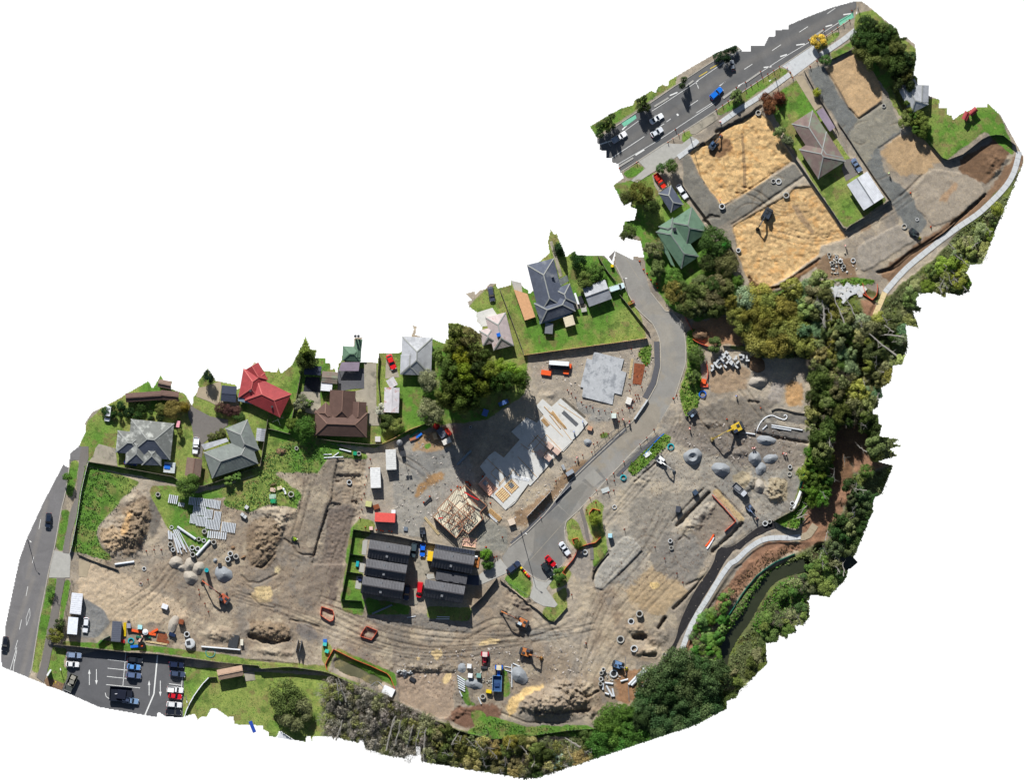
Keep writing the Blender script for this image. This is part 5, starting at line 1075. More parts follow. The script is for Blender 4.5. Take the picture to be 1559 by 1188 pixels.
def person(px, py, ang, label, vest='hivis', pose=0):
    z = hz(px, py)
    if pose not in PERS:
        bm = bmesh.new(); lay = None
        J = [((0, 0, 1.0), .14), ((0, 0, 1.2), .14), ((0, 0, 1.42), .17), ((0, 0, 1.52), .06), ((.02, 0, 1.63), .10), ((.02, 0, 1.74), .085),
             ((0, .2, 1.42), .07), ((.08+.15*pose, .27, 1.15), .05), ((.25+.1*pose, .25, .98), .04), ((.31+.1*pose, .24, .93), .04), ((0, -.2, 1.42), .07), ((-.05+.15*pose, -.27, 1.15), .05), ((.08+.2*pose, -.26, .93), .04), ((.13+.2*pose, -.25, .87), .04),
             ((0, .1, .92), .11), ((.08, .12, .5), .07), ((-.02, .13, .1), .05), ((.16, .14, .05), .045), ((0, -.1, .92), .11), ((-.06, -.12, .5), .07), ((-.16, -.13, .1), .05), ((0, -.14, .05), .045)]
        E_j = [(0, 1), (1, 2), (2, 3), (3, 4), (4, 5), (2, 6), (6, 7), (7, 8), (8, 9), (2, 10), (10, 11), (11, 12), (12, 13), (0, 14), (14, 15), (15, 16), (16, 17), (0, 18), (18, 19), (19, 20), (20, 21)]
        me = bpy.data.meshes.new('skeleton'); me.from_pydata([j[0] for j in J], E_j, []); o = bpy.data.objects.new('skeleton', me); COL.objects.link(o)
        md = o.modifiers.new('skin', 'SKIN'); 
        for i, j in enumerate(J): me.skin_vertices[0].data[i].radius = (j[1], j[1])
        me.skin_vertices[0].data[0].use_root = True
        o.modifiers.new('sub', 'SUBSURF').levels = 1
        dg = bpy.context.evaluated_depsgraph_get(); m2 = bpy.data.meshes.new_from_object(o.evaluated_get(dg)); bpy.data.objects.remove(o)
        for mn in ('skin', 'trouser', 'rubber'): m2.materials.append(MATS[mn])
        for p in m2.polygons:
            zc = p.center.z; p.material_index = 2 if zc < .12 else (1 if zc < 1.0 and abs(p.center.y) < .22 else 0)
        PERS[pose] = m2
    root = empty('person', W(px, py, z), -R(ang), label, 'person'); root.scale = (1.05,)*3
    link('body', PERS[pose], root)
    b = MB(); b.stack([rrect(.34, .46, .98, r=.12), rrect(.38, .52, 1.3, r=.14), rrect(.32, .5, 1.5, r=.14)]); b.build('vest', MATS[vest], root)
    b = MB(); b.tube((.02, 0, 1.72), (.02, 0, 1.84), .13, .07, 10); b.disc(.05, 0, 1.71, 1.73, .16, 10); b.build('hard_hat', MATS['white_plastic'], root)
    return root
# ================================================================= buildings
mat('roof_slate', (84, 90, 104), .7, .12, .6, .3, rib='v', ribw=.36, stain=((120, 124, 130), .25, .56)); mat('roof_silver', (118, 120, 116), .75, .2, .5, .3, rib='v', ribw=.36, stain=((176, 178, 172), .35, .5)); mat('ridge_pale', (150, 152, 148), .8, .1, 1, .1)
mat('roof_greygreen', (118, 124, 120), .7, .12, .5, .2, rib='v', ribw=.4, stain=((136, 146, 136), .3, .55)); mat('roof_red', (158, 62, 64), .6, .07, .5, .2, rib='u', ribw=.3); mat('ridge_red', (190, 96, 92), .6, .05, 1, .1)
mat('roof_brown', (98, 76, 68), .75, .12, .8, .3, rib='v', ribw=.36); mat('ridge_brown', (120, 94, 82), .7, .1, 1, .1); mat('roof_brown_pale', (126, 106, 94), .75, .1, .8, .3, rib='v', ribw=.36)
mat('roof_green', (96, 124, 102), .6, .12, .4, .2, rib='u', ribw=.35, stain=((70, 98, 80), .3, .55)); mat('roof_white', (206, 208, 212), .5, .06, .5, .1, rib='u', ribw=.4); mat('roof_palegrey', (178, 180, 184), .5, .12, .4, .1, rib='u', ribw=.3, stain=((150, 152, 156), .25, .5))
mat('roof_lichen', (132, 116, 106), .85, .2, .5, .3, rib='v', ribw=.36, stain=((122, 132, 112), .22, .47)); mat('roof_redlichen', (128, 110, 104), .85, .2, .5, .3, rib='v', ribw=.36, stain=((128, 134, 116), .22, .5)); mat('roof_navy', (60, 66, 82), .7, .1, .8, .2, rib='u', ribw=.3)
mat('roof_dark', (84, 84, 88), .6, .07, .5, .2, rib='u', ribw=.45); mat('ridge_dark', (66, 64, 68), .6, .07, 1, .1); mat('roof_bluegrey', (120, 138, 152), .6, .12, .5, .2, rib='u', ribw=.3); mat('roof_pinkish', (186, 172, 170), .8, .15, .5, .2, rib='v', ribw=.4, stain=((150, 100, 84), .5, .58))
mat('roof_rusty', (204, 200, 202), .7, .08, .5, .2, rib='u', ribw=.3, stain=((176, 96, 70), .45, .54)); mat('roof_tan', (176, 148, 126), .8, .1, .6, .2, rib='v', ribw=.3); mat('roof_mauve', (150, 136, 150), .7, .12, .5, .2, rib='u', ribw=.3)
def L(px, py): return W(px, py, 0)
h = house('hipped_house', 'large silver roofed house in the far left yard, shade on its south slopes coloured slate', [(*A3(650, 650), 66, 56, 6, 'hh'), (*A3(460, 680), 40, 34, 6, 'hh'), (*A3(660, 790), 32, 30, 92, 'hh'), (*A3(520, 740), 44, 32, 92, 'hh')], 'roof_silver', ridgem='ridge_pale', rise=.46)
for c_ in h.children:
    if c_.name.startswith('roof'):
        c_.data.materials.append(MATS['roof_slate'])
        for p in c_.data.polygons:
            if p.normal.y < -.25: p.material_index = 1  # slopes turned from the sun go darker: shade put into the roof colour
h = house('hipped_house', 'L shaped house with grey green metal roof between the asphalt drive and the weeds', [(*A6(425, 935), 74, 42, -18, 'hh'), (*A6(530, 765), 50, 36, 68, 'hh')], 'roof_greygreen', ridgem='ridge_pale')
lean(h.location, h, A6('155 815 385 755 405 785 185 865'), 2.4, 2.55, 'roof_palegrey')
house('brown_garage', 'small brown gabled garage just below the white van', [(*A6(88, 1020), 28, 24, 97, 'gg', 2.3)], 'roof_brown_pale', ridgem='ridge_brown', cat='garage', rise=.35, win=False)
h = house('red_roofed_house', 'red metal roofed house with a ragged pink northern end', [(*A6(760, 385), 60, 40, 26, 'hh'), (*A6(615, 275), 44, 34, 100, 'hh'), (*A6(660, 180), 30, 22, 60, 'gh')], 'roof_red', ridgem='ridge_red', chimney=[(*A6(600, 328), .5, 4.2, 'steel_dark'), (*A6(797, 472), .5, 4.0, 'steel_dark')])
lean(h.location, h, A6('490 350 720 440 722 475 700 470 490 420'), 2.5, 2.3, 'roof_bluegrey')
h = house('brown_hipped_house', 'brown tiled hipped house at the end of the concrete drive', [(*B1(470, 985), 80, 38, 2, 'hh'), (*B1(480, 830), 50, 39, 93, 'gh'), (*B1(340, 900), 30, 24, 48, 'hh'), (*B1(625, 885), 34, 24, 93, 'gh')], 'roof_brown', ridgem='ridge_brown')
h = house('green_roofed_shed', 'small green corrugated roofed outbuilding with two spires', [(*B1(568, 350), 28, 22, 3, 'hh', 2.6), (*B1(622, 300), 28, 11, 97, 'gg', 2.8)], 'roof_green', cat='outbuilding', chimney=[(*B1(600, 190), .6, 6, 'steel_dark'), (*B1(628, 190), .6, 6, 'steel_dark')])
lean(h.location, h, B1('475 425 640 425 630 505 445 505'), 2.5, 2.2, 'roof_mauve')
h = house('pale_hipped_house', 'pale grey metal hipped house right of the red hatchback', [(*B1(1155, 370), 58, 46, 92, 'hh'), (*B1(1090, 450), 30, 28, 92, 'gh')], 'roof_palegrey', ridgem='ridge_pale')
h = house('lichened_house', 'pinkish lichen stained hipped house beside the tall dark trees', [(*B5(835, 385), 52, 32, 76, 'hh'), (*B5(730, 430), 24, 22, 76, 'hh')], 'roof_pinkish', ridgem='ridge_pale', chimney=[(*B5(825, 415), 1.0, 4.5, 'blue')])
h = house('slate_blue_house', 'blue slate roofed house with wings standing in the big green lawn', [(*B6(497, 520), 78, 42, 76, 'hh'), (*B6(565, 690), 56, 32, -19, 'hh'), (*B6(650, 600), 32, 26, 71, 'hh')], 'roof_slate', ridgem='ridge_pale', chimney=[(*B6(545, 432), .7, 4.6, 'steel')])
lean(h.location, h, B6('600 460 665 425 680 475 605 520'), 2.5, 2.2, 'roof_greygreen'); lean(h.location, h, B6('440 800 700 720 710 740 560 800 440 830'), 2.4, 2.2, 'roof_bluegrey')
b = MB(); q = B6('228 545 340 580 405 770 318 800'); b.prism([(WX(x), WY(y)) for x, y in q], .2, 1.7); o = b.build('timber_deck', MATS['deck']); tag(o, 'raised tan timber deck on the left of the slate blue house', 'deck')
house('white_garage', 'white gabled garage right of the slate blue house', [(*B6(913, 575), 37, 31, -20, 'gg', 2.6)], 'roof_palegrey', ridgem='steel_dark', cat='garage', rise=.32, win=False)
crate(*B6(683, 805), 15, 15, 2.2, -16, 'objcol_matt', 'small cream garden shed roof below the slate blue house', 'garden_shed', 'shed', (212, 200, 172)); crate(*B6(805, 712), 8, 6, .8, -10, 'objcol_matt', 'small pale table box by the white garage', 'garden_box', 'box', (180, 178, 168))
h = house('green_roofed_house', 'large green corrugated roofed house among trees by the bend', [(*C7(765, 388), 46, 42, 56, 'hh'), (*C7(662, 545), 68, 33, 55.5, 'hh'), (*C7(590, 400), 26, 22, -32, 'hh')], 'roof_green', ridgem='roof_greygreen', chimney=[(*C7(635, 412), .9, 4.4, 'wall_dark')])
lean(h.location, h, C7('500 440 520 470 640 750 605 730 560 640 520 590'), 2.5, 2.3, 'roof_green')
house('grey_hipped_cottage', 'small dark grey hipped cottage beside the white wagon', [(*C7(603, 135), 35, 23, 57, 'hh')], 'roof_slate', ridgem='ridge_pale', cat='cottage')
h = house('lichened_red_house', 'lichen covered red and grey hipped house between the sand pads', [(*C8(1105, 400), 86, 38, 57, 'hh'), (*C8(1145, 520), 54, 50, 57, 'hh')], 'roof_redlichen', ridgem='ridge_pale', rise=.4)
lean(h.location, h, C8('1095 160 1150 130 1250 290 1205 325'), 2.6, 2.3, 'roof_mauve')
house('white_garage', 'large bluish white gabled garage behind the lichen covered house', [(*D4(228, 438), 47, 37, 57, 'gg', 2.8)], 'roof_white', ridgem='steel', cat='garage', rise=.22, win=False)
house('pale_blue_house', 'pale blue roofed house fragment at the upper right edge', [(*D2(775, 665), 46, 30, 62, 'hh'), (*D2(840, 650), 26, 20, 92, 'gg')], 'roof_palegrey', ridgem='ridge_pale')
house('small_red_shed', 'small pink red roofed shed in the right hand green yards', [(*D2(1145, 805), 13, 9, -65, 'gg', 2.2), (*D2(1195, 775), 14, 8, -40, 'gg', 2.2)], 'roof_red', cat='shed', win=False)
house('long_brown_shed', 'long rust brown roof along the top left edge', [(*A3(590, 262), 56, 14, -4, 'gg', 2.5), (*A3(820, 255), 28, 15, 6, 'gg', 2.5)], 'roof_brown', cat='shed', win=False); house('brown_gable', 'small brown gabled roof with a spike at the top left', [(*A3(775, 150), 20, 12, 12, 'gg', 2.6)], 'roof_brown_pale', cat='shed', win=False)
house('navy_roofed_shed', 'dark navy roofed shed left of the red house', [(*A6(405, 355), 23, 24, 5, 'gg', 2.6)], 'roof_navy', cat='shed', rise=.15, win=False)
house('navy_roofed_shed', 'dark navy roofed shed left of the green outbuilding', [(*B1(215, 500), 26, 14, 3, 'gg', 2.6)], 'roof_navy', cat='shed', rise=.2, win=False); house('rust_brown_shed', 'rust brown mossy roof above the white panel', [(*B1(368, 565), 24, 18, 5, 'gg', 2.7)], 'roof_lichen', cat='shed', rise=.2, win=False)
crate(*B1(340, 645), 17, 14, 2.4, 5, 'objcol_matt', 'flat white roof below the rust brown shed', 'flat_roofed_shed', 'shed', (222, 222, 224)); 
house('rusty_shed', 'white corrugated shed roof with rust streaks behind the pale hipped house', [(*B1(928, 768), 38, 23, 92, 'gg', 2.6)], 'roof_rusty', cat='shed', rise=.12, win=False); house('rusty_leanto', 'small rusty tan lean to above the streaked white shed', [(*B1(930, 610), 14, 13, 60, 'gg', 2.3)], 'roof_rusty', cat='shed', rise=.1, win=False)
crate(*B1(803, 1122), 8, 8, 1.6, 0, 'objcol_matt', 'small pale box shed at the foot of the concrete drive', 'box_shed', 'shed', (206, 200, 196))
# glasshouse
root = empty('greenhouse', L(*A6(695, 725)), -R(6), 'white framed plastic greenhouse behind the L shaped house', 'greenhouse'); b = MB()
for k in range(7): x = -1.9+k*.63; b.beam((-1.4, x, 0), (-1.4, x, 1.7), .05, .05); b.beam((1.4, x, 0), (1.4, x, 1.7), .05, .05); b.beam((-1.4, x, 1.7), (0, x, 2.4), .05, .05); b.beam((1.4, x, 1.7), (0, x, 2.4), .05, .05)
b.build('frame', MATS['white_plastic'], root); b = MB(); wing_roof(b, 0, 0, 3.7, 2.7, math.pi/2, 1.66, .65, 'gg'); b.build('cover', MATS['roof_palegrey'], root)
# ---- five dark townhouses
def town(quad, label, flatroof=False, e=5.6, rise=1.7):
    P = [Vector((x, y)) for x, y in quad]; c = sum(P, Vector((0, 0)))/4; u = (P[1]-P[0]+P[2]-P[3])/2; v = (P[3]-P[0]+P[2]-P[1])/2; ang = math.degrees(math.atan2(u.y, u.x)); o0 = W(c.x, c.y, 0)
    root = empty('townhouse', o0, -R(ang), label, 'townhouse'); Lx, Wy = u.length*S, v.length*S
    b = MB(); b.box(0, 0, -.3, e-.2, Lx-.5, Wy-.5); b.build('wall', MATS['wall_dark'], root)
    b = MB(); rg = MB()
    if flatroof: b.box(0, 0, e-.2, e, Lx, Wy)
    else:
        wing_roof(b, 0, 0, Lx, Wy, 0, e, rise, 'gg', ridge=rg)
        kk = Wy/2-.25; top = e+rise*(kk/(Wy/2))-.1
        for s_ in (-1, 1): rg.face([(s_*(Lx/2-.25), -kk, e-.2), (s_*(Lx/2-.25), kk, e-.2), (s_*(Lx/2-.25), 0, top)])
    r_ = b.build('roof', MATS['roof_dark'], root)
    if rg.v: rg.build('ridge_cap', MATS['ridge_dark'], r_)
    # standing seams as raised battens
    if not flatroof:
        b = MB(); n = int(Lx/.9)
        for k in range(1, n):
            x = -Lx/2+k*Lx/n
            for s_ in (-1, 1): b.beam((x, s_*Wy/2, e+.03), (x, s_*.1, e+rise+.0), .05, .06)
        b.build('seam', MATS['roof_dark'], r_)
        for s_ in (-1, 1):
            b = MB(); zc = e+rise*.45; b.box(-.6 if s_ > 0 else -.4, s_*Wy*.275, zc-.1, zc+.28, .7, .7); b.build('roof_vent', MATS['steel'], r_)
    for s_ in (-1, 1):
        for k in range(3):
            for zz in (.9, 3.4):
                b = MB(); b.box(-Lx*.33+k*Lx*.33, s_*(Wy/2-.23), zz, zz+1.3, 1.4, .08); b.build('window', MATS['glass'], root)
    for s_ in (-1, 1): b = MB(); b.box(s_*(Lx/2-.22), 0, .05, 2.1, .08, .95); b.build('door', MATS['timber_grey'], root)
    b = MB(); b.box(0, -Wy/2-.05, e-.2, e-.08, Lx, .12); b.build('gutter', MATS['black_plastic'], root)
    return root
town(B3('372 248 745 312 722 470 352 412'), 'dark metal roofed townhouse, top of the left row of three'); town(B3('342 418 712 482 692 628 325 572'), 'dark metal roofed townhouse, middle of the left row'); town(B3('312 578 685 642 668 790 292 732'), 'dark metal roofed townhouse, bottom of the left row')
town(B3('952 335 1322 398 1302 562 932 492'), 'dark metal roofed townhouse, top of the right pair beside the yellow board'); town(B3('872 612 1236 666 1214 830 858 762'), 'dark metal roofed townhouse, bottom of the right pair')
town(B3('985 520 1265 565 1240 655 960 612'), 'flat dark roofed link between the right pair of townhouses', True, e=4.6)
b = MB(); q = B3('1255 570 1362 575 1362 665 1240 655'); b.prism([(WX(x), WY(y)) for x, y in q], 2.5, 2.62); o = b.build('canopy', MATS['roof_navy']); tag(o, 'flat navy carport canopy east of the flat roofed link', 'canopy')
# dark slats drawing the slatted shadow of the north fence
root = empty('fence_shadow', W(*B3(1145, 340), 0), -R(9.5), 'row of dark slats drawing the fence shadow above the right pair of townhouses', 'fence_shadow')
for k in range(26): b = MB(); b.box(-5.9+k*.47, 0, 2.4, 2.55, .28, 1.2, .15); b.build('shadow_slat', MATS['roof_navy'], root)
b = MB(); b.box(0, .68, 2.35, 2.5, 12.6, .1); b.box(0, -.68, 2.35, 2.5, 12.6, .1); b.build('rail', MATS['steel'], root)
crate(*B3(920, 398), 8, 15, 2.6, 8, 'objcol_matt', 'bright yellow flat canopy beside the blue hatchback', 'yellow_canopy', 'canopy', (232, 190, 40), lid=False)
crate(*B3(1340, 455), 8, 16, .35, 8, 'objcol_matt', 'rusty orange timber deck east of the right townhouse', 'small_deck', 'deck', (176, 112, 62), lid=False); crate(*B3(1337, 407), 4, 4, .8, 0, 'objcol_matt', 'small white box beside the rusty orange deck', 'white_box', 'box', (235, 235, 235))
crate(*B3(285, 608), 5, 5, .5, 8, 'objcol_matt', 'navy cushion box on the bottom left patio', 'patio_box', 'box', (40, 50, 90)); crate(*B3(262, 470), 4, 8, .7, 8, 'teal', 'turquoise storage tub on the middle left patio', 'storage_tub', 'tub')
# ---- site cabins and containers
def cabin(c, L_, w, ang, h_, roofrgb, label, wallm='weatherboard', ribs=True, name='site_cabin', cat='site cabin', low=None):
    z = hz(*c); root = empty(name, W(*c, z), -R(ang), label, cat); Lx, Wy = L_*S, w*S
    b = MB(); b.box(0, 0, .1, h_-.12, Lx-.15, Wy-.15); b.build('wall', MATS[wallm], root)
    b = MB(); b.box(0, 0, h_-.12, h_, Lx, Wy); o = b.build('roof', MATS['objcol_matt'], root); o.color = (*lin(roofrgb), 1)
    if ribs:
        n = max(4, int(Lx/.6))
        for k in range(n): b = MB(); b.box(-Lx/2+(k+.5)*Lx/n, 0, h_+.002, h_+.05, .12, Wy*.94, t=.9); r_ = b.build('roof_rib', MATS['objcol_matt'], o); r_.color = o.color
    for s_ in (-1, 1):
        for k in (-.25, .25): b = MB(); b.box(k*Lx, s_*(Wy/2-.06), 1.0, 1.9, 1.0, .06); b.build('window', MATS['glass'], root)
    b = MB(); b.box(Lx/2-.06, 0, .15, 2.05, .06, .85); b.build('door', MATS['steel_dark'], root); return root
cabin(A2(690, 235), 32, 17, 96, 2.9, (222, 224, 230), 'larger white site office beside the left road'); cabin(A2(657, 435), 26, 15, 95, 2.9, (224, 228, 236), 'smaller white site office just below the larger one', ribs=False)
cabin(B2(782, 402), 31, 15.5, 88, 2.7, (224, 224, 222), 'white ribbed cabin nearest the trench', ribs=True); cabin(B2(922, 238), 31, 15.5, 88, 2.7, (214, 214, 210), 'white ribbed cabin beside the floodlight tower')
cabin(A5(147, 335), 31, 14.5, 94, 2.6, (92, 96, 108), 'dark grey storage container by the yellow pipe stack', wallm='wall_dark', name='storage_container', cat='container')
root = cabin(B2(868, 762), 31, 14, 3, 2.6, (222, 92, 84), 'red roofed shipping container above the townhouses', wallm='rust', name='shipping_container', cat='container')
house('park_shelter', 'brown shingled park shelter above the green park lawn', [(*A5(1083, 675), 39, 16, -11, 'gg', 2.6)], 'roof_tan', cat='shelter', rise=.35, win=False)
b = MB(); b.box(*[v for v in (WX(A5(1150, 628)[0]), WY(A5(1150, 628)[1]))], 1.0, 1.06, 2.2, .7, R(10)); tag(b.build('roof_panel', MATS['white_plastic']), 'small white panel behind the park shelter', 'panel')
# ---- the long concrete building slab with its timber plates
def plates(root, o0, T_, segs, m='timber', w=.11, z0=.3, h=.05, name='bottom_plate'):
    for s_ in segs.split(';'):
        P = T_(s_)
        for p, q in zip(P[:-1], P[1:]):
            b = MB(); b.beam(W(*p, z0+h/2)-o0, W(*q, z0+h/2)-o0, w, h); b.build(name, MATS[m], root)
c_ = (810, 690); o0 = W(*c_, 0); SR = empty('building_slab', o0, label='long stepped concrete foundation slab with timber plates, half shaded by tall trees', cat='foundation slab')
b = MB(); b.prism([(WX(x)-o0.x, WY(y)-o0.y) for x, y in SLAB], -.3, .3); b.build('concrete', MATS['slab_white'], SR)
plates(SR, o0, E5, '770 175 990 465;700 220 905 430;610 420 800 610;450 630 640 835;640 415 780 540 720 600 590 580 740 410 890 570;480 500 560 560;140 650 330 830;180 790 230 740 330 830 260 915;180 800 280 900;340 870 400 760 500 860;260 930 350 830;860 100 1090 250;600 480 660 410;550 530 640 430', w=.16)
plates(SR, o0, E5, '1005 470 895 575;885 580 660 830;560 905 425 1085;420 1080 330 1165', 'timber_grey', .1)
for sg in ('715 125 790 205', '790 180 930 340', '770 210 880 350', '800 170 940 350'): plates(SR, o0, E5, sg, 'timber', .22, .31, .18, 'timber_stack')
bundle(E5(727, 287), 14, 6, 48, 7, 'short stack of tan timber studs on the pale slab', h=.42, m='timber', name='timber_stack', cat='timber stack', piece='board')
bundle(E5(975, 245), 30, 6, 43, 6, 'long bundle of grey purple steel lengths on the pale slab', h=.42, m='steel', name='steel_bundle', cat='steel bundle', piece='length')
bundle(E5(860, 265), 32, 4, 48, 4, 'long tan boards laid beside the steel bundle on the slab', h=.42, m='timber', name='timber_stack', cat='timber stack', piece='board')
bundle(E5(1010, 140), 44, 5, 40, 5, 'long brown boards outside the top edge of the slab', h=.1, m='timber_grey', name='timber_stack', cat='timber stack', piece='board')
for k, (x, y, n_) in enumerate(((768, 520, 'upper right'), (840, 575, 'far right'), (680, 600, 'upper left'), (755, 640, 'lower right'))):
    crate(*E5(x, y), 11, 8, 1.3, 42, 'objcol_matt', 'stack of pinkish boards on the slab, %s of four' % n_, 'board_stack', 'board stack', (206, 176, 160), lid=False, z=.3)
def wallframe(cpx, Lm, Wm, ang, label, m='timber', n=9, z=.32, sheet=None, win=None):
    root = empty('wall_frame', W(*cpx, z), -R(ang), label, 'wall frame')
    if sheet:
        b = MB(); b.box(0, 0, 0, .06, Lm, Wm); b.build('lining', MATS[sheet], root)
    for k in range(n): b = MB(); b.box(-Lm/2+(k+.5)*Lm/n, 0, .062, .17, .1, Wm); b.build('stud', MATS[m], root)
    for s_ in (-1, 1): b = MB(); b.box(0, s_*(Wm/2+.05), .062, .18, Lm, .1); b.build('plate', MATS[m], root)
    b = MB(); b.box(0, 0, .17, .2, Lm, .09); b.build('nogging', MATS[m], root)
    if win: b = MB(); b.box(win, .2, .185, .23, 1.4, 1.3); b.build('opening', MATS['steel'], root)
    return root
wallframe(E5(150, 930), 5.2, 3.2, 46, 'pale pink framed wall panel lying at the left end of the slab', 'deck', 8, sheet='timber_pink', win=-1.2); wallframe(E5(300, 1015), 3.6, 2.9, 46, 'orange timber wall frame lying lowest on the slab', 'deck', 6, sheet='timber_pale'); wallframe(E5(388, 930), 3.4, 2.9, 46, 'orange timber wall frame lying higher on the slab', 'deck', 6, sheet='timber_pale', win=-.3)
bundle(E5(470, 845), 30, 5, 12, 3, 'white plastic wrap strips across the slab', h=.35, m='white_plastic', name='wrap_strip', cat='plastic wrap', piece='strip')
# grey slab
c_ = (918, 575); o1 = W(*c_, 0); GR = empty('building_slab', o1, label='light grey stepped concrete slab between the curved road and the fenced lawn', cat='foundation slab')
mat('slab_grey', (178, 180, 182), .85, .14, .8, .1, stain=((140, 143, 147), .45, .5)); b = MB(); b.prism([(WX(x)-o1.x, WY(y)-o1.y) for x, y in GSLAB], -.3, .42); b.build('concrete', MATS['slab_grey'], GR)
b = MB(); q = B7('895 178 985 190 950 358 880 348'); b.prism([(WX(x), WY(y)) for x, y in q], .12, .18); tag(b.build('steel_plate', MATS['rust']), 'large rust brown steel plate right of the light grey slab', 'steel plate')
bundle(B7(868, 225), 30, 4, 98, 3, 'pale boards beside the rusty steel plate', h=.15, m='timber_pale', name='timber_stack', cat='timber stack', piece='board')
# ---- timber framed house under construction
o2 = W(698, 782, 0); FR = empty('framed_house', o2, label='half built timber framed house with dark wrapped walls', cat='house frame')
HP = E3('670 190 905 410 1000 495 895 600 945 690 720 920 640 850 540 985 195 665 275 590 255 555 545 240 590 270')
b = MB(); b.prism([(WX(x)-o2.x, WY(y)-o2.y) for x, y in HP], -.3, .3); b.build('floor', mat('floor_cream', (222, 216, 192), .85, .1, .8, .05, stain=((196, 176, 142), .5, .58)), FR)
def studwall(P_, Q_, hgt=2.7, m='brownwood', wrap=None, z0=.3):
    P, Q = W(*P_, z0)-o2, W(*Q_, z0)-o2; d = Q-P; L_ = d.length; n = max(2, int(L_/.6)); b = MB()
    b.beam(P+Vector((0, 0, .05)), Q+Vector((0, 0, .05)), .12, .09); b.beam(P+Vector((0, 0, hgt)), Q+Vector((0, 0, hgt)), .15, .10); b.beam(P+Vector((0, 0, hgt/2)), Q+Vector((0, 0, hgt/2)), .10, .05)
    w = b.build('wall_frame', MATS[m], FR); st = MB()
    st.beam((0, 0, .1), (0, 0, hgt-.05), .06, .12); me = st.build('stud', MATS[m], w); mesh = me.data; bpy.data.objects.remove(me)
    for k in range(n+1): link('stud', mesh, w, loc=P+d*k/n)
    if wrap:
        nrm = Vector((-d.y, d.x, 0)).normalized()*wrap; b = MB(); b.beam(P+nrm+Vector((0, 0, hgt*.45)), Q+nrm+Vector((0, 0, hgt*.45)), .02, hgt*.9); b.build('wrap', MATS['wall_dark'], FR)
EX = [tuple(map(float, s_.split())) for s_ in ('670 190;905 410;1000 495;895 600;945 690;720 920;640 850;540 985;195 665;275 590;255 555;545 240;590 270').split(';')]
for i in range(len(EX)):
    a_, c_ = EX[i], EX[(i+1) % len(EX)]; studwall(E3(*a_), E3(*c_), wrap={3: -.1, 4: -.1, 7: -.1, 1: -.1, 0: -.1}.get(i))
for s_ in ('410 400 590 560 720 680', '590 560 350 790', '590 560 720 440', '720 680 620 760 545 690', '450 470 380 560', '720 680 820 770', '640 850 620 760', '790 540 700 640', '480 480 420 620', '300 560 500 640', '440 880 620 720', '760 400 870 510', '610 330 710 430', '560 600 640 700 560 760', '640 560 760 660', '500 700 600 800', '700 450 820 560 760 620', '400 700 480 780', '560 860 700 740'):
    P_ = E3(s_)
    for p, q in zip(P_[:-1], P_[1:]): studwall(p, q, 2.6)
for s_, c in (('660 290 760 350 880 410', 'red'), ('270 690 340 680', 'red')):
    P_ = E3(s_)
    for p, q in zip(P_[:-1], P_[1:]): b = MB(); b.beam(W(*p, 3.05)-o2, W(*q, 3.05)-o2, .35, .3); b.build('safety_rail', MATS[c], FR)
for k in range(7): # loose rafters
    x, y = rr.uniform(380, 850), rr.uniform(500, 880); a_ = rr.choice((-.75, .85))+rr.uniform(-.2, .2); l_ = rr.uniform(60, 130)
    b = MB(); b.beam(W(*E3(x, y), 3.1)-o2, W(*E3(x+l_*math.cos(a_), y+l_*math.sin(a_)), 3.1+rr.uniform(0, .2))-o2, .09, .12); b.build('rafter', MATS[rr.choice(('timber', 'deck', 'timber_grey'))], FR)
wallframe(E3(740, 1050), 4.2, 2.7, 8, 'pinkish wall panels lying below the framed house', 'timber_pale', 7, z=.15, sheet='timber_pink')
bundle(E3(170, 800), 34, 4, 50, 4, 'long pale boards propped left of the framed house', h=.15, m='timber_pale', name='timber_stack', cat='timber stack', piece='board')
bundle(E3(1120, 640), 23, 8, 42, 8, 'tan timber lengths stacked right of the framed house', h=.3, m='timber', name='timber_stack', cat='timber stack', piece='board', layers=2); bundle(E3(1090, 680), 18, 4, 42, 3, 'white wrapped pack beside the tan timber lengths', h=.3, m='white_plastic', name='wrapped_pack', cat='pack', piece='pack')
# ================================================================= fences
fence(A3('80 850 400 905 870 990 940 1060')+A3('1090 1080')+[A6(255, 1165), A6(690, 1010)], 'long brown paling fence below the left houses', 1.8); fence([A6(690, 1010), A6(760, 570)], 'grey fence right of the L shaped house', 1.8); fence(A6('760 670 850 690 960 720'), 'short paling fence under the red roofed house', 1.7)
fence([A6(1060, 150), A6(1005, 450), A6(970, 600)], 'grey paling fence left of the palm yard', 1.8); fence([B1(230, 1110), B1(400, 1140), B1(720, 1170), B1(840, 1165)], 'fence below the brown hipped house', 1.9); fence([B1(840, 1165), B5(0, 780+250), (660, 648)][:1]+B4('0 165 130 90 260 40 330 20'), 'pale topped fence running up to the tall dark trees', 2.0, m='timber')
fence([B1(815, 350), B1(800, 560), B1(820, 750), B1(825, 1000)], 'brown fence beside the long concrete drive', 1.8); fence(B6('110 535 200 770 285 1000 310 1080'), 'grey paling fence left of the big lawn', 1.8); fence(B6('310 1085 640 1040 1188 965')+[(985, 515)], 'long paling fence below the big lawn', 1.9, m='timber')
fence(B6('1100 590 1160 660 1188 700')+[(990, 508)], 'fence at the right edge of the big lawn', 1.6); fence(B6('920 270 1000 400 1060 470'), 'fence beside the local road near the white garage', 1.6)
fence(A1('800 130 770 250 735 400 700 640 650 900 630 970'), 'pale hoarding fence left of the weedy lot', 1.8, m='white_plastic', cap='steel'); fence(A1('700 640 690 800 685 970 850 1040 1070 1120'), 'low dark silt fence round the weedy lot', .7, m='silt')
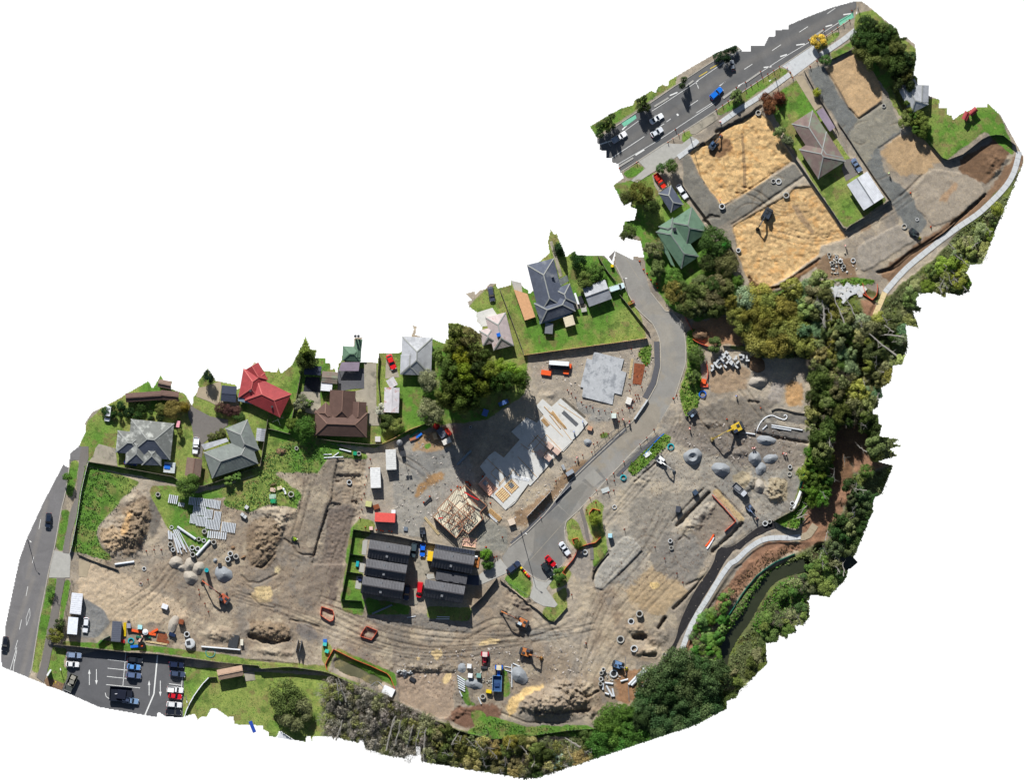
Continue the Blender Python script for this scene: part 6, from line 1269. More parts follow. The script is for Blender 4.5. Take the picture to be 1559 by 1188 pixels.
fence(A2('650 20 610 200 560 520'), 'dark mesh fence left of the white site offices', 1.8, m='steel_dark', solid=False); fence(A2('490 605 700 625 1188 680')+A5('240 505 480 520 700 550 1000 590 1350 620')+A8('60 645 330 625 640 670 830 760 1000 830')+[(600, 1068)], 'long timber fence between the works and the car park', 2.2, cap='timber_pale')
fence([(600, 1068), C1(80, 815), C1(300, 920), C1(600, 1050), C1(850, 1115), C2(160, 880), C2(500, 830), C2(730, 815)], 'long black topped silt fence round the lower edge of the works', 1.5, m='silt', cap='steel')
F_ = 'black boundary fence of the townhouses, '
fence(B3('225 158 370 180 600 215 750 250'), F_+'top left stretch', 1.8, m='steel_dark'); fence(B3('225 158 195 370 165 540 115 795'), F_+'left stretch', 1.8, m='wall_dark'); fence(B3('115 795 300 805'), F_+'bottom left stretch', 1.8, m='wall_dark'); fence(B3('190 380 345 402'), F_+'divider below the top yard', 1.8, m='wall_dark'); fence(B3('165 540 320 562'), F_+'divider below the middle yard', 1.8, m='wall_dark')
fence(B3('750 250 960 290 1340 350 1480 360'), F_+'top right stretch', 1.8, m='steel_dark'); fence(B3('1290 865 1400 760 1544 570')+[B8(180, 830)], F_+'slanting right stretch', 2.0, m='timber_grey'); fence(B8('190 840 290 920 400 1010 470 1060 555 1145 655 1030'), 'low black silt fence round the cul-de-sac corner', .9, m='silt'); fence(B8('830 830 845 760 945 650'), 'black silt fence at the lower island tip', 1.0, m='silt')
fence(B8('215 840 390 950'), 'thin wire fence on the corner lawn', 1.0, m='steel', solid=False); fence(B8('375 400 450 320 540 225'), 'white hoarding panel standing beside the framed slab site', 2.2, m='white_plastic', cap='steel', name='hoarding', cat='hoarding'); fence(B8('575 285 680 180'), 'low white barrier beside the local road kerb', .8, m='concrete_new', name='barrier', cat='barrier')
fence(B7('895 640 1010 470'), 'white concrete barrier on the bend of the local road', .9, m='concrete_new', name='barrier', cat='barrier', th=.5)
fence([B7(560, 880), B7(700, 750), B7(850, 660)], 'temporary mesh fence beside the slab building site', 1.8, m='steel', solid=False)
fence(C7('700 0 770 100 900 270 1010 430 1130 530 1190 650'), 'black fence between the green roofed house and the gravel', 1.6, m='silt'); fence(C8('800 370 900 510 1080 770 1220 970 1325 1130')+[(1288, 348)], 'tall dark fence left of the lichen covered house', 1.9, m='wall_dark'); fence([(1288, 350)]+D4('105 665 235 590 380 490'), 'dark fence below the white garage lawn', 2.0, m='wall_dark', cap='timber_pale')
fence(D4('380 490 300 380 200 230 110 90 60 20'), 'thin fence right of the white garage', 1.2, m='timber_grey'); fence(D2('20 490 90 620 180 770 250 900'), 'old fence between the narrow drive and gravel road', 1.2, m='timber_grey'); fence(D2('190 420 400 320'), 'dark fence above the top sand pad', 1.4, m='silt')
fence(D2('700 760 800 860 870 960 950 1060 1000 1120 1130 1070 1280 950 1390 930 1490 1010'), 'tall dark fence round the right hand green yards', 2.0, m='wall_dark'); fence(D2('620 600 700 760'), 'dark fence beside the pale blue house', 2.0, m='wall_dark')
fence(C8('40 480 100 450 170 425 290 325 500 200 620 130'), 'low dark edging above the first sand pad', .8, m='silt'); fence(D4('300 930 400 905 500 820 700 690 880 530 955 455'), 'low black silt fence beside the upper shared path', .8, m='silt'); fence(D3('420 1040 560 1060 640 990 760 940 900 880'), 'low silt fence under the second sand pad', .8, m='silt')
fence(C4('1460 0 1420 200 1390 380 1370 560 1320 700 1240 740 1130 800'), 'pale topped fence along the east edge of the works', 1.5, m='timber_grey', cap='timber_pale'); fence(D7('405 655 480 560 560 430 650 320 760 240 890 185'), 'teal silt fence along the stream bank', .9, m='green_mesh', th=.25); fence(D7('1055 150 1188 155'), 'short teal silt fence beyond the path end', .9, m='green_mesh')
fence(C4('1130 800 1220 850 1335 880 1350 720'), 'grey cloth fence at the corner lawn above the shared path', 1.7, m='steel_dark'); fence(C5('480 395 620 400 900 405 1130 430'), 'dark fence behind the white concrete blocks', 1.3, m='silt')
# orange barrier mesh
for pts, lab in ((A8('590 130 700 165 680 265 580 200 590 130'), 'orange mesh square round the left manhole pit'), (A8('960 290 1055 330 1000 405 905 370 960 290'), 'orange mesh square round the right manhole pit'), (A8('690 480 620 600 640 665'), 'orange mesh left of the sediment pond'), (A8('690 480 850 560 1000 620 1150 690 1195 810'), 'orange mesh above the sediment pond'),
    (C4('645 590 740 690 835 800 745 880'), 'red orange mesh bracket inside the foundation trench'), (B8('690 555 735 545 745 600 710 610 690 555'), 'orange mesh box round the shrub on the green island'), (B8('735 615 790 590 850 580 890 540'), 'orange mesh crossing the dark footpath'), (B8('735 620 700 690 620 785 645 805'), 'orange mesh running down to the street tree'), (B8('825 450 805 380 830 340 885 355'), 'orange mesh round the big shrub'),
    (C5('135 130 170 200 205 260'), 'orange mesh beside the bend, upper stretch'), (C5('205 335 260 370 345 400'), 'orange mesh below the brown soil heap'), (C5('330 540 345 640 335 700'), 'red mesh behind the white concrete blocks'), (D4('300 1000 302 1060 270 1095 215 1060'), 'orange mesh bracket at the bleached rubble'), (E4('865 330 890 430 940 480'), 'orange mesh crossing the bleached rubble')):
    fence(pts, lab, 1.0, m='orange_mesh', step=9, th=.13, name='barrier_mesh', cat='barrier mesh', post=.08)
fence(A5('905 715 850 770 780 870 730 960 705 1040'), 'white topped low wall running down the park lawn', 1.4, m='white_plastic', th=.25, name='garden_wall', cat='wall'); fence(A5('970 710 905 712'), 'short wall stub beside the park shelter', 1.3, m='timber_grey')
fence(A5('0 440 50 390 95 372'), 'curved green fence left of the dark container', 1.8, m='green_mesh')

# ================================================================= vehicles
car('suv', *A1(437, 670), 95, (34, 44, 62), 'dark navy hatchback driving on the left road'); car('suv', *A2(44, 600), 98, (26, 30, 40), 'black car at the very left edge of the left road', cat='car')
car('wagon', *A2(775, 430), 96, (226, 228, 232), 'white estate car beside the white site offices'); car('suv', *A2(670, 703), 3, (134, 150, 176), 'silver blue car, top of the left pair in the car park'); car('hatch', *A2(655, 785), 4, (232, 232, 232), 'white car with black bonnet just below the silver blue car')
car('wagon', *A5(300, 568), 6, (40, 44, 52), 'black car in the fence shade, top of the middle bay'); car('hatch', *A5(290, 628), 6, (92, 146, 206), 'light blue hatchback in the middle bay'); car('suv', *A5(290, 697), 6, (92, 108, 140), 'blue grey car, lowest of three in the middle bay')
car('suv', *A5(640, 610), 4, (34, 44, 70), 'navy car, top of the right hand bay'); car('wagon', *A5(650, 685), 6, (66, 78, 102), 'slate blue car below the navy one in the right hand bay'); car('ute', *A5(630, 815), 6, (236, 236, 236), 'white pickup with a pale covered tray in the right hand bay', bed=(232, 230, 226)); car('hatch', *A5(630, 868), 10, (206, 30, 44), 'red hatchback between the white vehicles'); car('wagon', *A5(622, 938), 4, (226, 226, 226), 'white estate car below the red hatchback'); car('suv', *A5(615, 1000), 4, (30, 34, 44), 'black car, lowest in the right hand bay')
car('ute', *A5(262, 905), 8, (124, 152, 184), 'pale blue pickup towing the navy trailer', bed=(60, 72, 96))
car('van', *A3(264, 415), 98, (232, 234, 238), 'white van at the top of the slate house lawn'); car('ute', *A3(1057, 705), 95, (236, 238, 240), 'white pickup on the curved asphalt drive', bed=(235, 235, 238)); car('hatch', *A3(470, 858), 8, (30, 60, 130), 'dark blue car under the eaves of the slate house')
car('hatch', *B1(925, 425), 68, (222, 36, 40), 'bright red hatchback on the concrete strip', scale=1.15); car('suv', *B5(760, 45), 80, (70, 74, 92), 'dark grey car at the ragged edge left of the big lawn', z=.05)
car('van', *B6(1075, 530), -18, (206, 226, 228), 'pale van beside the white garage'); car('ute', *C6(372, 528), -31, (236, 236, 238), 'white flatbed pickup at the left of the arterial road', bed=(176, 182, 190)); car('sedan', *C6(710, 360), -31, (232, 234, 236), 'white saloon, upper of two side by side on the arterial road'); car('hatch', *C6(713, 482), -31, (214, 218, 224), 'silver white hatchback, lower of two side by side')
car('suv', *C6(1250, 130), -42, (24, 112, 214), 'bright blue car in the arterial road'); car('hatch', *D1(328, 590), -100, (120, 126, 134), 'small grey car turning in the arterial road', scale=.8)
car('ute', *C6(742, 922), 57, (224, 52, 30), 'orange red pickup in front of the grey cottage', bed=(170, 40, 26)); car('wagon', *C6(942, 1020), 57, (236, 238, 240), 'white estate car right of the grey cottage', scale=1.05); car('sedan', *D4(175, 283), 58, (110, 128, 156), 'steel blue saloon above the big white garage')
car('suv', *B8(283, 750), -40, (52, 62, 86), 'dark blue car parked left of the cul-de-sac', scale=1.05); car('hatch', *B8(540, 708), 48, (200, 20, 34), 'red hatchback parked in the cul-de-sac'); car('wagon', *B8(520, 768), 52, (36, 44, 48), 'black estate car beside the red hatchback', scale=1.05); car('sedan', *B8(638, 620), 55, (224, 228, 234), 'white saloon parked at the green island')
car('hatch', *B3(853, 345), 94, (30, 104, 220), 'bright blue hatchback in the townhouse lane', z=.1); car('suv', *B3(772, 345), 98, (66, 80, 86), 'grey green car left of the blue hatchback', z=.1); car('van', *B3(825, 705), 98, (206, 24, 36), 'long red van at the lower end of the townhouse lane', z=.1); car('suv', *B3(710, 730), 98, (48, 56, 82), 'dark car shaded beside the bottom left townhouse', z=.1)
# trailers and trucks
def flatbed(px, py, ang, L_, w, rgb, label, cargo=None, cab=None, cabrgb=(90, 92, 98), side=None, name='truck', cat='truck', sideh=.6, inner=(30, 34, 44)):
    z = hz(px, py); root = empty(name, W(px, py, z), -R(ang), label, cat); Lx, Wy = L_*S, w*S; b = MB(); b.box(0, 0, .55, .8, Lx, Wy*.5); b.build('chassis', MATS['steel_dark'], root); x0, x1 = -Lx/2, Lx/2-(1.9 if cab else 0)
    b = MB(); b.box((x0+x1)/2, 0, .8, .92, x1-x0, Wy); o = b.build('bed', MATS['objcol_matt'], root); o.color = (*lin(inner), 1)
    b = MB(); m_ = (x0+x1)/2
    for s_ in (-1, 1): b.box(m_, s_*(Wy/2-.04), .925, .92+sideh, x1-x0, .08)
    b.box(x0+.04, 0, .925, .92+sideh, .08, Wy-.18); b.box(x1-.04, 0, .925, 1.1+sideh, .08, Wy-.18); o = b.build('side_board', MATS['objcol_matt'], root); o.color = (*lin(side or rgb), 1)
    if cab:
        b = MB(); b.stack([rrect(1.7, Wy-.1, .5, cx=Lx/2-.9, r=.2), rrect(1.75, Wy, 1.3, cx=Lx/2-.9, r=.22)]); o = b.build('cab', MATS['carpaint'], root); o.color = (*lin(cabrgb), 1)
        b = MB(); b.stack([rrect(1.7, Wy-.06, 1.3, cx=Lx/2-.9, r=.22), rrect(1.4, Wy-.3, 2.1, cx=Lx/2-1.0, r=.22)]); b.build('window', MATS['glass'], root); b = MB(); b.stack([rrect(1.4, Wy-.28, 2.08, cx=Lx/2-1.0, r=.22), rrect(1.3, Wy-.4, 2.2, cx=Lx/2-1.0, r=.22)]); o = b.build('roof', MATS['carpaint'], root); o.color = (*lin(cabrgb), 1)
    for x in ([x0+.8, x0+1.7] + ([Lx/2-.9] if cab else [])):
        for s_ in (-1, 1): b = MB(); b.tube((x, s_*(Wy/2-.28)-.12, .42), (x, s_*(Wy/2-.28)+.12, .42), .42, n=10); b.build('wheel', MATS['rubber'], root)
    if cargo:
        for k, (cx_, cy_, l_, w_, h_, rgb2) in enumerate(cargo): b = MB(); b.box(cx_, cy_, .93, .93+h_, l_, w_, rr.uniform(-.2, .2), t=.85); o = b.build('load', MATS['objcol_matt'], root); o.color = (*lin(rgb2), 1)
    return root
flatbed(*A5(182, 850), 4, 34, 22, (30, 140, 150), 'dark navy covered trailer with a teal end board', side=(26, 40, 62), name='trailer', cat='trailer', cargo=[(-1.2, 0, 1.2, .2, .3, (220, 220, 225)), (.3, -.2, 3, 3, .5, (20, 26, 44))], inner=(20, 26, 40))
flatbed(*A2(640, 955), 114, 28, 13, (110, 112, 104), 'truck loaded with grey rocks at the car park edge', cab=True, cabrgb=(80, 84, 80), cargo=[(-1.8, 0, 1.4, 1.6, .9, (150, 146, 134)), (-.4, .1, 1.3, 1.5, 1.0, (136, 134, 124)), (.6, -.2, .9, 1.2, .7, (160, 156, 146))], side=(96, 100, 92))
flatbed(*C4(866, 553), 43, 26, 10, (110, 112, 118), 'grey tipper truck beside the foundation trench', cab=True, cabrgb=(196, 200, 206), cargo=[(-.9, 0, 2.4, 1.3, .25, (130, 132, 136))], side=(130, 134, 142), inner=(96, 98, 104))
def tractor(px, py, ang, rgb, label, roofrgb=(220, 220, 210), loader=False):
    z = hz(px, py); root = empty('tractor', W(px, py, z), -R(ang), label, 'tractor'); col = (*lin(rgb), 1)
    b = MB(); b.stack([rrect(2.0, .8, .7, cx=.9, r=.15), rrect(2.0, .85, 1.35, cx=.9, r=.2), rrect(1.8, .7, 1.5, cx=.85, r=.2)]); o = b.build('bonnet', MATS['carpaint'], root); o.color = col
    b = MB(); b.box(-.7, 0, .9, 2.4, 1.4, 1.5, t=.9); b.build('cab', MATS['glass'], root); b = MB(); b.stack([rrect(1.5, 1.55, 2.4, cx=-.7, r=.2), rrect(1.4, 1.45, 2.55, cx=-.7, r=.2)]); o = b.build('cab_roof', MATS['objcol_matt'], root); o.color = (*lin(roofrgb), 1)
    for s_ in (-1, 1):
        b = MB(); b.box(-.9, s_*.95, 1.4, 1.5, 1.3, .5); o = b.build('mudguard', MATS['carpaint'], root); o.color = col
        b = MB(); b.tube((-.9, s_*.95-.22, .75), (-.9, s_*.95+.22, .75), .75, n=14); b.build('wheel', MATS['rubber'], root); b = MB(); b.tube((1.3, s_*.8-.15, .5), (1.3, s_*.8+.15, .5), .5, n=12); b.build('wheel', MATS['rubber'], root)
    if loader:
        b = MB(); [b.beam((.2, s_*.55, 1.3), (2.9, s_*.55, .5), .12, .2) for s_ in (-1, 1)]; o = b.build('loader_arm', MATS['objcol_matt'], root); o.color = (*lin(rgb), 1); b = MB(); b.box(3.3, 0, .1, .7, .9, 2.2, t=.8); b.build('loader_bucket', MATS['steel_dark'], root)
    return root
tractor(*C1(800, 435), 92, (176, 30, 50), 'red tractor with front bucket on the haul road', (222, 196, 190), True); tractor(*C1(915, 545), 92, (24, 96, 200), 'blue tractor coupled to the blue tip trailer', (214, 204, 176))
flatbed(*C1(900, 655), 92, 24, 14, (110, 160, 205), 'pale blue tip trailer behind the blue tractor', name='trailer', cat='trailer', side=(120, 168, 208), inner=(50, 80, 120), cargo=[(.4, 0, 1.2, 1.6, .4, (40, 66, 110))], sideh=.9)
# excavators
excavator(*A7(238, 1135), 218, 8.6, (176, 92, 66), 'orange excavator reaching up left to the grey gravel heaps', 1.0, trk_ang=88, cabrgb=(66, 74, 84)); excavator(*C4(835, 62), 153, 8.2, (206, 174, 54), 'yellow excavator with its boom stretched over the loose rock', 1.15, trk_ang=40, cabrgb=(46, 56, 76), bucket=(168, 150, 110))
excavator(*C4(240, 318), 38, 5.2, (232, 232, 228), 'small white excavator beside the green hedge strip', .85, trk_ang=60, cabrgb=(236, 236, 236), bucket=(120, 124, 128)); excavator(*C1(1105, 150), 206, 7.2, (186, 116, 70), 'orange excavator working below the townhouses', 1.0, cabrgb=(190, 204, 210))
excavator(*C1(1140, 400), 18, 4.8, (190, 120, 68), 'orange wheeled excavator on the haul road', 1.0, cabrgb=(58, 64, 74), bucket=(186, 140, 78)); excavator(*C8(248, 435), -55, 3.6, (60, 76, 96), 'small dark excavator in the hollow of the first sand pad', .8, cabrgb=(70, 96, 130), bucket=(150, 92, 60))
excavator(*C8(690, 1008), 120, 5.2, (46, 54, 64), 'dark excavator standing on the second sand pad', 1.0, cabrgb=(52, 62, 76), bucket=(44, 40, 36)); excavator(*C4(945, 700), 52, 3.6, (96, 112, 140), 'compact grey blue digger below the tipper truck', .75, bucket=(190, 150, 130)); excavator(*D4(520, 690), 40, 2.2, (52, 64, 66), 'compact dark digger at the end of the gravel road', .75, bucket=(170, 160, 70))
excavator(*C2(868, 350), 20, 2.4, (104, 134, 170), 'blue grey compact digger with a yellow bucket near the pipes', .9, bucket=(224, 204, 50), cabrgb=(110, 140, 180)); excavator(*A7(880, 600), 30, 0, (120, 150, 30), 'small lime green compactor in the spoil ground', .45, cabrgb=(170, 200, 40))
excavator(*B3(852, 180), 85, 1.8, (44, 50, 60), 'small black loader above the townhouse fence', .7, cabrgb=(66, 74, 88)); excavator(*C5(200, 1010), 140, 1.6, (52, 60, 70), 'small dark digger at the corner of the local road', .8, cabrgb=(140, 160, 180))
crate(*C4(512, 572), 7, 7, 1.5, -40, 'objcol_matt', 'small dark blue generator above the trench', 'generator', 'generator', (60, 76, 96)); crate(*C4(377, 705), 7, 9, 1.8, 10, 'objcol_matt', 'dark grey tank left of the long trench', 'tank', 'tank', (70, 74, 84)); crate(*B8(955, 530), 6, 6, 2.2, 0, 'objcol_matt', 'pale blue portable toilet at the lower island', 'portable_toilet', 'portable toilet', (170, 214, 226)); crate(*B7(727, 612), 7, 7, 2.4, 0, 'objcol_matt', 'pale grey portable toilet beside the local road', 'portable_toilet', 'portable toilet', (206, 216, 208))

# ================================================================= gravel and soil heaps
for k, (x, y, rx, ry, h_, lab) in enumerate(((880, 695, 12, 9, 1.6, 'top left'), (1000, 715, 9, 11, 1.4, 'middle'), (1080, 745, 9, 11, 1.5, 'right hand'), (1010, 830, 12, 11, 1.9, 'lowest'), (925, 740, 9, 7, 1.2, 'small left'))): pile(A4(x, y), rx, ry, 10, h_, 'gravel_tan', 'grey tan gravel heap, %s of the cluster by the long white pipes' % lab, seed=k)
pile(A7(240, 920), 14, 13, 10, 2.0, 'gravel_grey', 'dark grey gravel heap beside the orange excavator'); pile(C4(493, 290), 14, 14, 0, 2.0, 'gravel_grey', 'ring shaped blue grey gravel heap with a hollow centre', crater=.75); pile(C4(715, 390), 15, 11, 0, 2.4, 'gravel_grey', 'pointed blue grey gravel heap in the middle of the east site')
pile(C4(985, 305), 11, 12, 0, 2.4, 'gravel_grey', 'rounded blue grey gravel heap below two workers'); pile(C4(1110, 305), 12, 8, -20, 1.2, 'gravel_grey', 'low blue grey gravel heap right of the rounded one'); pile(C4(1030, 385), 9, 10, 20, 1.2, 'gravel_grey', 'small grey gravel heap between the larger ones'); pile(C4(1070, 160), 17, 7, 8, 1.4, 'gravel_grey', 'long blue grey gravel heap beside the open trench')
pile(C4(1020, 525), 10, 11, 0, 2.0, 'gravel_tan', 'tan gravel heap left of the largest rubble mound'); pile(C5(805, 715), 15, 11, -10, 2.2, 'gravel_tan', 'faceted grey stone heap right of the workers'); pile(C5(785, 560), 14, 14, 0, 2.2, 'soil', 'smooth brown heap right of the white concrete blocks', name='soil_heap', cat='soil heap'); pile(C5(275, 295), 12, 9, 20, 1.6, 'soil', 'reddish brown soil heap inside the orange mesh', name='soil_heap', cat='soil heap')
pile(C1(710, 660), 14, 9, 20, 1.3, 'gravel_grey', 'dark grey gravel heap below the white totes'); pile(C1(1085, 590), 12, 15, -30, 1.9, 'gravel_grey', 'dark grey gravel heap right of the blue trailer'); pile(C1(610, 530), 8, 8, 0, .8, 'gravel_grey', 'low grey gravel heap at the haul road edge'); pile(E5(1155, 490), 7, 6, 0, 1.1, 'gravel_grey', 'small pale gravel heap below the long slab')
pile(E2(1010, 110), 8, 14, 20, 1.0, 'gravel_tan', 'tan sand heap beside the metal box in the yard'); pile(E4(620, 350), 7, 5, 0, 1.0, 'gravel_tan', 'low rubble heap under the scattered manhole rings', name='rubble_heap', cat='rubble heap')
# ================================================================= pipes, rings, blocks
B_ = 'bundle of white corrugated pipe, '
for k, (T_, x, y, L_, w, ang, n, lab) in enumerate(((A4, 853, 122, 13, 15, 100, 5, 'upper left by the tree'), (A4, 927, 170, 6, 10, 100, 4, 'small one by the tree'), (A7, 55, 268, 12, 19, 98, 7, 'top row left'), (A7, 137, 280, 13, 9, 98, 4, 'top row middle'), (A7, 187, 290, 13, 9, 98, 4, 'top row right'), (A7, -40, 258, 12, 12, 98, 5, 'top row farthest left'), (A7, 20, 345, 14, 20, 98, 8, 'second row left'), (A7, 105, 372, 14, 13, 98, 6, 'second row middle'), (A7, 185, 390, 14, 11, 98, 5, 'second row right'),
    (A7, 40, 440, 15, 16, 98, 7, 'third row left'), (A7, 145, 470, 15, 22, 98, 9, 'third row middle'), (A7, 285, 495, 15, 22, 98, 9, 'third row right'), (A7, 180, 565, 11, 30, 96, 9, 'lowest row'), (A7, -35, 420, 14, 10, 98, 5, 'third row farthest left'))):
    bundle(T_(x, y), L_, w, ang, n, B_+lab, h=.3)
for k, (x1, y1, x2, y2, r_, lab) in enumerate(((890, 370, 1055, 482, .38, 'thick white pipe slanting at the top of the pipe fan'), (855, 400, 925, 560, .25, 'white pipe second in the fan'), (870, 395, 955, 575, .2, 'white pipe third in the fan'), (885, 392, 975, 600, .16, 'thin white pipe fourth in the fan'), (895, 390, 1010, 600, .14, 'thin white pipe fifth in the fan'), (850, 430, 900, 605, .28, 'white pipe leftmost in the fan'), (875, 470, 930, 615, .2, 'short white pipe at the foot of the fan'), (1065, 630, 1188, 495, .42, 'long thick white pipe pointing up to the bundles'), (325, 712, 500, 688, .34, 'single white pipe below the big brown spoil mound'), (812, 405, 818, 480, .3, 'short white pipe left of the fan'), (835, 415, 838, 485, .3, 'short white pipe second left of the fan'))):
    pipe(*A4(x1, y1), *A4(x2, y2), r_, lab)
RG = 'concrete manhole ring '
for k, (T_, x, y, r_, h_, lab) in enumerate(((A4, 715, 78, 3.6, .7, 'alone at the top of the gravel strip'), (A4, 838, 375, 3.0, .4, 'tan, above the pipe fan'), (A4, 827, 530, 3.8, 1.0, 'left of the pipe fan'), (A4, 852, 578, 3.4, 1.2, 'lower left of the pipe fan'), (A4, 1085, 483, 3.4, .8, 'left of a pair beside the bundles'), (A4, 1130, 495, 3.3, .8, 'right of a pair beside the bundles'), (A4, 1135, 413, 3.8, .9, 'directly under the bundles'), (A4, 1025, 560, 3.9, 1.0, 'above the gravel heaps'), (A4, 1030, 622, 4.1, 1.6, 'touching the gravel heaps'), (A4, 1075, 570, 4.0, .6, 'rusty, beside the long thick pipe'),
    (A7, 150, 628, 3.9, 1.0, 'right of the long thick pipe'), (A7, 300, 733, 4.1, 1.2, 'top of the trio on the grass'), (A7, 352, 758, 4.1, 1.2, 'right of the trio on the grass'), (A7, 278, 783, 4.1, 1.2, 'left of the trio on the grass'), (A7, 850, 195, 4.6, .9, 'white, standing in the weeds'), (A4, 590, 750, 3.2, .25, 'sunk in the dirt track'), (A4, 560, 888, 3.0, .3, 'with an orange cap on the dirt track'),
    (B2, 545, 443, 4.0, 1.3, 'inside the cross trench'), (B2, 632, 183, 3.4, .8, 'by the green crate'), (E2, 1212, 255, 4.4, 1.8, 'tall, beside the octagonal tank'), (C3, 463, 767, 5.4, 1.5, 'wide, on the lower east site'), (C3, 695, 217, 3.4, .7, 'upper of two on the grey soil'), (C3, 703, 270, 3.2, .6, 'lower of two on the grey soil'), (C3, 53, 303, 4.0, .6, 'in the gravel beside the green island'), (C3, 320, 960, 6, .3, 'broken, beside the pit'), (C3, 423, 1030, 5.6, .8, 'pale, below the pit'), (C3, 650, 1075, 3, .5, 'small, beside the black batter'), (C3, 400, 825, 5, .4, 'half buried above the pit'),
    (C1, 783, 762, 4.2, .8, 'in the grass below the gravel'), (C2, 760, 382, 3.0, 1.2, 'top of the dark column'), (C2, 745, 408, 3.2, 1.2, 'second in the dark column'), (C2, 742, 452, 3.4, 1.2, 'third in the dark column'), (C2, 738, 486, 3.2, 1.2, 'lowest in the dark column'), (C2, 835, 412, 6.2, .5, 'large pale, amid stones'), (C8, 618, 170, 4.2, .9, 'at the top corner of the first sand pad'), (C8, 320, 940, 4.6, 1.0, 'white, at the bottom corner of the first sand pad'), (C8, 742, 732, 3.6, .5, 'left of two on the gravel between the pads'), (C8, 785, 735, 4.6, .4, 'right of two on the gravel between the pads'), (C8, 848, 848, 4.8, .5, 'with a flat lid at the pad edge'),
    (D3, 262, 600, 3.6, .8, 'at the left corner of the second sand pad'), (D3, 1083, 638, 3.0, .5, 'left of the rubble'), (D3, 1185, 700, 3.4, 1.0, 'on top of the rubble'), (D3, 1215, 745, 3.0, .8, 'right of the rubble'), (D3, 1300, 692, 3.8, .4, 'on the pale pad'), (D3, 1110, 715, 3.0, .8, 'lower left of the rubble'), (D3, 1150, 665, 2.6, .6, 'above the rubble'), (D4, 462, 652, 4.2, .4, 'near the compact dark digger'), (D4, 540, 610, 2.6, .3, 'on the end of the gravel road'), (D2, 573, 735, 3.2, .4, 'white, beside the top sand pad'),
    (C4, 1065, 818, 4.2, .6, 'left of the pair by the corner lawn'), (C4, 1100, 803, 3.4, .8, 'right of the pair by the corner lawn'), (C4, 1262, 370, 3.2, .5, 'upper of two by the east fence'), (C4, 1258, 428, 3.6, .4, 'lower of two by the east fence'), (C4, 1280, 660, 3.6, .8, 'upper of the pair at the east fence foot'), (C4, 1272, 703, 3.2, 1.0, 'lower of the pair at the east fence foot'), (B8, 985, 330, 3.4, .4, 'beside the big shrub'), (B8, 780, 645, 4.0, .4, 'pale, right of the orange mesh'), (B4, 690+0, 62, 2, .2, 'tiny, under the trees'))):
    mhole(*T_(x, y), r_, RG+lab, h=h_, lid=(k % 3 == 0), m='concrete_new' if k % 2 else 'concrete')
for k, (x, y) in enumerate(((515, 455), (495, 468), (482, 480), (468, 492), (456, 505), (444, 518), (432, 531), (420, 545), (408, 558), (396, 571), (383, 583), (490, 495), (520, 503), (540, 517), (475, 525), (440, 555), (425, 580), (455, 587), (500, 582), (520, 545), (550, 555), (575, 570), (603, 585), (612, 545), (600, 503), (640, 478), (665, 492), (653, 515), (695, 497), (702, 528), (482, 547), (383, 612), (540, 495), (590, 510), (560, 540))):
    an = (-45 if k % 2 else 45) if k < 24 or k > 29 else (0 if k % 2 else 88); st = 2 if k % 3 else 1
    for q in range(st):
        b = MB(); b.box(0, 0, 0, .72, 1.2, .58, t=.97); o = b.build('concrete_block', MATS['concrete_new'], loc=W(*C5(x, y), hz(*C5(x, y))+q*.725), rz=-R(an)); tag(o, 'white precast concrete block lying in the scattered block yard' if st == 1 else ('white precast concrete block at the bottom of a pair in the block yard' if q == 0 else 'white precast concrete block on top of a pair in the block yard'), 'concrete block', ('single blocks in the block yard' if st == 1 else ('lower blocks of the pairs' if q == 0 else 'upper blocks of the pairs')))
pipe(*C2(945, 495), *C2(1060, 378), .42, 'thick grey pipe, left of the pair by the dark tree'); pipe(*C2(965, 500), *C2(1072, 392), .42, 'thick grey pipe, right of the pair by the dark tree'); bundle(C2(1098, 405), 15, 12, 40, 5, 'five grey pipes stacked at the corner of the tree', h=.3)
for k in range(9): x, y = 985+k*13, 572-k*16; pipe(*C2(x, y-10), *C2(x+28, y+12), .17, 'short white post lying in the ladder like row by the tree', group='ladder row of short white posts')
for x1, y1, x2, y2, lab in ((885, 470, 940, 455, 'short white pipe left of the thick pair'), (770, 480, 830, 488, 'white pipe on top of the triangle'), (758, 480, 757, 530, 'upright white pipe of the triangle'), (780, 500, 825, 580, 'white pipe crossing the triangle'), (825, 520, 838, 580, 'white pipe at the right of the triangle'), (770, 555, 800, 566, 'thin stick below the triangle'), (880, 650, 900, 680, 'white pipe on the grass edge')): pipe(*C2(x1, y1), *C2(x2, y2), .3, lab)
pipe(*C2(940, 480), *C2(948, 615), .1, 'long thin blue grey pipe across the red soil', m='steel'); pipe(*C2(920, 290), *C2(925, 430), .08, 'thin grey pipe above the thick pair', m='steel')
for k in range(6): pipe(*C1(572+k*2, 590+k*20), *C1(635, 630+k*18), .2, 'white pipe of the slanting stack by the grey gravel', group='slanting stack of six white pipes')
pipe(*C1(590, 715), *C1(612, 762), .2, 'loose white pipe below the slanting stack'); pipe(*C1(745, 768), *C1(770, 825), .18, 'loose white pipe in the grass'); pipe(*C1(1022, 495), *C1(1022, 685), .16, 'upright thin white pipe beside the dark gravel'); pipe(*C1(1030, 490), *C1(1085, 515), .2, 'short white pipe above the dark gravel'); pipe(*C1(960, 515), *C1(1015, 525), .14, 'thin white pipe left of the dark gravel'); pipe(*C1(965, 545), *C1(1018, 560), .14, 'thin white pipe second left of the dark gravel')
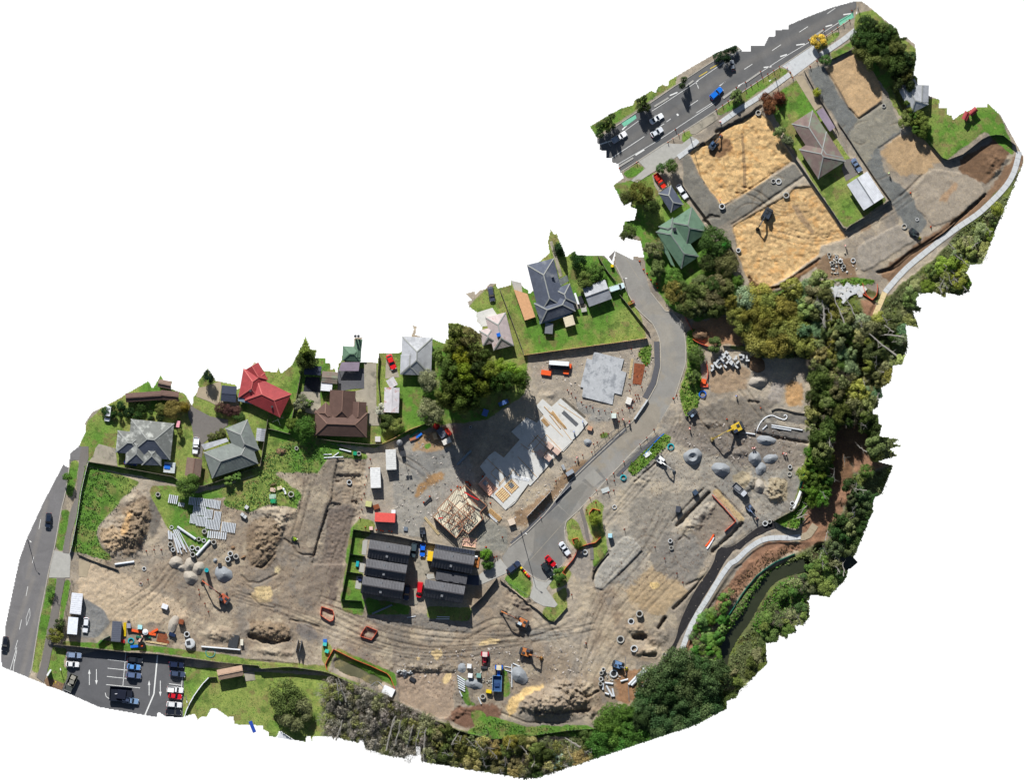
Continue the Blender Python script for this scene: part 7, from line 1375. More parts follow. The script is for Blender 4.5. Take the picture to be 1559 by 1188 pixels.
pipe(*C1(405, 105), *C1(510, 108), .16, 'upper white pipe in the townhouse shade'); pipe(*C1(400, 122), *C1(508, 124), .16, 'lower white pipe in the townhouse shade'); pipe(*C1(160, 112), *C1(232, 102), .14, 'short white pipe beside the townhouse lane end'); pipe(*B3(395, 922), *B3(575, 840), .3, 'long pale blue board in the shade below the left townhouses', m='roof_bluegrey')
pipe(*B4(568, 405), *B4(695, 275), .35, 'long blue white pipe across the shadow edge', m='roof_bluegrey'); bundle(B4(305, 735), 15, 5, -42, 3, 'grey steel beam between two orange cones', h=.2, m='steel_dark', name='steel_beam', cat='steel beam', piece='flange')
for x1, y1, x2, y2, lab in ((310, 192, 385, 192, 'upper'), (315, 222, 490, 214, 'long lower'), (395, 215, 450, 175, 'slanting')): pipe(*B2(x1, y1), *B2(x2, y2), .18, lab+' white plank on the grass by the trench head')
pipe(*B2(455, 142), *B2(560, 168), .25, 'pale blue pipe below the brown hipped house')
for x1, y1, x2, y2, lab in ((1115, 40, 1360, 80, 'long white pipe, upper, in the grey bed'), (1115, 55, 1270, 82, 'long white pipe, lower, in the grey bed'), (1045, 75, 1080, 42, 'short white pipe in the grey bed'), (905, 100, 985, 112, 'thick white pipe end at the trench head')): pipe(*C4(x1, y1), *C4(x2, y2), .22, lab)
def hose(pts, r_, m, label, name='hose', cat='hose', zo=.1):
    P = smooth_line(pts, 2); c = P[len(P)//2]; o0 = W(*c, 0); b = MB()
    for p, q in zip(P[:-1], P[1:]): b.tube(W(*p, hz(*p)+zo)-o0, W(*q, hz(*q)+zo)-o0, r_, n=6)
    o = b.build(name, MATS[m], loc=o0); return tag(o, label, cat)
hose(C5('780 1188 800 1120 850 1050 920 1020 980 1050 1040 1070 1065 1040 1045 1018 1030 1030'), .16, 'white_plastic', 'white flexible pipe curling over the grey bed'); hose(C5('920 990 970 965 1060 985 1150 1010 1250 1020'), .3, 'silt', 'grey wrapped drain along the top of the grey bed', 'drain', 'drain'); hose(C4('1385 380 1370 450 1345 540'), .5, 'green_mesh', 'long green strip beside the east fence', 'cloth_strip', 'cloth strip'); hose(C4('1395 380 1380 450 1352 545'), .5, 'orange_mesh', 'long orange strip beside the east fence', 'cloth_strip', 'cloth strip')
hose(C4('660 905 630 960 595 1000'), .3, 'orange', 'orange edged strip left of the silt fence', 'barrier_strip', 'barrier'); hose(C4('660 930 635 975 605 1020'), .3, 'white_plastic', 'white strip beside the orange edged one', 'barrier_strip', 'barrier'); hose(B7('970 940 1030 870 1090 800 1140 758'), .15, 'blue', 'blue hose along the hedge strip'); hose(C4('1350 560 1320 640 1290 700'), .5, 'white_plastic', 'white plastic sheet strip along the east fence foot', 'plastic_strip', 'plastic sheet')
def coil(c, r_, m, label, n=3):
    z = hz(*c); o0 = W(*c, z); b = MB()
    for k in range(n): b.ring(0, 0, .05+k*.14, .17+k*.14, (r_-k*.5)*S, (r_-k*.5)*S-.13, 18)
    tag(b.build('pipe_coil', MATS[m], loc=o0), label, 'pipe coil')
coil(B7(1195, 868), 5.5, 'teal', 'turquoise pipe coil beside the hedge strip'); coil(B7(805, 1122), 5, 'teal', 'pale turquoise pipe coil on the footpath'); coil(E2(385, 355), 5, 'teal', 'turquoise pipe coil in the busy yard'); coil(A5(920, 508), 7.5, 'teal', 'large thin turquoise hoop on the fence side grass', 1); coil(C5(295, 835), 6, 'blue', 'blue pipe coil beside the red mesh')
# yard clutter by the container
bundle(E2(292, 185), 21, 5, 92, 4, 'yellow pipe stack beside the dark container', h=.3, m='yellow', layers=2); crate(*E2(350, 130), 6, 7, 1.4, 0, 'objcol_matt', 'grey machine beside the yellow pipes', 'compressor', 'compressor', (150, 150, 165)); crate(*E2(350, 80), 4, 5, 1.2, 0, 'steel_dark', 'black drum box above the grey machine', 'drum_box', 'box'); crate(*E2(517, 150), 6.5, 6, 1.8, 4, 'objcol_matt', 'pale turquoise plastic tank in the yard', 'water_tank', 'tank', (170, 222, 226))
b = MB(); b.disc(0, 0, 0, 1.6, .9, 16); b.disc(0, 0, 1.6, 1.9, .85, 16, r1=.3); tag(b.build('round_tank', MATS['white_plastic'], loc=W(*E2(597, 222), hz(*E2(597, 222)))), 'round white plastic tank in the yard', 'tank')
for x, y, l_, w_, an, c, lab in ((470, 210, 16, 4, 12, 'orange', 'left orange barrier panel in the yard'), (690, 250, 13, 4, 10, 'orange', 'right orange barrier panel in the yard'), (735, 205, 11, 3.5, -28, 'orange', 'slanting orange barrier panel in the yard'), (540, 410, 5, 7, -20, 'orange', 'orange heap beside the wheel'), (435, 435, 12, 4, -5, 'blue', 'blue pipe heap at the yard edge'), (265, 360, 5, 5, 0, 'red', 'red fuel can beside the container'), (525, 320, 3, 11, 30, 'timber_pink', 'pinkish boards in the yard'), (640, 300, 8, 2, 10, 'green_mesh', 'green mesh roll in the yard'), (500, 295, 9, 3, 10, 'green_mesh', 'green mesh heap in the yard')): crate(*E2(x, y), l_, w_, .6, an, c, lab, 'site_barrier' if 'barrier' in lab else 'yard_heap', 'barrier' if 'barrier' in lab else 'heap', lid=False)
b = MB(); b.ring(0, 0, .2, .9, 1.2, .4, 18); tag(b.build('large_tyre', MATS['rubber'], loc=W(*E2(545, 420), hz(*E2(545, 420)))), 'large black tyre around the orange heap', 'tyre')
bundle(E2(760, 385), 33, 3, 9, 3, 'pale long planks in the yard', h=.15, m='timber_pale', name='timber_stack', cat='timber stack', piece='board'); bundle(E2(825, 225), 14, 3, 10, 4, 'dark steel bars in the yard', h=.15, m='steel_dark', name='steel_bundle', cat='steel bundle', piece='bar')
crate(*E2(870, 310), 20, 15, .12, 12, 'rust', 'rust brown bare patch board in the yard', 'ground_board', 'board', lid=False); crate(*E2(995, 260), 10, 5, 1.0, 22, 'objcol_matt', 'dark navy tarpaulin box in the yard', 'tarpaulin_box', 'box', (24, 42, 74)); crate(*E2(1130, 72), 7, 7, 1.9, 15, 'rust', 'rusty open metal box in the dirt', 'metal_box', 'box'); crate(*A5(545, 130), 9, 7, 1.2, 20, 'objcol_matt', 'white wrapped bag on the open dirt', 'wrapped_bag', 'bag', (226, 228, 236))
root = empty('octagonal_tank', W(*E2(1258, 390), hz(*E2(1258, 390))), .2, 'white octagonal concrete tank beside the tall ring', 'tank'); b = MB(); b.disc(0, 0, 0, 1.3, 1.62, 8); b.disc(0, 0, 1.3, 1.42, 1.45, 8, r1=1.3); b.build('body', MATS['concrete_new'], root); b = MB(); b.box(-.4, .2, 1.43, 1.52, 1.2, 1.2); b.build('hatch', MATS['steel_dark'], root)
crate(*A5(1110, 415), 14, 20, .5, 12, 'steel_dark', 'dark corrugated sheet pile beside the fence', 'sheet_pile', 'sheet', lid=False); fence(A5('845 458 1000 470 1165 485'), 'white barrier row along the fence side grass', .9, m='white_plastic', th=.4, name='barrier', cat='barrier'); crate(*A5(1178, 425), 4, 9, 1.0, 0, 'objcol_matt', 'cream post box beside the sheet pile', 'cream_box', 'box', (220, 214, 196))
root = empty('trench_shield', W(*A8(405, 450), hz(*A8(405, 450))), -R(102), 'steel trench shield with two raised plates', 'trench shield')
for s_ in (-1, 1): b = MB(); b.box(0, s_*.55, 0, 3.2, 3.6, .12); b.build('side_plate', MATS['steel'], root)
b = MB(); [b.tube((x, -.5, z_), (x, .5, z_), .08) for x in (-1.3, 1.3) for z_ in (.6, 2.4)]; b.build('strut', MATS['steel_dark'], root)
for x, y, an, rgb, lab in ((620, 412, 0, (40, 110, 200), 'blue drum by the pond'), (618, 440, 10, (80, 190, 180), 'turquoise box by the pond, upper'), (635, 497, 20, (60, 190, 170), 'turquoise box by the pond, lower')): crate(*A8(x, y), 5.5, 5, .9, an, 'objcol_matt', lab, 'plastic_box', 'box', rgb)
for x, y, s_, lab in ((448, 312, 5.5, 'upper of three on the grass'), (410, 378, 5, 'left of three on the grass'), (433, 398, 5, 'right of three on the grass')): crate(*A7(x, y), s_, s_, 1.1, 35, 'concrete_new', 'pale concrete cube, '+lab, 'concrete_cube', 'concrete block', lid=False)
for x, y, l_, w_, an, rgb, lab in ((685, 155, 8, 6, 10, (206, 180, 160), 'tan pallet in the weeds'), (745, 138, 8, 5, -20, (220, 206, 170), 'cream pallet in the weeds'), (683, 215, 10, 7, 0, (166, 190, 170), 'pale green crate in the weeds'), (690, 255, 9, 7, 0, (30, 150, 100), 'bright green crate in the weeds'), (790, 165, 3, 10, -20, (235, 235, 240), 'white slatted panel in the weeds'), (690, 105, 10, 2, -15, (110, 90, 70), 'dark plank in the weeds')): crate(*A7(x, y), l_, w_, .6, an, 'objcol_matt', lab, 'pallet' if 'pallet' in lab else 'plastic_crate', 'pallet' if 'pallet' in lab else 'crate', rgb, lid=False)
b = MB(); b.disc(0, 0, 0, 3.6, .62, 16); b.ring(0, 0, 3.6, 3.75, .66, .3, 16); tag(b.build('standing_pipe', MATS['teal'], loc=W(*A7(86, 882), hz(*A7(86, 882)))), 'bright turquoise upright pipe end beside the gravel heap', 'pipe')
crate(*A7(205, 838), 5, 6, 1.0, 0, 'wall_dark', 'black box above the dark gravel heap', 'black_box', 'box'); pile(A7(165, 795), 4, 4, 0, .8, 'gravel_grey', 'small grey boulder on the grass', 'boulder', 'boulder'); pile(A7(325, 680), 4, 4, 0, .8, 'soil', 'brown boulder on the grass', 'boulder', 'boulder'); pile(A7(420, 765), 5, 3, -30, .7, 'soil', 'brown boulder at the spoil foot', 'boulder', 'boulder'); pile(A6(880, 880), 8, 7, 0, 1.0, 'soil', 'tree stump heap in the rough grass', 'stump_heap', 'stump')
crate(*B2(597, 182), 5, 5, 1.0, 8, 'objcol_matt', 'green crate at the trench head', 'plastic_crate', 'crate', (20, 150, 110)); mhole(*B2(68, 135), 3, 'cream ring in the rough grass', h=.6)
b = MB(); b.disc(0, 0, 0, 2.0, .95, 14); b.disc(0, 0, 2.0, 2.7, .95, 14, r1=.2); tag(b.build('silver_tank', MATS['steel'], loc=W(*B2(1000, 85), 0)), 'silver domed tank beside the white cabin', 'tank')
root = empty('floodlight_tower', W(*B2(1030, 185), 0), -R(80), 'portable floodlight tower with two lamp panels', 'floodlight tower'); b = MB(); b.box(0, 0, .3, 1.2, 1.8, 1.2); b.build('body', MATS['steel_dark'], root); b = MB(); b.tube((0, 0, 1.2), (0, 0, 5.5), .07); b.build('mast', MATS['steel'], root); b = MB(); b.box(0, -.5, 5.3, 5.5, 1.2, .8); b.box(0, .5, 5.3, 5.5, 1.2, .8); b.build('lamp_panel', MATS['steel_dark'], root)
crate(*B2(720, 640), 9, 8, 1.4, 10, 'objcol_matt', 'mixed yellow and grey tool crate beside the container', 'tool_crate', 'crate', (190, 190, 130)); crate(*B2(790, 665), 9, 7, .8, -20, 'rust', 'rust brown skip of soil above the red container', 'skip_bin', 'skip', lid=False); crate(*B2(945, 710), 6, 5, 1.3, 0, 'objcol_matt', 'white cube tank above the red container', 'cube_tank', 'tank', (230, 232, 235)); crate(*B2(1055, 865), 6, 6, .5, 4, 'objcol_matt', 'grey blue pallet right of the red container', 'pallet', 'pallet', (110, 120, 132), lid=False)
crate(*B2(742, 860), 5, 5, 1.0, 0, 'objcol_matt', 'white drum with an orange top below the red container', 'drum', 'drum', (230, 190, 180)); 
for x, y, l_, w_, an, rgb, h_, lab in ((380, 55, 8, 8, 30, (190, 50, 40), 1.0, 'red machine in the tree shade, left'), (430, 115, 15, 10, 55, (96, 100, 112), 2.0, 'grey loader body in the tree shade'), (490, 105, 12, 6, 50, (196, 52, 40), 1.5, 'red loader arm in the tree shade'), (475, 190, 13, 8, -25, (220, 214, 204), 1.6, 'white box trailer at the shadow edge'), (370, 145, 6, 10, -15, (196, 168, 130), 1.0, 'tan crate at the shadow edge'), (225, 140, 11, 3, -38, (30, 110, 210), .5, 'blue tarp roll by the fence'), (185, 120, 18, 3, -38, (40, 120, 80), .5, 'green tarp roll by the fence'), (180, 165, 14, 4, -20, (170, 110, 80), .6, 'rusty scrap by the fence')): crate(*B4(x, y), l_, w_, h_, an, 'objcol_matt', lab, 'site_machine' if ('machine' in lab or 'loader' in lab) else 'site_bundle', 'machine' if ('machine' in lab or 'loader' in lab) else 'bundle', rgb, lid=h_ > .9)
crate(*B5(870, 1030), 15, 6, 1.0, -25, 'objcol_matt', 'red ended blue bench in the deep tree shade', 'shaded_bench', 'bench', (80, 110, 170)); crate(*B5(705, 1120), 8, 10, 1.1, 20, 'objcol_matt', 'blue and orange machine in the deep tree shade', 'shaded_machine', 'machine', (90, 120, 190))
crate(*B8(270, 435), 10, 9, 1.4, -20, 'objcol_matt', 'cream topped cart beside the green street corner', 'site_cart', 'cart', (214, 196, 176)); crate(*B7(365, 1080), 12, 6, 1.4, -32, 'objcol_matt', 'grey steel box beside the footpath', 'steel_box', 'box', (150, 156, 164)); crate(*B7(312, 1035), 4, 8, 1.0, -25, 'objcol_matt', 'small grey board by the dug pit', 'grey_board', 'board', (160, 164, 168), lid=False); crate(*B7(530, 715), 7, 6, 1.0, 20, 'objcol_matt', 'tan box off the slab corner', 'tan_box', 'box', (196, 150, 120)); crate(*B7(850, 490), 8, 10, .9, 20, 'objcol_matt', 'white pallet of bags near the orange posts', 'bag_pallet', 'pallet', (224, 220, 212)); crate(*B7(1005, 928), 11, 6, .3, -35, 'objcol_matt', 'white sheet lying on the hedge strip', 'white_sheet', 'sheet', (224, 226, 222), lid=False)
crate(*B8(922, 213), 12, 7, .15, -20, 'objcol_matt', 'pale grey board right of the local road', 'pale_board', 'board', (186, 192, 190), lid=False)
# toolbox trailer with white roof near the lawn fence
root = empty('canopy_trailer', W(*B7(275, 195), .1), -R(4), 'long white canopy over tools beside the lawn fence', 'canopy'); b = MB(); b.box(0, .6, 2.1, 2.2, 6.0, 1.3); b.build('roof', MATS['white_plastic'], root); b = MB(); b.box(0, -.6, .2, 1.0, 6.4, 1.3); b.build('bench', MATS['wall_dark'], root); b = MB(); [b.box(x, y, 0, 2.1, .08, .08) for x in (-2.8, 0, 2.8) for y in (0, 1.1)]; b.build('post', MATS['steel'], root)
for x, y, w_, lab in ((170, 258, 15, 'large orange barrier stack left of the white canopy'), (335, 250, 8, 'small orange barrier stack right of the white canopy'), (368, 205, 3, 'orange upright barrier at the canopy end')): crate(*B7(x, y), w_, 7, .8, 8, 'orange', lab, 'barrier_stack', 'barrier')
for x, y, rgb, lab in ((672, 512, (225, 225, 225), 'white tote, upper left of three'), (680, 590, (235, 235, 235), 'white tote, lower left of three'), (750, 590, (120, 160, 150), 'green grey tote, right of three')): crate(*C1(x, y), 6.5, 6.5, 1.5, 5, 'objcol_matt', lab, 'tote', 'tote', rgb)
crate(*C1(833, 720), 8, 5, 1.2, 10, 'yellow', 'yellow machine in the grass below the tip trailer', 'compactor', 'compactor'); crate(*C1(205, 620), 9, 6, .6, 30, 'wall_dark', 'dark burnt pallet on the flat pad', 'pallet', 'pallet', lid=False); crate(*C2(885, 665), 5, 9, .5, -30, 'concrete_new', 'pale board at the scrub edge', 'pale_board', 'board', lid=False)
for k in range(26): # bleached rubble and stones
    x, y = C1(130+rr.gauss(0, 26), 568+rr.gauss(0, 14)); pile((x, y), rr.uniform(1.5, 3), rr.uniform(1.2, 2.2), rr.uniform(0, 90), .5, 'concrete_new', 'pale stone in the rubble at the pad corner', 'stone', 'stone').__setitem__('group', 'stones in the rubble at the pad corner')
for k in range(22):
    x, y = C1(825+rr.gauss(0, 24), 635+rr.gauss(0, 18)); pile((x, y), rr.uniform(1.2, 2.2), rr.uniform(1, 1.8), rr.uniform(0, 90), .4, rr.choice(('concrete', 'concrete_old')), 'broken concrete lump left of the blue tip trailer', 'concrete_lump', 'lump').__setitem__('group', 'broken lumps left of the tip trailer')
for k in range(26):
    x, y = C2(810+rr.gauss(0, 34), 430+rr.gauss(0, 26)); pile((x, y), rr.uniform(1.2, 2.4), rr.uniform(1, 1.8), rr.uniform(0, 90), .4, rr.choice(('concrete', 'gravel_tan')), 'loose stone around the large pale ring', 'stone', 'stone').__setitem__('group', 'stones around the large pale ring')
for k in range(40):
    x, y = E4(720+rr.uniform(-170, 170), 400+rr.gauss(0, 26)); b = MB(); b.box(0, 0, 0, .25, rr.uniform(1.2, 3.6), rr.uniform(.5, 1.6), rr.uniform(0, 3)); o = b.build('bleached_debris', MATS['concrete_new' if k % 3 else 'slab_white'], loc=W(x, y, hz(x, y)+.35)); tag(o, 'bleached slab of debris in the white rubble band', 'debris', 'white rubble band above the gully')
for k in range(36):
    x, y = E4(620+rr.gauss(0, 40), 150+rr.gauss(0, 45)); pile((x, y), rr.uniform(1.5, 3), rr.uniform(1.2, 2.4), rr.uniform(0, 90), .6, rr.choice(('concrete', 'concrete_new', 'concrete_old')), 'white rock in the rubble by the scattered rings', 'rock', 'rock').__setitem__('group', 'rocks by the scattered rings')
crate(*A8(1140, 825), 18, 13, .8, 25, 'white_plastic', 'crumpled white plastic sheet beside the pond', 'plastic_sheet', 'plastic sheet', lid=False); hose(A8('1000 780 1050 735 1100 790'), .12, 'steel', 'thin grey pipe frame standing in the pond', 'pond_pipe', 'pipe', .4)
# garden things
crate(*B6(517, 865), 12, 16, 1.6, 4, 'steel', 'grey metal stair frame below the slate blue house', 'stair_frame', 'stairs', lid=False); crate(*B6(745, 620), 3, 18, 1.0, -18, 'white_plastic', 'white trellis left of the white garage', 'trellis', 'trellis', lid=False); crate(*B6(780, 630), 6, 12, 1.2, -18, 'wall_dark', 'dark bin row left of the white garage', 'bin_row', 'bins')
crate(*A3(820, 905), 17, 16, 1.0, 6, 'objcol_matt', 'pale panel deck at the corner of the slate house', 'panel_deck', 'panel', (190, 196, 196)); crate(*A3(800, 895), 9, 7, 1.2, 6, 'blue', 'blue panel on the pale deck corner', 'blue_panel', 'panel', z=.02); crate(*A3(898, 510), 5, 10, 1.6, 10, 'objcol_matt', 'pink sheet at the corner of the slate house', 'pink_sheet', 'sheet', (230, 160, 170), lid=False)
root = empty('clothesline', W(*A6(850, 590), 0), .4, 'rotary clothesline below the red roofed house', 'clothesline'); b = MB(); b.tube((0, 0, 0), (0, 0, 2), .04); b.build('pole', MATS['steel'], root); b = MB(); [b.beam((0, 0, 2), (1.8*math.cos(t), 1.8*math.sin(t), 2.2), .04, .04) for t in (0, 1.57, 3.14, 4.71)]; b.build('arm', MATS['steel'], root)
crate(*A5(1265, 1120), 5, 18, .8, -22, 'objcol_matt', 'blue slide like object at the ragged park edge', 'play_slide', 'slide', (34, 70, 160), z=0); b = MB(); q = E1('215 660 330 740 185 715'); b.prism([(WX(x), WY(y)) for x, y in q], .5, .7); tag(b.build('glass_canopy', MATS['roof_white']), 'pale triangular canopy at the park edge', 'canopy')
b = MB(); q = A5('1195 670 1280 665 1290 735 1205 745'); b.prism([(WX(x), WY(y)) for x, y in q], .05, .1); tag(b.build('picnic_pad', MATS['concrete_old']), 'thin green grey pad right of the park shelter', 'pad')
root = empty('information_sign', W(*A2(443, 860), 0), R(58), 'blue and white roadside sign at the car park corner', 'sign'); b = MB(); b.box(0, 0, .4, 2.6, 2.2, .14); b.build('board', MATS['blue'], root); b = MB(); b.box(0, .02, 2.6, 2.68, 2.2, .5); b.build('cap', MATS['white_plastic'], root); b = MB(); b.box(-.9, 0, 0, .4, .12, .12); b.box(.9, 0, 0, .4, .12, .12); b.build('post', MATS['steel'], root)
# lamp posts
def lamp(px, py, hgt, ang, label, arm=1.6):
    root = empty('street_lamp', W(px, py, 0), -R(ang), label, 'street lamp'); b = MB(); b.tube((0, 0, 0), (0, 0, hgt), .12, .07, 8); b.build('pole', MATS['steel'], root)
    b = MB(); b.tube((0, 0, hgt-.05), (arm, 0, hgt+.25), .05, .04, 6); b.build('arm', MATS['steel'], root); b = MB(); b.stack([rrect(.7, .3, hgt+.18, cx=arm+.25, r=.1), rrect(.6, .24, hgt+.32, cx=arm+.25, r=.1)]); b.build('lamp_head', MATS['lamp_white'], root)
lamp(*B8(333, 495), 13, 30, 'tall street lamp casting a long shadow over the cul-de-sac'); lamp(*D1(715, 700), 7, 150, 'street lamp beside the arterial footpath'); lamp(*C6(1015, 520), 9, 60, 'street lamp at the first sand pad corner'); lamp(*D1(1460, 60), 9, 100, 'street lamp at the top corner'); lamp(*A1(250, 840), 7, 40, 'street lamp in the left road', .9); lamp(*A5(718, 865), 6, 80, 'slim lamp post beside the car park lawn'); lamp(*C7(175, 855), 5, 0, 'short lamp post beside the local road', .5); lamp(*A2(545, 815), 6, 80, 'slim lamp post on the car park verge', .3)
# cones and marker posts
def cones(T_, s_, group, post=True, k=1.0):
    for p in T_(s_): cone(*p, 'orange '+('post' if post else 'cone')+' in the '+group, group, k=k, post=post)
cones(C6, '375 808 530 757 812 572 858 540 910 503 957 472 882 458 1250 275 1308 238 1358 200 1292 388', 'orange post line by the broad vehicle crossing'); cones(D1, '180 990 237 950 290 912 397 838 447 805 495 770 550 738 600 700 647 668 700 635 752 602 822 612 850 655 872 700 362 792 447 742 582 645 1018 358 1152 262 1175 320 1228 280 1278 245 1330 215 1385 178 1407 92 1030 600 1092 550 215 1100', 'orange post line along the arterial kerb')
cones(B7, '1057 725 998 792 942 848 808 990 725 1085 668 1137 730 1145 797 1080 1218 470 1243 445 855 655 800 640 770 658', 'orange post line along the local road'); cones(B7, '347 400 377 428 412 462 460 500 500 540 552 545 603 572 652 570 708 580 760 590 795 565 850 550 880 545 905 440 925 440 858 405 860 360 870 62 915 470 895 495 955 375 985 245 1000 180 935 470 882 480', 'orange posts round the light grey slab', k=.9)
cones(B8, '978 95 1050 12 860 215 815 268 930 140 942 228 980 215 472 405 205 540 90 610 150 680 165 675 790 350 855 300 600 870 687 940', 'orange post line by the green islands'); cones(C7, '320 700 355 775 388 812 422 870 475 905 482 940', 'shaded orange cones below the green roofed house', False, 1.2); cones(E3, '690 140 715 140 740 165 752 190 560 210 603 220 462 262 1055 462 140 360 50 450 990 1120 940 60', 'orange cones around the framed house', False, 1.2)
cones(A4, '680 578 745 578 610 590 625 850 1085 940 1090 985 1140 1065 1172 1140 562 880', 'orange posts on the left dirt track'); cones(C3, '580 265 652 350 745 462 790 530 350 130 60 990', 'orange posts on the lower east soil'); cones(C4, '468 65 1205 265 975 218', 'orange markers on the upper east soil'); cones(B2, '735 235 725 312 700 390 685 465 680 545 655 600 660 690 640 765', 'orange posts beside the trench site fence'); cones(B2, '790 875 830 880 850 885 905 885 930 890 690 850', 'red cones below the red container', False); cones(D4, '500 450 622 655', 'red markers at the pale pad', False, 1.2)
cones(B7, '430 960 470 935 545 910 620 765 640 750 680 760 340 1110 250 1150 410 990 590 830 560 845', 'orange posts between the slab and the footpath', k=.9); cones(C5, '395 340 820 960 515 1060 605 850 180 1140 30 870', 'red markers on the upper east site', False, 1.1)
b_root = empty('trestle_barrier', W(*C7(245, 1075), 0), -R(-25), 'orange trestle barrier on the verge', 'barrier'); b = MB(); b.box(0, .3, .5, .9, 2.0, .08); b.box(0, -.3, .5, .9, 2.0, .08); b.build('board', MATS['orange'], b_root); b = MB(); [b.beam((x, s_*.4, 0), (x, 0, 1.0), .06, .06) for x in (-.9, .9) for s_ in (-1, 1)]; b.build('leg', MATS['orange'], b_root)
crate(*C5(305, 718), 7, 7, 1.0, 10, 'orange', 'bright orange water barrier by the red mesh', 'water_barrier', 'barrier'); crate(*C5(310, 755), 12, 5, .5, 0, 'orange_mesh', 'pale orange mesh heap by the blue coil', 'mesh_heap', 'mesh heap', lid=False); c = crate(*B6(1037, 350), 4, 4, 1.1, 0, 'objcol_matt', 'wheelie bin with a yellow lid beside the road', 'wheelie_bin', 'bin', (60, 64, 66), lid=False); b = MB(); b.box(0, 0, 1.105, 1.2, .86, .86, t=.9); b.build('lid', MATS['yellow'], c)
for k, (x, y) in enumerate(((338, 757), (347, 768), (357, 778), (366, 790), (378, 803), (390, 815))): b = MB(); b.tube((0, 0, 0), (0, 0, .5), .3, .4, 10); b.tube((0, 0, .5), (0, 0, .8), .42, .2, 10); tag(b.build('flower_tub', MATS[('yellow', 'rubber', 'red', 'yellow', 'orange_mesh', 'red')[k]], loc=W(*B8(x, y), .02)), '%s round tub, %s in the row on the corner lawn' % (('yellow', 'black', 'red', 'yellow', 'pink', 'red')[k], ('first', 'second', 'third', 'fourth', 'fifth', 'last')[k]), 'tub')
# workers
person(*C4(965, 222), 40, 'worker in a hi-vis vest, left of two above the rounded gravel heap', 'orange'); person(*C4(982, 222), 200, 'worker in a hi-vis vest, right of two above the rounded gravel heap', 'orange', 1); person(*C4(1213, 262), 10, 'worker in orange, left of two near the east fence', 'orange'); person(*C4(1232, 268), 180, 'worker in orange, right of two near the east fence', 'orange', 1)
person(*C4(468, 70), 300, 'lone worker in orange beside the yellow excavator', 'orange'); person(*B7(805, 640), 30, 'worker in orange standing by the local road kerb', 'orange'); person(*B7(852, 670), 80, 'worker in orange crossing the kerb', 'orange', 1); person(*A7(905, 603), 10, 'worker in lime yellow beside the compactor', 'hivis'); person(*E5(1045, 640), 40, 'worker in blue and orange at the footpath edge', 'orange', 1); person(*E5(1015, 380), 70, 'worker kneeling place on the slab corner', 'blue'); person(*E5(1105, 280), 10, 'worker at the far slab corner', 'blue', 1)
person(*C6(1285, 1095), 20, 'worker in orange beside the white ring at the pad corner', 'orange'); person(*D3(1230+0, 560), 0, 'worker in orange on the lower sand pad edge', 'orange'); person(*C5(600, 850), 90, 'worker in dark clothes on the upper east soil', 'blue'); person(*D4(370, 330), 60, 'worker in green on the gravel road', 'hivis')
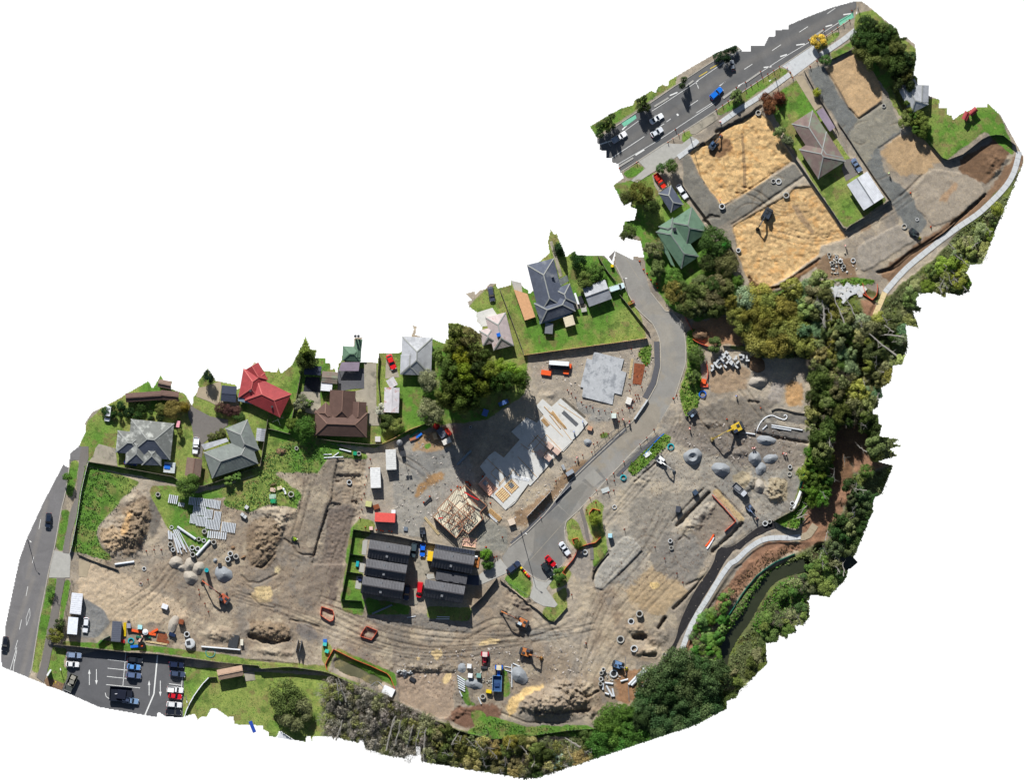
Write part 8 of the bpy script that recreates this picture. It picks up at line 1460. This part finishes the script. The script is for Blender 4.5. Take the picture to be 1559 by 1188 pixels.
# ================================================================= trees and ground cover
# single trees that can be told apart: T, x, y, r, rgb, kind, height, label
OL = (118, 122, 62); DG = (52, 74, 34); MG = (78, 104, 40); BG = (98, 132, 44); YG = (138, 150, 52); GG = (112, 118, 96); SG = (104, 128, 92)
for a in ((A1, 610, 285, 8, MG, 'broad', 5, 'small street tree beside the left road'), (A3, 990, 1060, 18, (66, 96, 42), 'dense', 6, 'round green tree above the pipe bundles'), (A6, 1090, 660, 17, (62, 92, 36), 'dense', 6, 'round tree left of the brown hipped house'), (A6, 975, 625, 9, (84, 104, 44), 'broad', 4, 'smaller tree touching the round one by the brown house'), (A6, 1070, 440, 13, (110, 112, 88), 'feather', 4, 'grey green palm in the concrete yard'), (A6, 1130, 440, 8, (90, 118, 60), 'feather', 4, 'small palm right of the grey green one'),
    (B1, 150, 330, 18, (92, 100, 36), 'conifer', 11, 'tall conifer at the ragged top left of the brown house'), (B1, 160, 400, 15, (66, 78, 34), 'dense', 7, 'dark tree below the tall conifer'), (B1, 835, 850, 9, (176, 176, 160), 'feather', 3, 'pale flowering shrub beside the long drive'), (B1, 880, 960, 12, (70, 88, 44), 'broad', 4, 'dark green shrub below the pale flowering one'), (B1, 970, 1000, 11, (104, 118, 62), 'broad', 4, 'olive shrub by the boundary fence'),
    (A3, 850, 370, 15, (104, 92, 50), 'dense', 3.5, 'rust tinted hedge tree above the slate house, right'), (A3, 950, 355, 10, (120, 100, 52), 'dense', 3, 'rust tinted hedge tree at the right end'), (A3, 740, 370, 10, (100, 100, 50), 'dense', 3, 'rust tinted hedge tree, middle'), (A3, 910, 590, 6, (92, 100, 50), 'broad', 3, 'shrub with red flowers right of the slate house'), (A6, 330, 480, 9, (84, 58, 54), 'dense', 3, 'dark purple shrub above the drive, left'), (A6, 400, 500, 10, (84, 58, 54), 'dense', 3, 'dark purple shrub above the drive, middle'), (A6, 470, 510, 9, (84, 60, 54), 'dense', 3, 'dark purple shrub above the drive, right'), (A6, 500, 560, 10, (58, 84, 40), 'broad', 3, 'green shrub below the purple ones'),
    (A6, 480, 1110, 8, (110, 138, 70), 'feather', 3, 'pale fern like shrub over the paling fence, right'), (A6, 400, 1145, 8, (110, 138, 70), 'feather', 3, 'pale fern like shrub over the paling fence, left'), (A6, 250, 740, 7, (96, 96, 60), 'feather', 2, 'potted shrub beside the drive, left'), (A6, 330, 710, 8, (90, 96, 56), 'feather', 2, 'potted shrub beside the drive, right'), (A6, 10, 480, 7, (120, 112, 40), 'dense', 4, 'small golden shrub by the asphalt drive'),
    (B5, 100+740, 700, 14, (96, 124, 42), 'dense', 9, 'rounded bright tree at the right of the tall group'), (B5, 960, 760, 20, (86, 116, 38), 'dense', 11, 'broad bright tree nearest the building slab'), (B5, 200, 830, 17, (112, 112, 84), 'dense', 7, 'grey olive tree beside the pale hipped house'), (B5, 210, 1110, 20, (108, 108, 78), 'dense', 7, 'grey olive tree at the lower left of the tall group'),
    (A8, 300, 880, 26, (74, 88, 44), 'dense', 6, 'big weeping tree on the park lawn, upper half'), (A8, 370, 1010, 27, (92, 98, 64), 'feather', 5, 'big weeping tree on the park lawn, lower half'), (C7, 1000, 530, 24, (60, 76, 34), 'dense', 7, 'dark round tree right of the green roofed house'), (C7, 1085, 550, 10, (74, 130, 50), 'dense', 6, 'small bright green tree at the gravel edge'), (C7, 950, 700, 16, (48, 62, 30), 'dense', 5, 'very dark tree under the round one'), (C7, 1100, 720, 20, (84, 84, 50), 'dense', 6, 'brownish tree left of the second sand pad'),
    (C7, 640, 980, 17, (108, 104, 50), 'dense', 6, 'golden brown tree beside the local road bend'), (C7, 780, 1090, 20, (84, 96, 50), 'dense', 7, 'olive tree below the golden brown one'), (C7, 870, 980, 20, (96, 104, 58), 'broad', 6, 'olive tree in the middle of the small wood'), (C7, 1040, 900, 18, (110, 104, 72), 'dense', 6, 'dry looking tree in the small wood'), (C7, 1010, 1050, 20, (84, 84, 54), 'dense', 7, 'brown olive tree in the small wood'), (C7, 1270, 1050, 22, (118, 138, 108), 'dense', 8, 'silvery green tree below the second sand pad'), (C7, 1210, 880, 10, (70, 106, 40), 'dense', 5, 'bright shrub left of the sand pad corner'), (C7, 970, 900, 9, (110, 140, 40), 'dense', 4, 'yellow green shrub in the small wood'), (C7, 620, 850, 15, (84, 108, 44), 'broad', 4, 'green shrub beside the road below the house'), (C7, 450, 600, 15, (96, 100, 66), 'feather', 5, 'loose grey green tree left of the green roofed house'), (C7, 480, 760, 14, (98, 108, 60), 'feather', 5, 'loose olive tree by the curving road'),
    (C7, 430, 200, 13, (58, 70, 34), 'dense', 7, 'dark tree left of the grey cottage'), (C7, 330, 80, 18, (84, 80, 36), 'dense', 8, 'olive brown tree at the ragged edge above the lawn'), (C7, 210, 130, 13, (60, 66, 34), 'dense', 6, 'dark tree at the ragged left edge'), (C7, 210, 440, 14, (60, 74, 36), 'dense', 5, 'dark shrub at the ragged notch'), (C6, 840, 790, 11, (72, 92, 42), 'dense', 6, 'round tree in front of the red pickup'), (C6, 750, 810, 8, (72, 92, 44), 'broad', 4, 'smaller tree left of the round one'),
    (C8, 720, 120, 12, (104, 72, 46), 'dense', 5, 'rust coloured shrub, left of two behind the footpath'), (C8, 790, 50, 12, (98, 66, 42), 'conifer', 5, 'rust coloured shrub, right of two behind the footpath'), (C8, 680, 60, 10, (96, 60, 36), 'dense', 4, 'dark red shrub behind the footpath'), (C8, 790, 330, 10, (100, 116, 70), 'feather', 4, 'grey green shrub along the tall dark fence, upper'), (C8, 860, 400, 11, (96, 104, 74), 'feather', 4, 'grey green shrub along the tall dark fence, lower'), (C8, 440, 20, 9, (96, 112, 66), 'feather', 4, 'small tree on the arterial verge'),
    (D1, 1110, 370, 13, (176, 152, 62), 'feather', 4, 'golden yellow shrub on the arterial verge'), (D1, 350, 880, 9, (100, 116, 68), 'feather', 4, 'grey green street tree near the blue car'), (D1, 1170, 540, 9, (70, 96, 48), 'dense', 3, 'dark shrub at the new crossing'), (D2, 110, 640, 7, (130, 140, 46), 'dense', 2.5, 'small golden shrub on the narrow drive'), (B8, 855, 410, 11, (110, 124, 44), 'dense', 4, 'big olive shrub on the green island'), (B8, 730, 590, 7, (84, 104, 40), 'dense', 3, 'shrub inside the orange mesh box'), (B8, 600, 800, 11, (84, 108, 48), 'feather', 5, 'street tree at the cul-de-sac head'), (B3, 1425, 385, 9, (78, 122, 40), 'dense', 4, 'bright green tree at the townhouse corner'), (B3, 1440, 470, 9, (70, 96, 40), 'broad', 3, 'green shrub by the slanting fence'),
    (B6, 820, 460, 14, (84, 100, 48), 'feather', 5, 'loose green tree on the lawn above the white garage'), (B6, 900, 400, 14, (72, 92, 38), 'broad', 5, 'green tree beside the road fence'), (B6, 760, 300, 14, (34, 62, 26), 'dense', 4, 'dark conifer hedge at the lawn top'), (B6, 610, 210, 11, (30, 56, 26), 'conifer', 7, 'dark spiky hedge tree at the lawn top edge'), (C5, 240, 480, 13, (76, 100, 50), 'dense', 4, 'shrub beside the bend above the dark pit'), (C5, 400, 390, 12, (90, 110, 60), 'feather', 4, 'fern like shrub by the grey stones'), (C5, 210, 670, 10, (80, 96, 52), 'feather', 4, 'shrub beside the orange barrier'), (A2, 500, 520, 12, (96, 100, 40), 'broad', 3, 'yellowish shrub at the footpath corner'), (A2, 540, 420, 9, (50, 66, 34), 'broad', 3.5, 'dark shrub beside the footpath'), (A2, 460, 100, 8, (84, 110, 60), 'sparse', 4, 'thin bare street tree by the left road'),
    (D8, 805, 560, 17, (150, 168, 150), 'feather', 3, 'silvery blue aloe clump at the bottom edge'), (D8, 915, 560, 16, (126, 144, 96), 'feather', 2.5, 'spiky green agave clump at the bottom edge'), (D8, 690, 520, 9, (150, 150, 60), 'dense', 4, 'yellow green shrub left of the aloe'), (A6, 230, 200, 10, (20, 44, 28), 'dense', 5, 'dark green tree at the ragged top edge'), (D6, 985, 285, 11, (92, 116, 52), 'dense', 5, 'round shrub on the red soil'), (D2, 730, 830, 14, (96, 112, 60), 'feather', 4, 'leafy shrub beside the pale blue house')):
    T_, x, y, r_, c, kd, hh, lab = a; tree(*T_(x, y), r_, c, lab, kd, hh)
# tall dark group
GRP = 'tall dark trees shading the building slab'
for k, (x, y, r_, c) in enumerate(((430, 380, 16, (92, 96, 44)), (560, 430, 18, (100, 96, 60)), (420, 520, 18, (84, 96, 40)), (340, 620, 18, (86, 98, 44)), (480, 620, 18, (118, 122, 36)), (600, 600, 16, (66, 76, 36)), (680, 620, 14, (70, 84, 36)), (380, 740, 18, (74, 88, 38)), (520, 770, 18, (112, 120, 36)), (640, 740, 16, (44, 58, 26)), (740, 760, 18, (96, 112, 40)), (430, 880, 20, (70, 84, 34)), (560, 920, 18, (80, 96, 36)), (690, 880, 18, (90, 108, 38)), (800, 850, 17, (60, 78, 30)), (350, 980, 18, (84, 98, 44)), (480, 1030, 18, (86, 100, 42)), (590, 1020, 14, (60, 78, 32)), (880, 840, 16, (56, 76, 30)), (1040, 830, 14, (72, 96, 34)))):
    kk = 'dense' if k % 3 else 'broad'; wh = ('upper' if y < 650 else 'lower')+' '+('left' if x < 500 else 'right'); tree(*B5(x, y), r_, c, 'tall green tree in the %s of the dense group shading the building slab' % wh, kk, 21 if y > 700 else 15, group=GRP+', '+wh)
# woods: patches filled by spacing
occ = []
def wood(poly, spacing, rlo, rhi, cols, kinds, label, group, hlo=5, hhi=9, seed=0, avoid=(), wild=False):
    wild = seed in (2, 3, 5, 6, 7, 8, 11, 13, 17)
    spacing *= 1.16; rlo *= 1.1; rhi *= 1.1; r = random.Random(seed); xs = [p[0] for p in poly]; ys = [p[1] for p in poly]; m_ = raster(poly); n = 0; av = [raster(p) for p in avoid]
    for _ in range(6000):
        x, y = r.uniform(min(xs), max(xs)), r.uniform(min(ys), max(ys)); i, j = int((x+2)/ST), int((y+2)/ST)
        if not (0 <= i < NX and 0 <= j < NY) or not m_[j, i] or not INSIDE[j, i] or any(a_[j, i] for a_ in av): continue
        if any((x-ox)**2+(y-oy)**2 < (spacing*(.75+.25*oq))**2 for ox, oy, oq in occ): continue
        R_ = r.uniform(rlo*.75, rhi); occ.append((x, y, (R_-rlo)/(rhi-rlo+.01))); kd = r.choice(kinds); c = r.choice(cols)
        if wild and r.random() < (.2 if seed in (3, 6, 13, 5) else .1): continue
        if wild and r.random() < .42: kd = r.choice(('sparse', 'feather', 'feather')); g_ = r.choice(((142, 140, 110), (150, 152, 104), (128, 136, 96), (140, 128, 100))); c = tuple(int(a*.5+b_*.5) for a, b_ in zip(c, g_))
        u, v = (x-min(xs))/(max(xs)-min(xs)), (y-min(ys))/(max(ys)-min(ys)); wh = (', '+('top', 'middle', 'bottom')[min(2, int(v*3))]+' '+('left', 'centre', 'right')[min(2, int(u*3))]+' of the patch') if len(label.split()) < 12 else ''
        tree(x, y, R_, c, label % {'dense': 'bushy', 'broad': 'spreading', 'feather': 'feathery', 'sparse': 'thin', 'bare': 'bare', 'conifer': 'pointed'}[kd]+wh, kd, r.uniform(hlo, hhi), group=group+(' (%s%s)' % (kd, wh))); n += 1
    return n
RSOIL = [GAP, E4('830 480 980 490 1000 600 960 720 880 700 850 560'), D6('490 600 640 500 700 350 860 360 880 470 800 600 700 800 560 830 500 800'), D6('860 170 1000 130 1190 240 1000 300 880 300'), E4('500 350 1000 330 1020 480 830 500 560 470')]
wood(PX('1112 458 1150 448 1200 465 1212 500 1205 525 1160 530 1125 500'), 15, 14, 21, [OL, (112, 108, 50), (126, 120, 58)], ['dense'], '%s olive tree of the grove above the brown heap', 'olive grove above the brown heap', 6, 9, 1)
wood(PX('1200 440 1260 425 1275 470 1330 500 1345 470 1375 500 1380 545 1350 580 1330 600 1300 610 1290 560 1245 540 1210 520 1195 480'), 14, 10, 18, [OL, (96, 112, 52), (132, 134, 66), (90, 98, 58), SG], ['dense', 'dense', 'broad', 'feather'], '%s green tree in the upper part of the gully wood', 'upper gully wood', 5, 9, 2, RSOIL)
wood(PX('1236 540 1300 555 1330 600 1345 640 1340 700 1290 690 1250 700 1232 660'), 14, 11, 18, [(70, 88, 40), (108, 116, 54), (84, 96, 46), (52, 66, 30)], ['dense', 'dense', 'broad'], '%s green tree in the middle of the gully wood', 'middle gully wood', 6, 10, 3, RSOIL)
wood(PX('1228 680 1262 690 1262 740 1255 770 1228 765 1222 730'), 11, 8, 12, [(84, 118, 42), (74, 98, 40), (110, 128, 50)], ['dense', 'broad'], '%s bright tree along the east fence', 'trees along the east fence', 4, 6, 4)
wood(PX('1290 740 1340 760 1325 800 1285 885 1250 830 1262 790'), 14, 9, 15, [(64, 86, 44), (78, 100, 60), (92, 98, 60), (56, 78, 38)], ['dense', 'broad', 'feather'], '%s green tree at the right edge beyond the path end', 'trees beyond the path end', 5, 8, 5, RSOIL)
wood(PX('1225 870 1262 840 1290 880 1262 908 1232 915 1220 950 1180 975 1165 990 1160 940 1190 900'), 13, 8, 14, [(92, 116, 56), (110, 126, 66), (84, 104, 58)], ['feather', 'feather', 'dense'], '%s reedy tree on the far stream bank', 'far stream bank', 2, 4, 6, [offset_line(STREAM2, -10)+offset_line(STREAM2, 10)[::-1]])
wood(PX('1110 1030 1165 985 1168 1010 1125 1060 1105 1085 1090 1060'), 13, 9, 14, [(100, 112, 56), (84, 96, 48), (116, 118, 88)], ['feather', 'dense'], '%s tree at the lower end of the stream', 'lower stream end', 3, 6, 7)
wood(PX('1068 945 1110 900 1100 960 1085 1010 1060 1010 1055 970'), 10, 7, 11, [(84, 122, 48), (96, 128, 58)], ['feather', 'dense'], '%s bright bush between path and stream', 'bushes between path and stream', 2, 4, 8, [offset_line(STREAM2, -8)+offset_line(STREAM2, 8)[::-1], offset_line(PATH_S, -8)+offset_line(PATH_S, 8)[::-1]])
wood(PX('985 1050 1010 1010 1050 1000 1090 1030 1095 1085 1040 1115 1000 1120 970 1100'), 18, 18, 25, [(66, 88, 52), (56, 78, 42), (78, 96, 58)], ['dense'], '%s dark green tree at the lower right of the works', 'dark wood at the lower right', 8, 11, 9)
wood(PX('915 1105 950 1085 985 1085 1000 1120 950 1140 905 1150'), 16, 16, 22, [(72, 104, 42), (78, 110, 44)], ['dense'], '%s vivid green tree above the bottom edge', 'vivid trees above the bottom edge', 6, 8, 10)
wood(PX('660 1105 745 1130 850 1130 905 1120 905 1150 820 1182 740 1174 660 1160'), 14, 9, 15, [(96, 98, 50), (126, 120, 56), (84, 96, 48), (70, 84, 40), (136, 128, 78)], ['dense', 'broad', 'feather', 'sparse'], '%s tree of the mixed scrub at the bottom edge', 'mixed scrub at the bottom edge', 4, 7, 11)
wood(PX('500 1040 560 1050 600 1075 660 1100 660 1160 590 1150 550 1130 500 1125'), 10, 9, 15, [(132, 128, 114), (122, 122, 90), (118, 122, 72), (138, 132, 122)], ['bare', 'bare', 'sparse', 'bare'], '%s grey tree of the leafless thicket beside the park', 'leafless thicket beside the park', 5, 8, 12)
wood(PX('1375 455 1400 420 1440 395 1475 360 1500 340 1520 310 1500 400 1470 410 1478 430 1440 450 1400 445 1395 475 1400 495 1380 490'), 12, 8, 14, [(128, 142, 60), (112, 130, 52), (136, 144, 100), (104, 116, 64)], ['feather', 'dense', 'feather', 'sparse'], '%s tree below the upper shared path', 'trees below the upper shared path', 3, 6, 13)
wood(PX('1308 30 1365 50 1370 80 1395 90 1390 115 1375 135 1350 95 1330 100 1310 80'), 13, 10, 16, [(48, 62, 30), (60, 78, 36), (90, 96, 50)], ['dense', 'broad'], '%s dark tree in the top right corner garden', 'top right corner garden', 6, 9, 14)
wood(PX('1375 95 1390 90 1392 112 1378 128'), 12, 7, 9, [(96, 112, 50)], ['feather'], '%s small tree at the top right garden edge', 'top right garden edge', 3, 5, 15)
wood(PX('1378 150 1400 175 1412 195 1402 205 1385 185'), 10, 6, 9, [(84, 104, 44), (104, 120, 56)], ['dense', 'feather'], '%s shrub beside the top right fence', 'shrubs beside the top right fence', 3, 5, 16)
wood(PX('1030 440 1060 430 1130 440 1145 470 1110 475 1050 478'), 12, 9, 14, [(74, 88, 44), (92, 96, 56), (66, 84, 40)], ['dense', 'broad'], '%s tree of the small wood above the brown clearing', 'small wood above the brown clearing', 5, 8, 17)
wood(A3('240 390 290 350 400 330 560 350 600 380 560 430 400 420 280 470'), 12, 5, 8, [(34, 58, 28), (48, 70, 30)], ['dense'], '%s dark hedge shrub at the top of the slate house lawn', 'dark hedge of the slate house lawn', 2, 3, 18)
wood(A3('640 400 780 400 780 470 640 470'), 12, 5, 8, [(40, 60, 30)], ['dense'], '%s dark shrub behind the slate house', 'dark shrubs behind the slate house', 2, 3, 19)
wood(D1('150 500 330 430 330 460 250 540 180 540'), 10, 6, 9, [(36, 54, 30)], ['dense'], '%s dark hedge shrub across the arterial road', 'dark hedge across the arterial road', 2, 4, 20)
wood(C6('520 200 600 170 640 280 560 290'), 9, 5, 7, [(56, 72, 36)], ['dense'], '%s crown standing for a tree shadow over the cycle lane', 'crowns for tree shadows over the cycle lane', 5, 7, 21); wood(C6('150 420 300 330 320 420 200 500'), 10, 5, 8, [(56, 74, 36)], ['dense'], '%s crown drawn for tree shadow, left end of arterial road', 'crowns for tree shadows at the left end of the arterial road', 5, 7, 22); wood(C6('905 15 960 0 965 60 920 90'), 9, 4, 6, [(56, 72, 36)], ['dense'], '%s small crown for a tree shadow across the arterial road', 'small crowns for tree shadows across the arterial road', 5, 6, 23)  # dark crowns set where only the shadows of unseen trees lie
# long pale leaning trunks in the gully
def log(T_, x1, y1, x2, y2, r_, lab, group=None, z1=.6, z2=4.5):
    p, q = T_(x1, y1), T_(x2, y2); c = W(*p, hz(*p)); b = MB(); P = Vector((0, 0, z2)); Q = W(*q, hz(*q)+z1)-c; n = 6; pts = [P.lerp(Q, k/n)+Vector((rr.uniform(-.25, .25), rr.uniform(-.25, .25), 0))*(0 < k < n) for k in range(n+1)]
    for k in range(n): b.tube(pts[k], pts[k+1], r_*(.5+.5*k/n), r_*(.5+.5*(k+1)/n), 7)
    for k in range(1, n): 
        t = rr.uniform(0, 6.28); b.tube(pts[k], pts[k]+Vector((math.cos(t), math.sin(t), .3))*rr.uniform(.8, 2.2), r_*.3, r_*.1, 5)
    o = b.build('leaning_trunk', MATS['bark_pale'], loc=c); tag(o, lab, 'tree trunk', group)
for T_, s_, n_, lab in ((PX, '1240 450 1340 450 1370 560 1320 640 1250 560', 12, 'thin pale dead trunk leaning in the upper gully wood'), (PX, '1240 620 1330 620 1335 700 1300 760 1250 760', 12, 'thin pale dead trunk leaning in the middle gully wood'), (PX, '1270 760 1335 760 1290 870 1240 850', 8, 'thin grey dead trunk beyond the path end'), (PX, '1110 1060 1230 900 1240 940 1160 1010', 8, 'thin grey dead trunk on the far stream bank'), (PX, '660 1110 900 1135 880 1160 800 1180 660 1155', 16, 'thin pale dead trunk in the mixed scrub at the bottom edge'), (PX, '1390 440 1470 380 1510 330 1490 400 1440 440', 10, 'thin grey dead trunk below the upper shared path')):
    P_ = T_(s_); m_ = raster(P_); r = random.Random(len(lab)); k = 0
    while k < n_:
        x, y = r.uniform(min(p[0] for p in P_), max(p[0] for p in P_)), r.uniform(min(p[1] for p in P_), max(p[1] for p in P_)); i, j = int((x+2)/ST), int((y+2)/ST)
        if not m_[j, i]: continue
        a_ = R(r.gauss(60, 35)); l_ = r.uniform(8, 22); k += 1
        if inside(x+l_*math.cos(a_), y+l_*math.sin(a_)): log(PX, x, y, x+l_*math.cos(a_), y+l_*math.sin(a_), r.uniform(.1, .2), lab, lab, z2=r.uniform(6, 9), z1=r.uniform(5, 8))
log(E4, 470, 500, 488, 750, .42, 'thick pale trunk standing left in the gully', z2=7, z1=6); log(E4, 590, 480, 710, 800, .3, 'long crooked pale trunk slanting through the gully', z2=7, z1=6); log(E4, 700, 480, 780, 640, .26, 'short pale trunk right of the crooked one', z2=7, z1=6); log(E4, 530, 580, 560, 700, .18, 'thin pale trunk between the thick ones', z2=7, z1=6)
log(E4, 930, 830, 1200, 1050, .35, 'silver grey trunk across the right of the gully', z2=8, z1=7); log(E4, 1080, 840, 1280, 870, .3, 'bluish grey trunk at the right edge', z2=8, z1=7); log(E4, 560, 700-400, 640, 330, .1, 'thin pole in the rubble', z2=1, z1=1)
for k, (x1, y1, x2, y2) in enumerate(((1220, 530, 1145, 830), (1385, 600, 1325, 810), (1435, 650, 1405, 790), (1275, 560, 1225, 780), (1490, 640, 1470, 920), (1060, 730, 1035, 800), (700, 200, 740, 420), (720, 190, 790, 400), (760, 560, 700, 740))): log(E1, x1, y1, x2, y2, .28, 'pale bare trunk leaning in the leafless thicket', 'pale trunks leaning in the thicket', z2=8, z1=6)
for k, (x1, y1, x2, y2) in enumerate(((70, 920, 10, 1120), (210, 990, 160, 1188), (262, 1035, 235, 1170), (580, 1065, 530, 1160), (608, 1085, 570, 1188), (320, 1020, 300, 1180))): log(C1, x1, y1, x2, y2, .28, 'pale bare trunk lying below the long silt fence', 'pale trunks below the silt fence', z2=6, z1=5)
for k, (x1, y1, x2, y2) in enumerate(((720, 740, 800, 800), (760, 960, 840, 1010), (700, 880, 780, 920), (770, 820, 850, 860))): log(D4, x1, y1, x2, y2+30, .2, 'grey fallen branch below the upper shared path', 'grey branches below the upper path', z2=5, z1=4)
log(D6, 575, 505, 470, 625, .22, 'pale fallen branch at the corner lawn, upper', z2=3, z1=2); log(D6, 545, 610, 460, 640, .25, 'pale fallen branch at the corner lawn, lower', z2=2, z1=2); log(D8, 850, 440, 935, 490, .35, 'brown log beside the agave', z2=3, z1=3)
# ground cover
cover('undergrowth', [WOOD], 5.0, .42, (108, 118, 74), 'tangled undergrowth of the gully wood', 1, avoid=np.clip(sum(raster(p) for p in RSOIL), 0, 1).astype(bool) | raster(offset_line(STREAM2, -9)+offset_line(STREAM2, 9)[::-1]) | raster(D7('130 830 460 360 640 130 800 80 940 90 1000 40 1100 40 1060 120 900 190 700 300 560 440 420 640 220 860')) | (keep < .6), hgt=.7)
cover('undergrowth', [D7('680 320 850 230 870 260 750 310 640 440 560 580 500 640 420 720 380 780 300 760 430 640 520 520 600 400'), D7('840 300 940 300 980 400 900 640 780 700 700 750 600 640 700 480')], 7, .5, (92, 128, 46), 'bright leafy bank plants along the stream', 2, hgt=.6)
cover('weeds', WEEDS+[PX('400 690 430 675 500 690 470 745 455 775 408 768 385 760')], 9.0, .3, (84, 120, 56), 'rank green weeds on the vacant ground', 3, avoid=unlawn > .4, hgt=1.1, thr=.44)
cover('hedge_plants', [B7('835 1010 1140 760 1205 790 1170 850 890 1110 850 1080'), C4('1130 800 1260 730 1340 640 1370 560 1400 700 1330 860 1200 840'), PX('1045 505 1058 500 1065 545 1068 585 1062 620 1045 640 1033 600 1046 560'), D3('430 1040 900 880 1350 850 1500 870 1500 900 1080 940 700 980 600 1030'), B7('940 60 1030 20 1030 150 990 220 930 120')], 8, .42, (84, 128, 44), 'rough green planting strips beside the works', 4, hgt=.45)
cover('grass', LAWNS, 5.0, .2, (98, 134, 56), 'short grass blades on the lawns and verges', 5, avoid=(lawnm < .55), hgt=.1)
cover('clods', [PX('205 745 330 745 480 690 560 700 540 900 700 960 860 960 1000 900 1180 820 1230 640 1060 620 900 900 830 1010 760 1100 600 1040 380 1000 260 985 200 950 150 850')], 1.2, .22, (120, 100, 80), 'loose clods and crumbs of soil scattered on the works', 6, avoid=(lawnm > .4) | (flatm > .3) | (bm_ > .2), hgt=.15)
cover('clods', [A4('380 220 600 80 650 260 620 420 540 600 440 660 250 640 150 420'), A7('480 420 640 380 780 480 740 640 700 780 600 880 500 840 440 700'), A8('0 240 330 270 340 420 0 400'), C2('150 640 400 480 700 480 760 620 640 720 300 740'), C1('0 490 560 490 560 540 0 560'), C4('1080 460 1240 460 1240 640 1100 660')], 2.2, .3, (136, 118, 96), 'heavy clods on the spoil heaps', 8, avoid=(lawnm > .4), hgt=.25)
cover('clods', [D7('700 170 900 110 940 130 800 200 620 330 480 500 380 640 300 720 350 560 480 380')], 5, .34, (104, 76, 58), 'dark clods on the bank below the shared path', 9, hgt=.3)
cover('rubble', [B4('0 0 560 200 700 420 760 600 640 590 350 870 240 960 280 1060 0 1040'), B7('60 130 540 100 1000 60 1100 200 1080 350 900 620 560 680 400 700 280 460 140 400 40 300'), PX('740 790 860 700 880 720 780 830'), PX('600 990 900 980 900 1040 620 1040'), C4('300 20 980 30 1400 180 1380 360 1100 420 700 300 400 200'), D3('1060 620 1340 700 1330 860 1000 850')], .45, .55, (176, 170, 160), 'pale crumbs, offcuts and litter scattered round the building work', 11, avoid=(lawnm > .4) | (flatm > .3), hgt=.1)
cover('flower_bed', [A2('400 930 430 900 580 960 560 1015 420 980')], 6, .35, (206, 180, 60), 'yellow flowering ground plants in the car park bed', 7, hgt=.3, thr=.5)
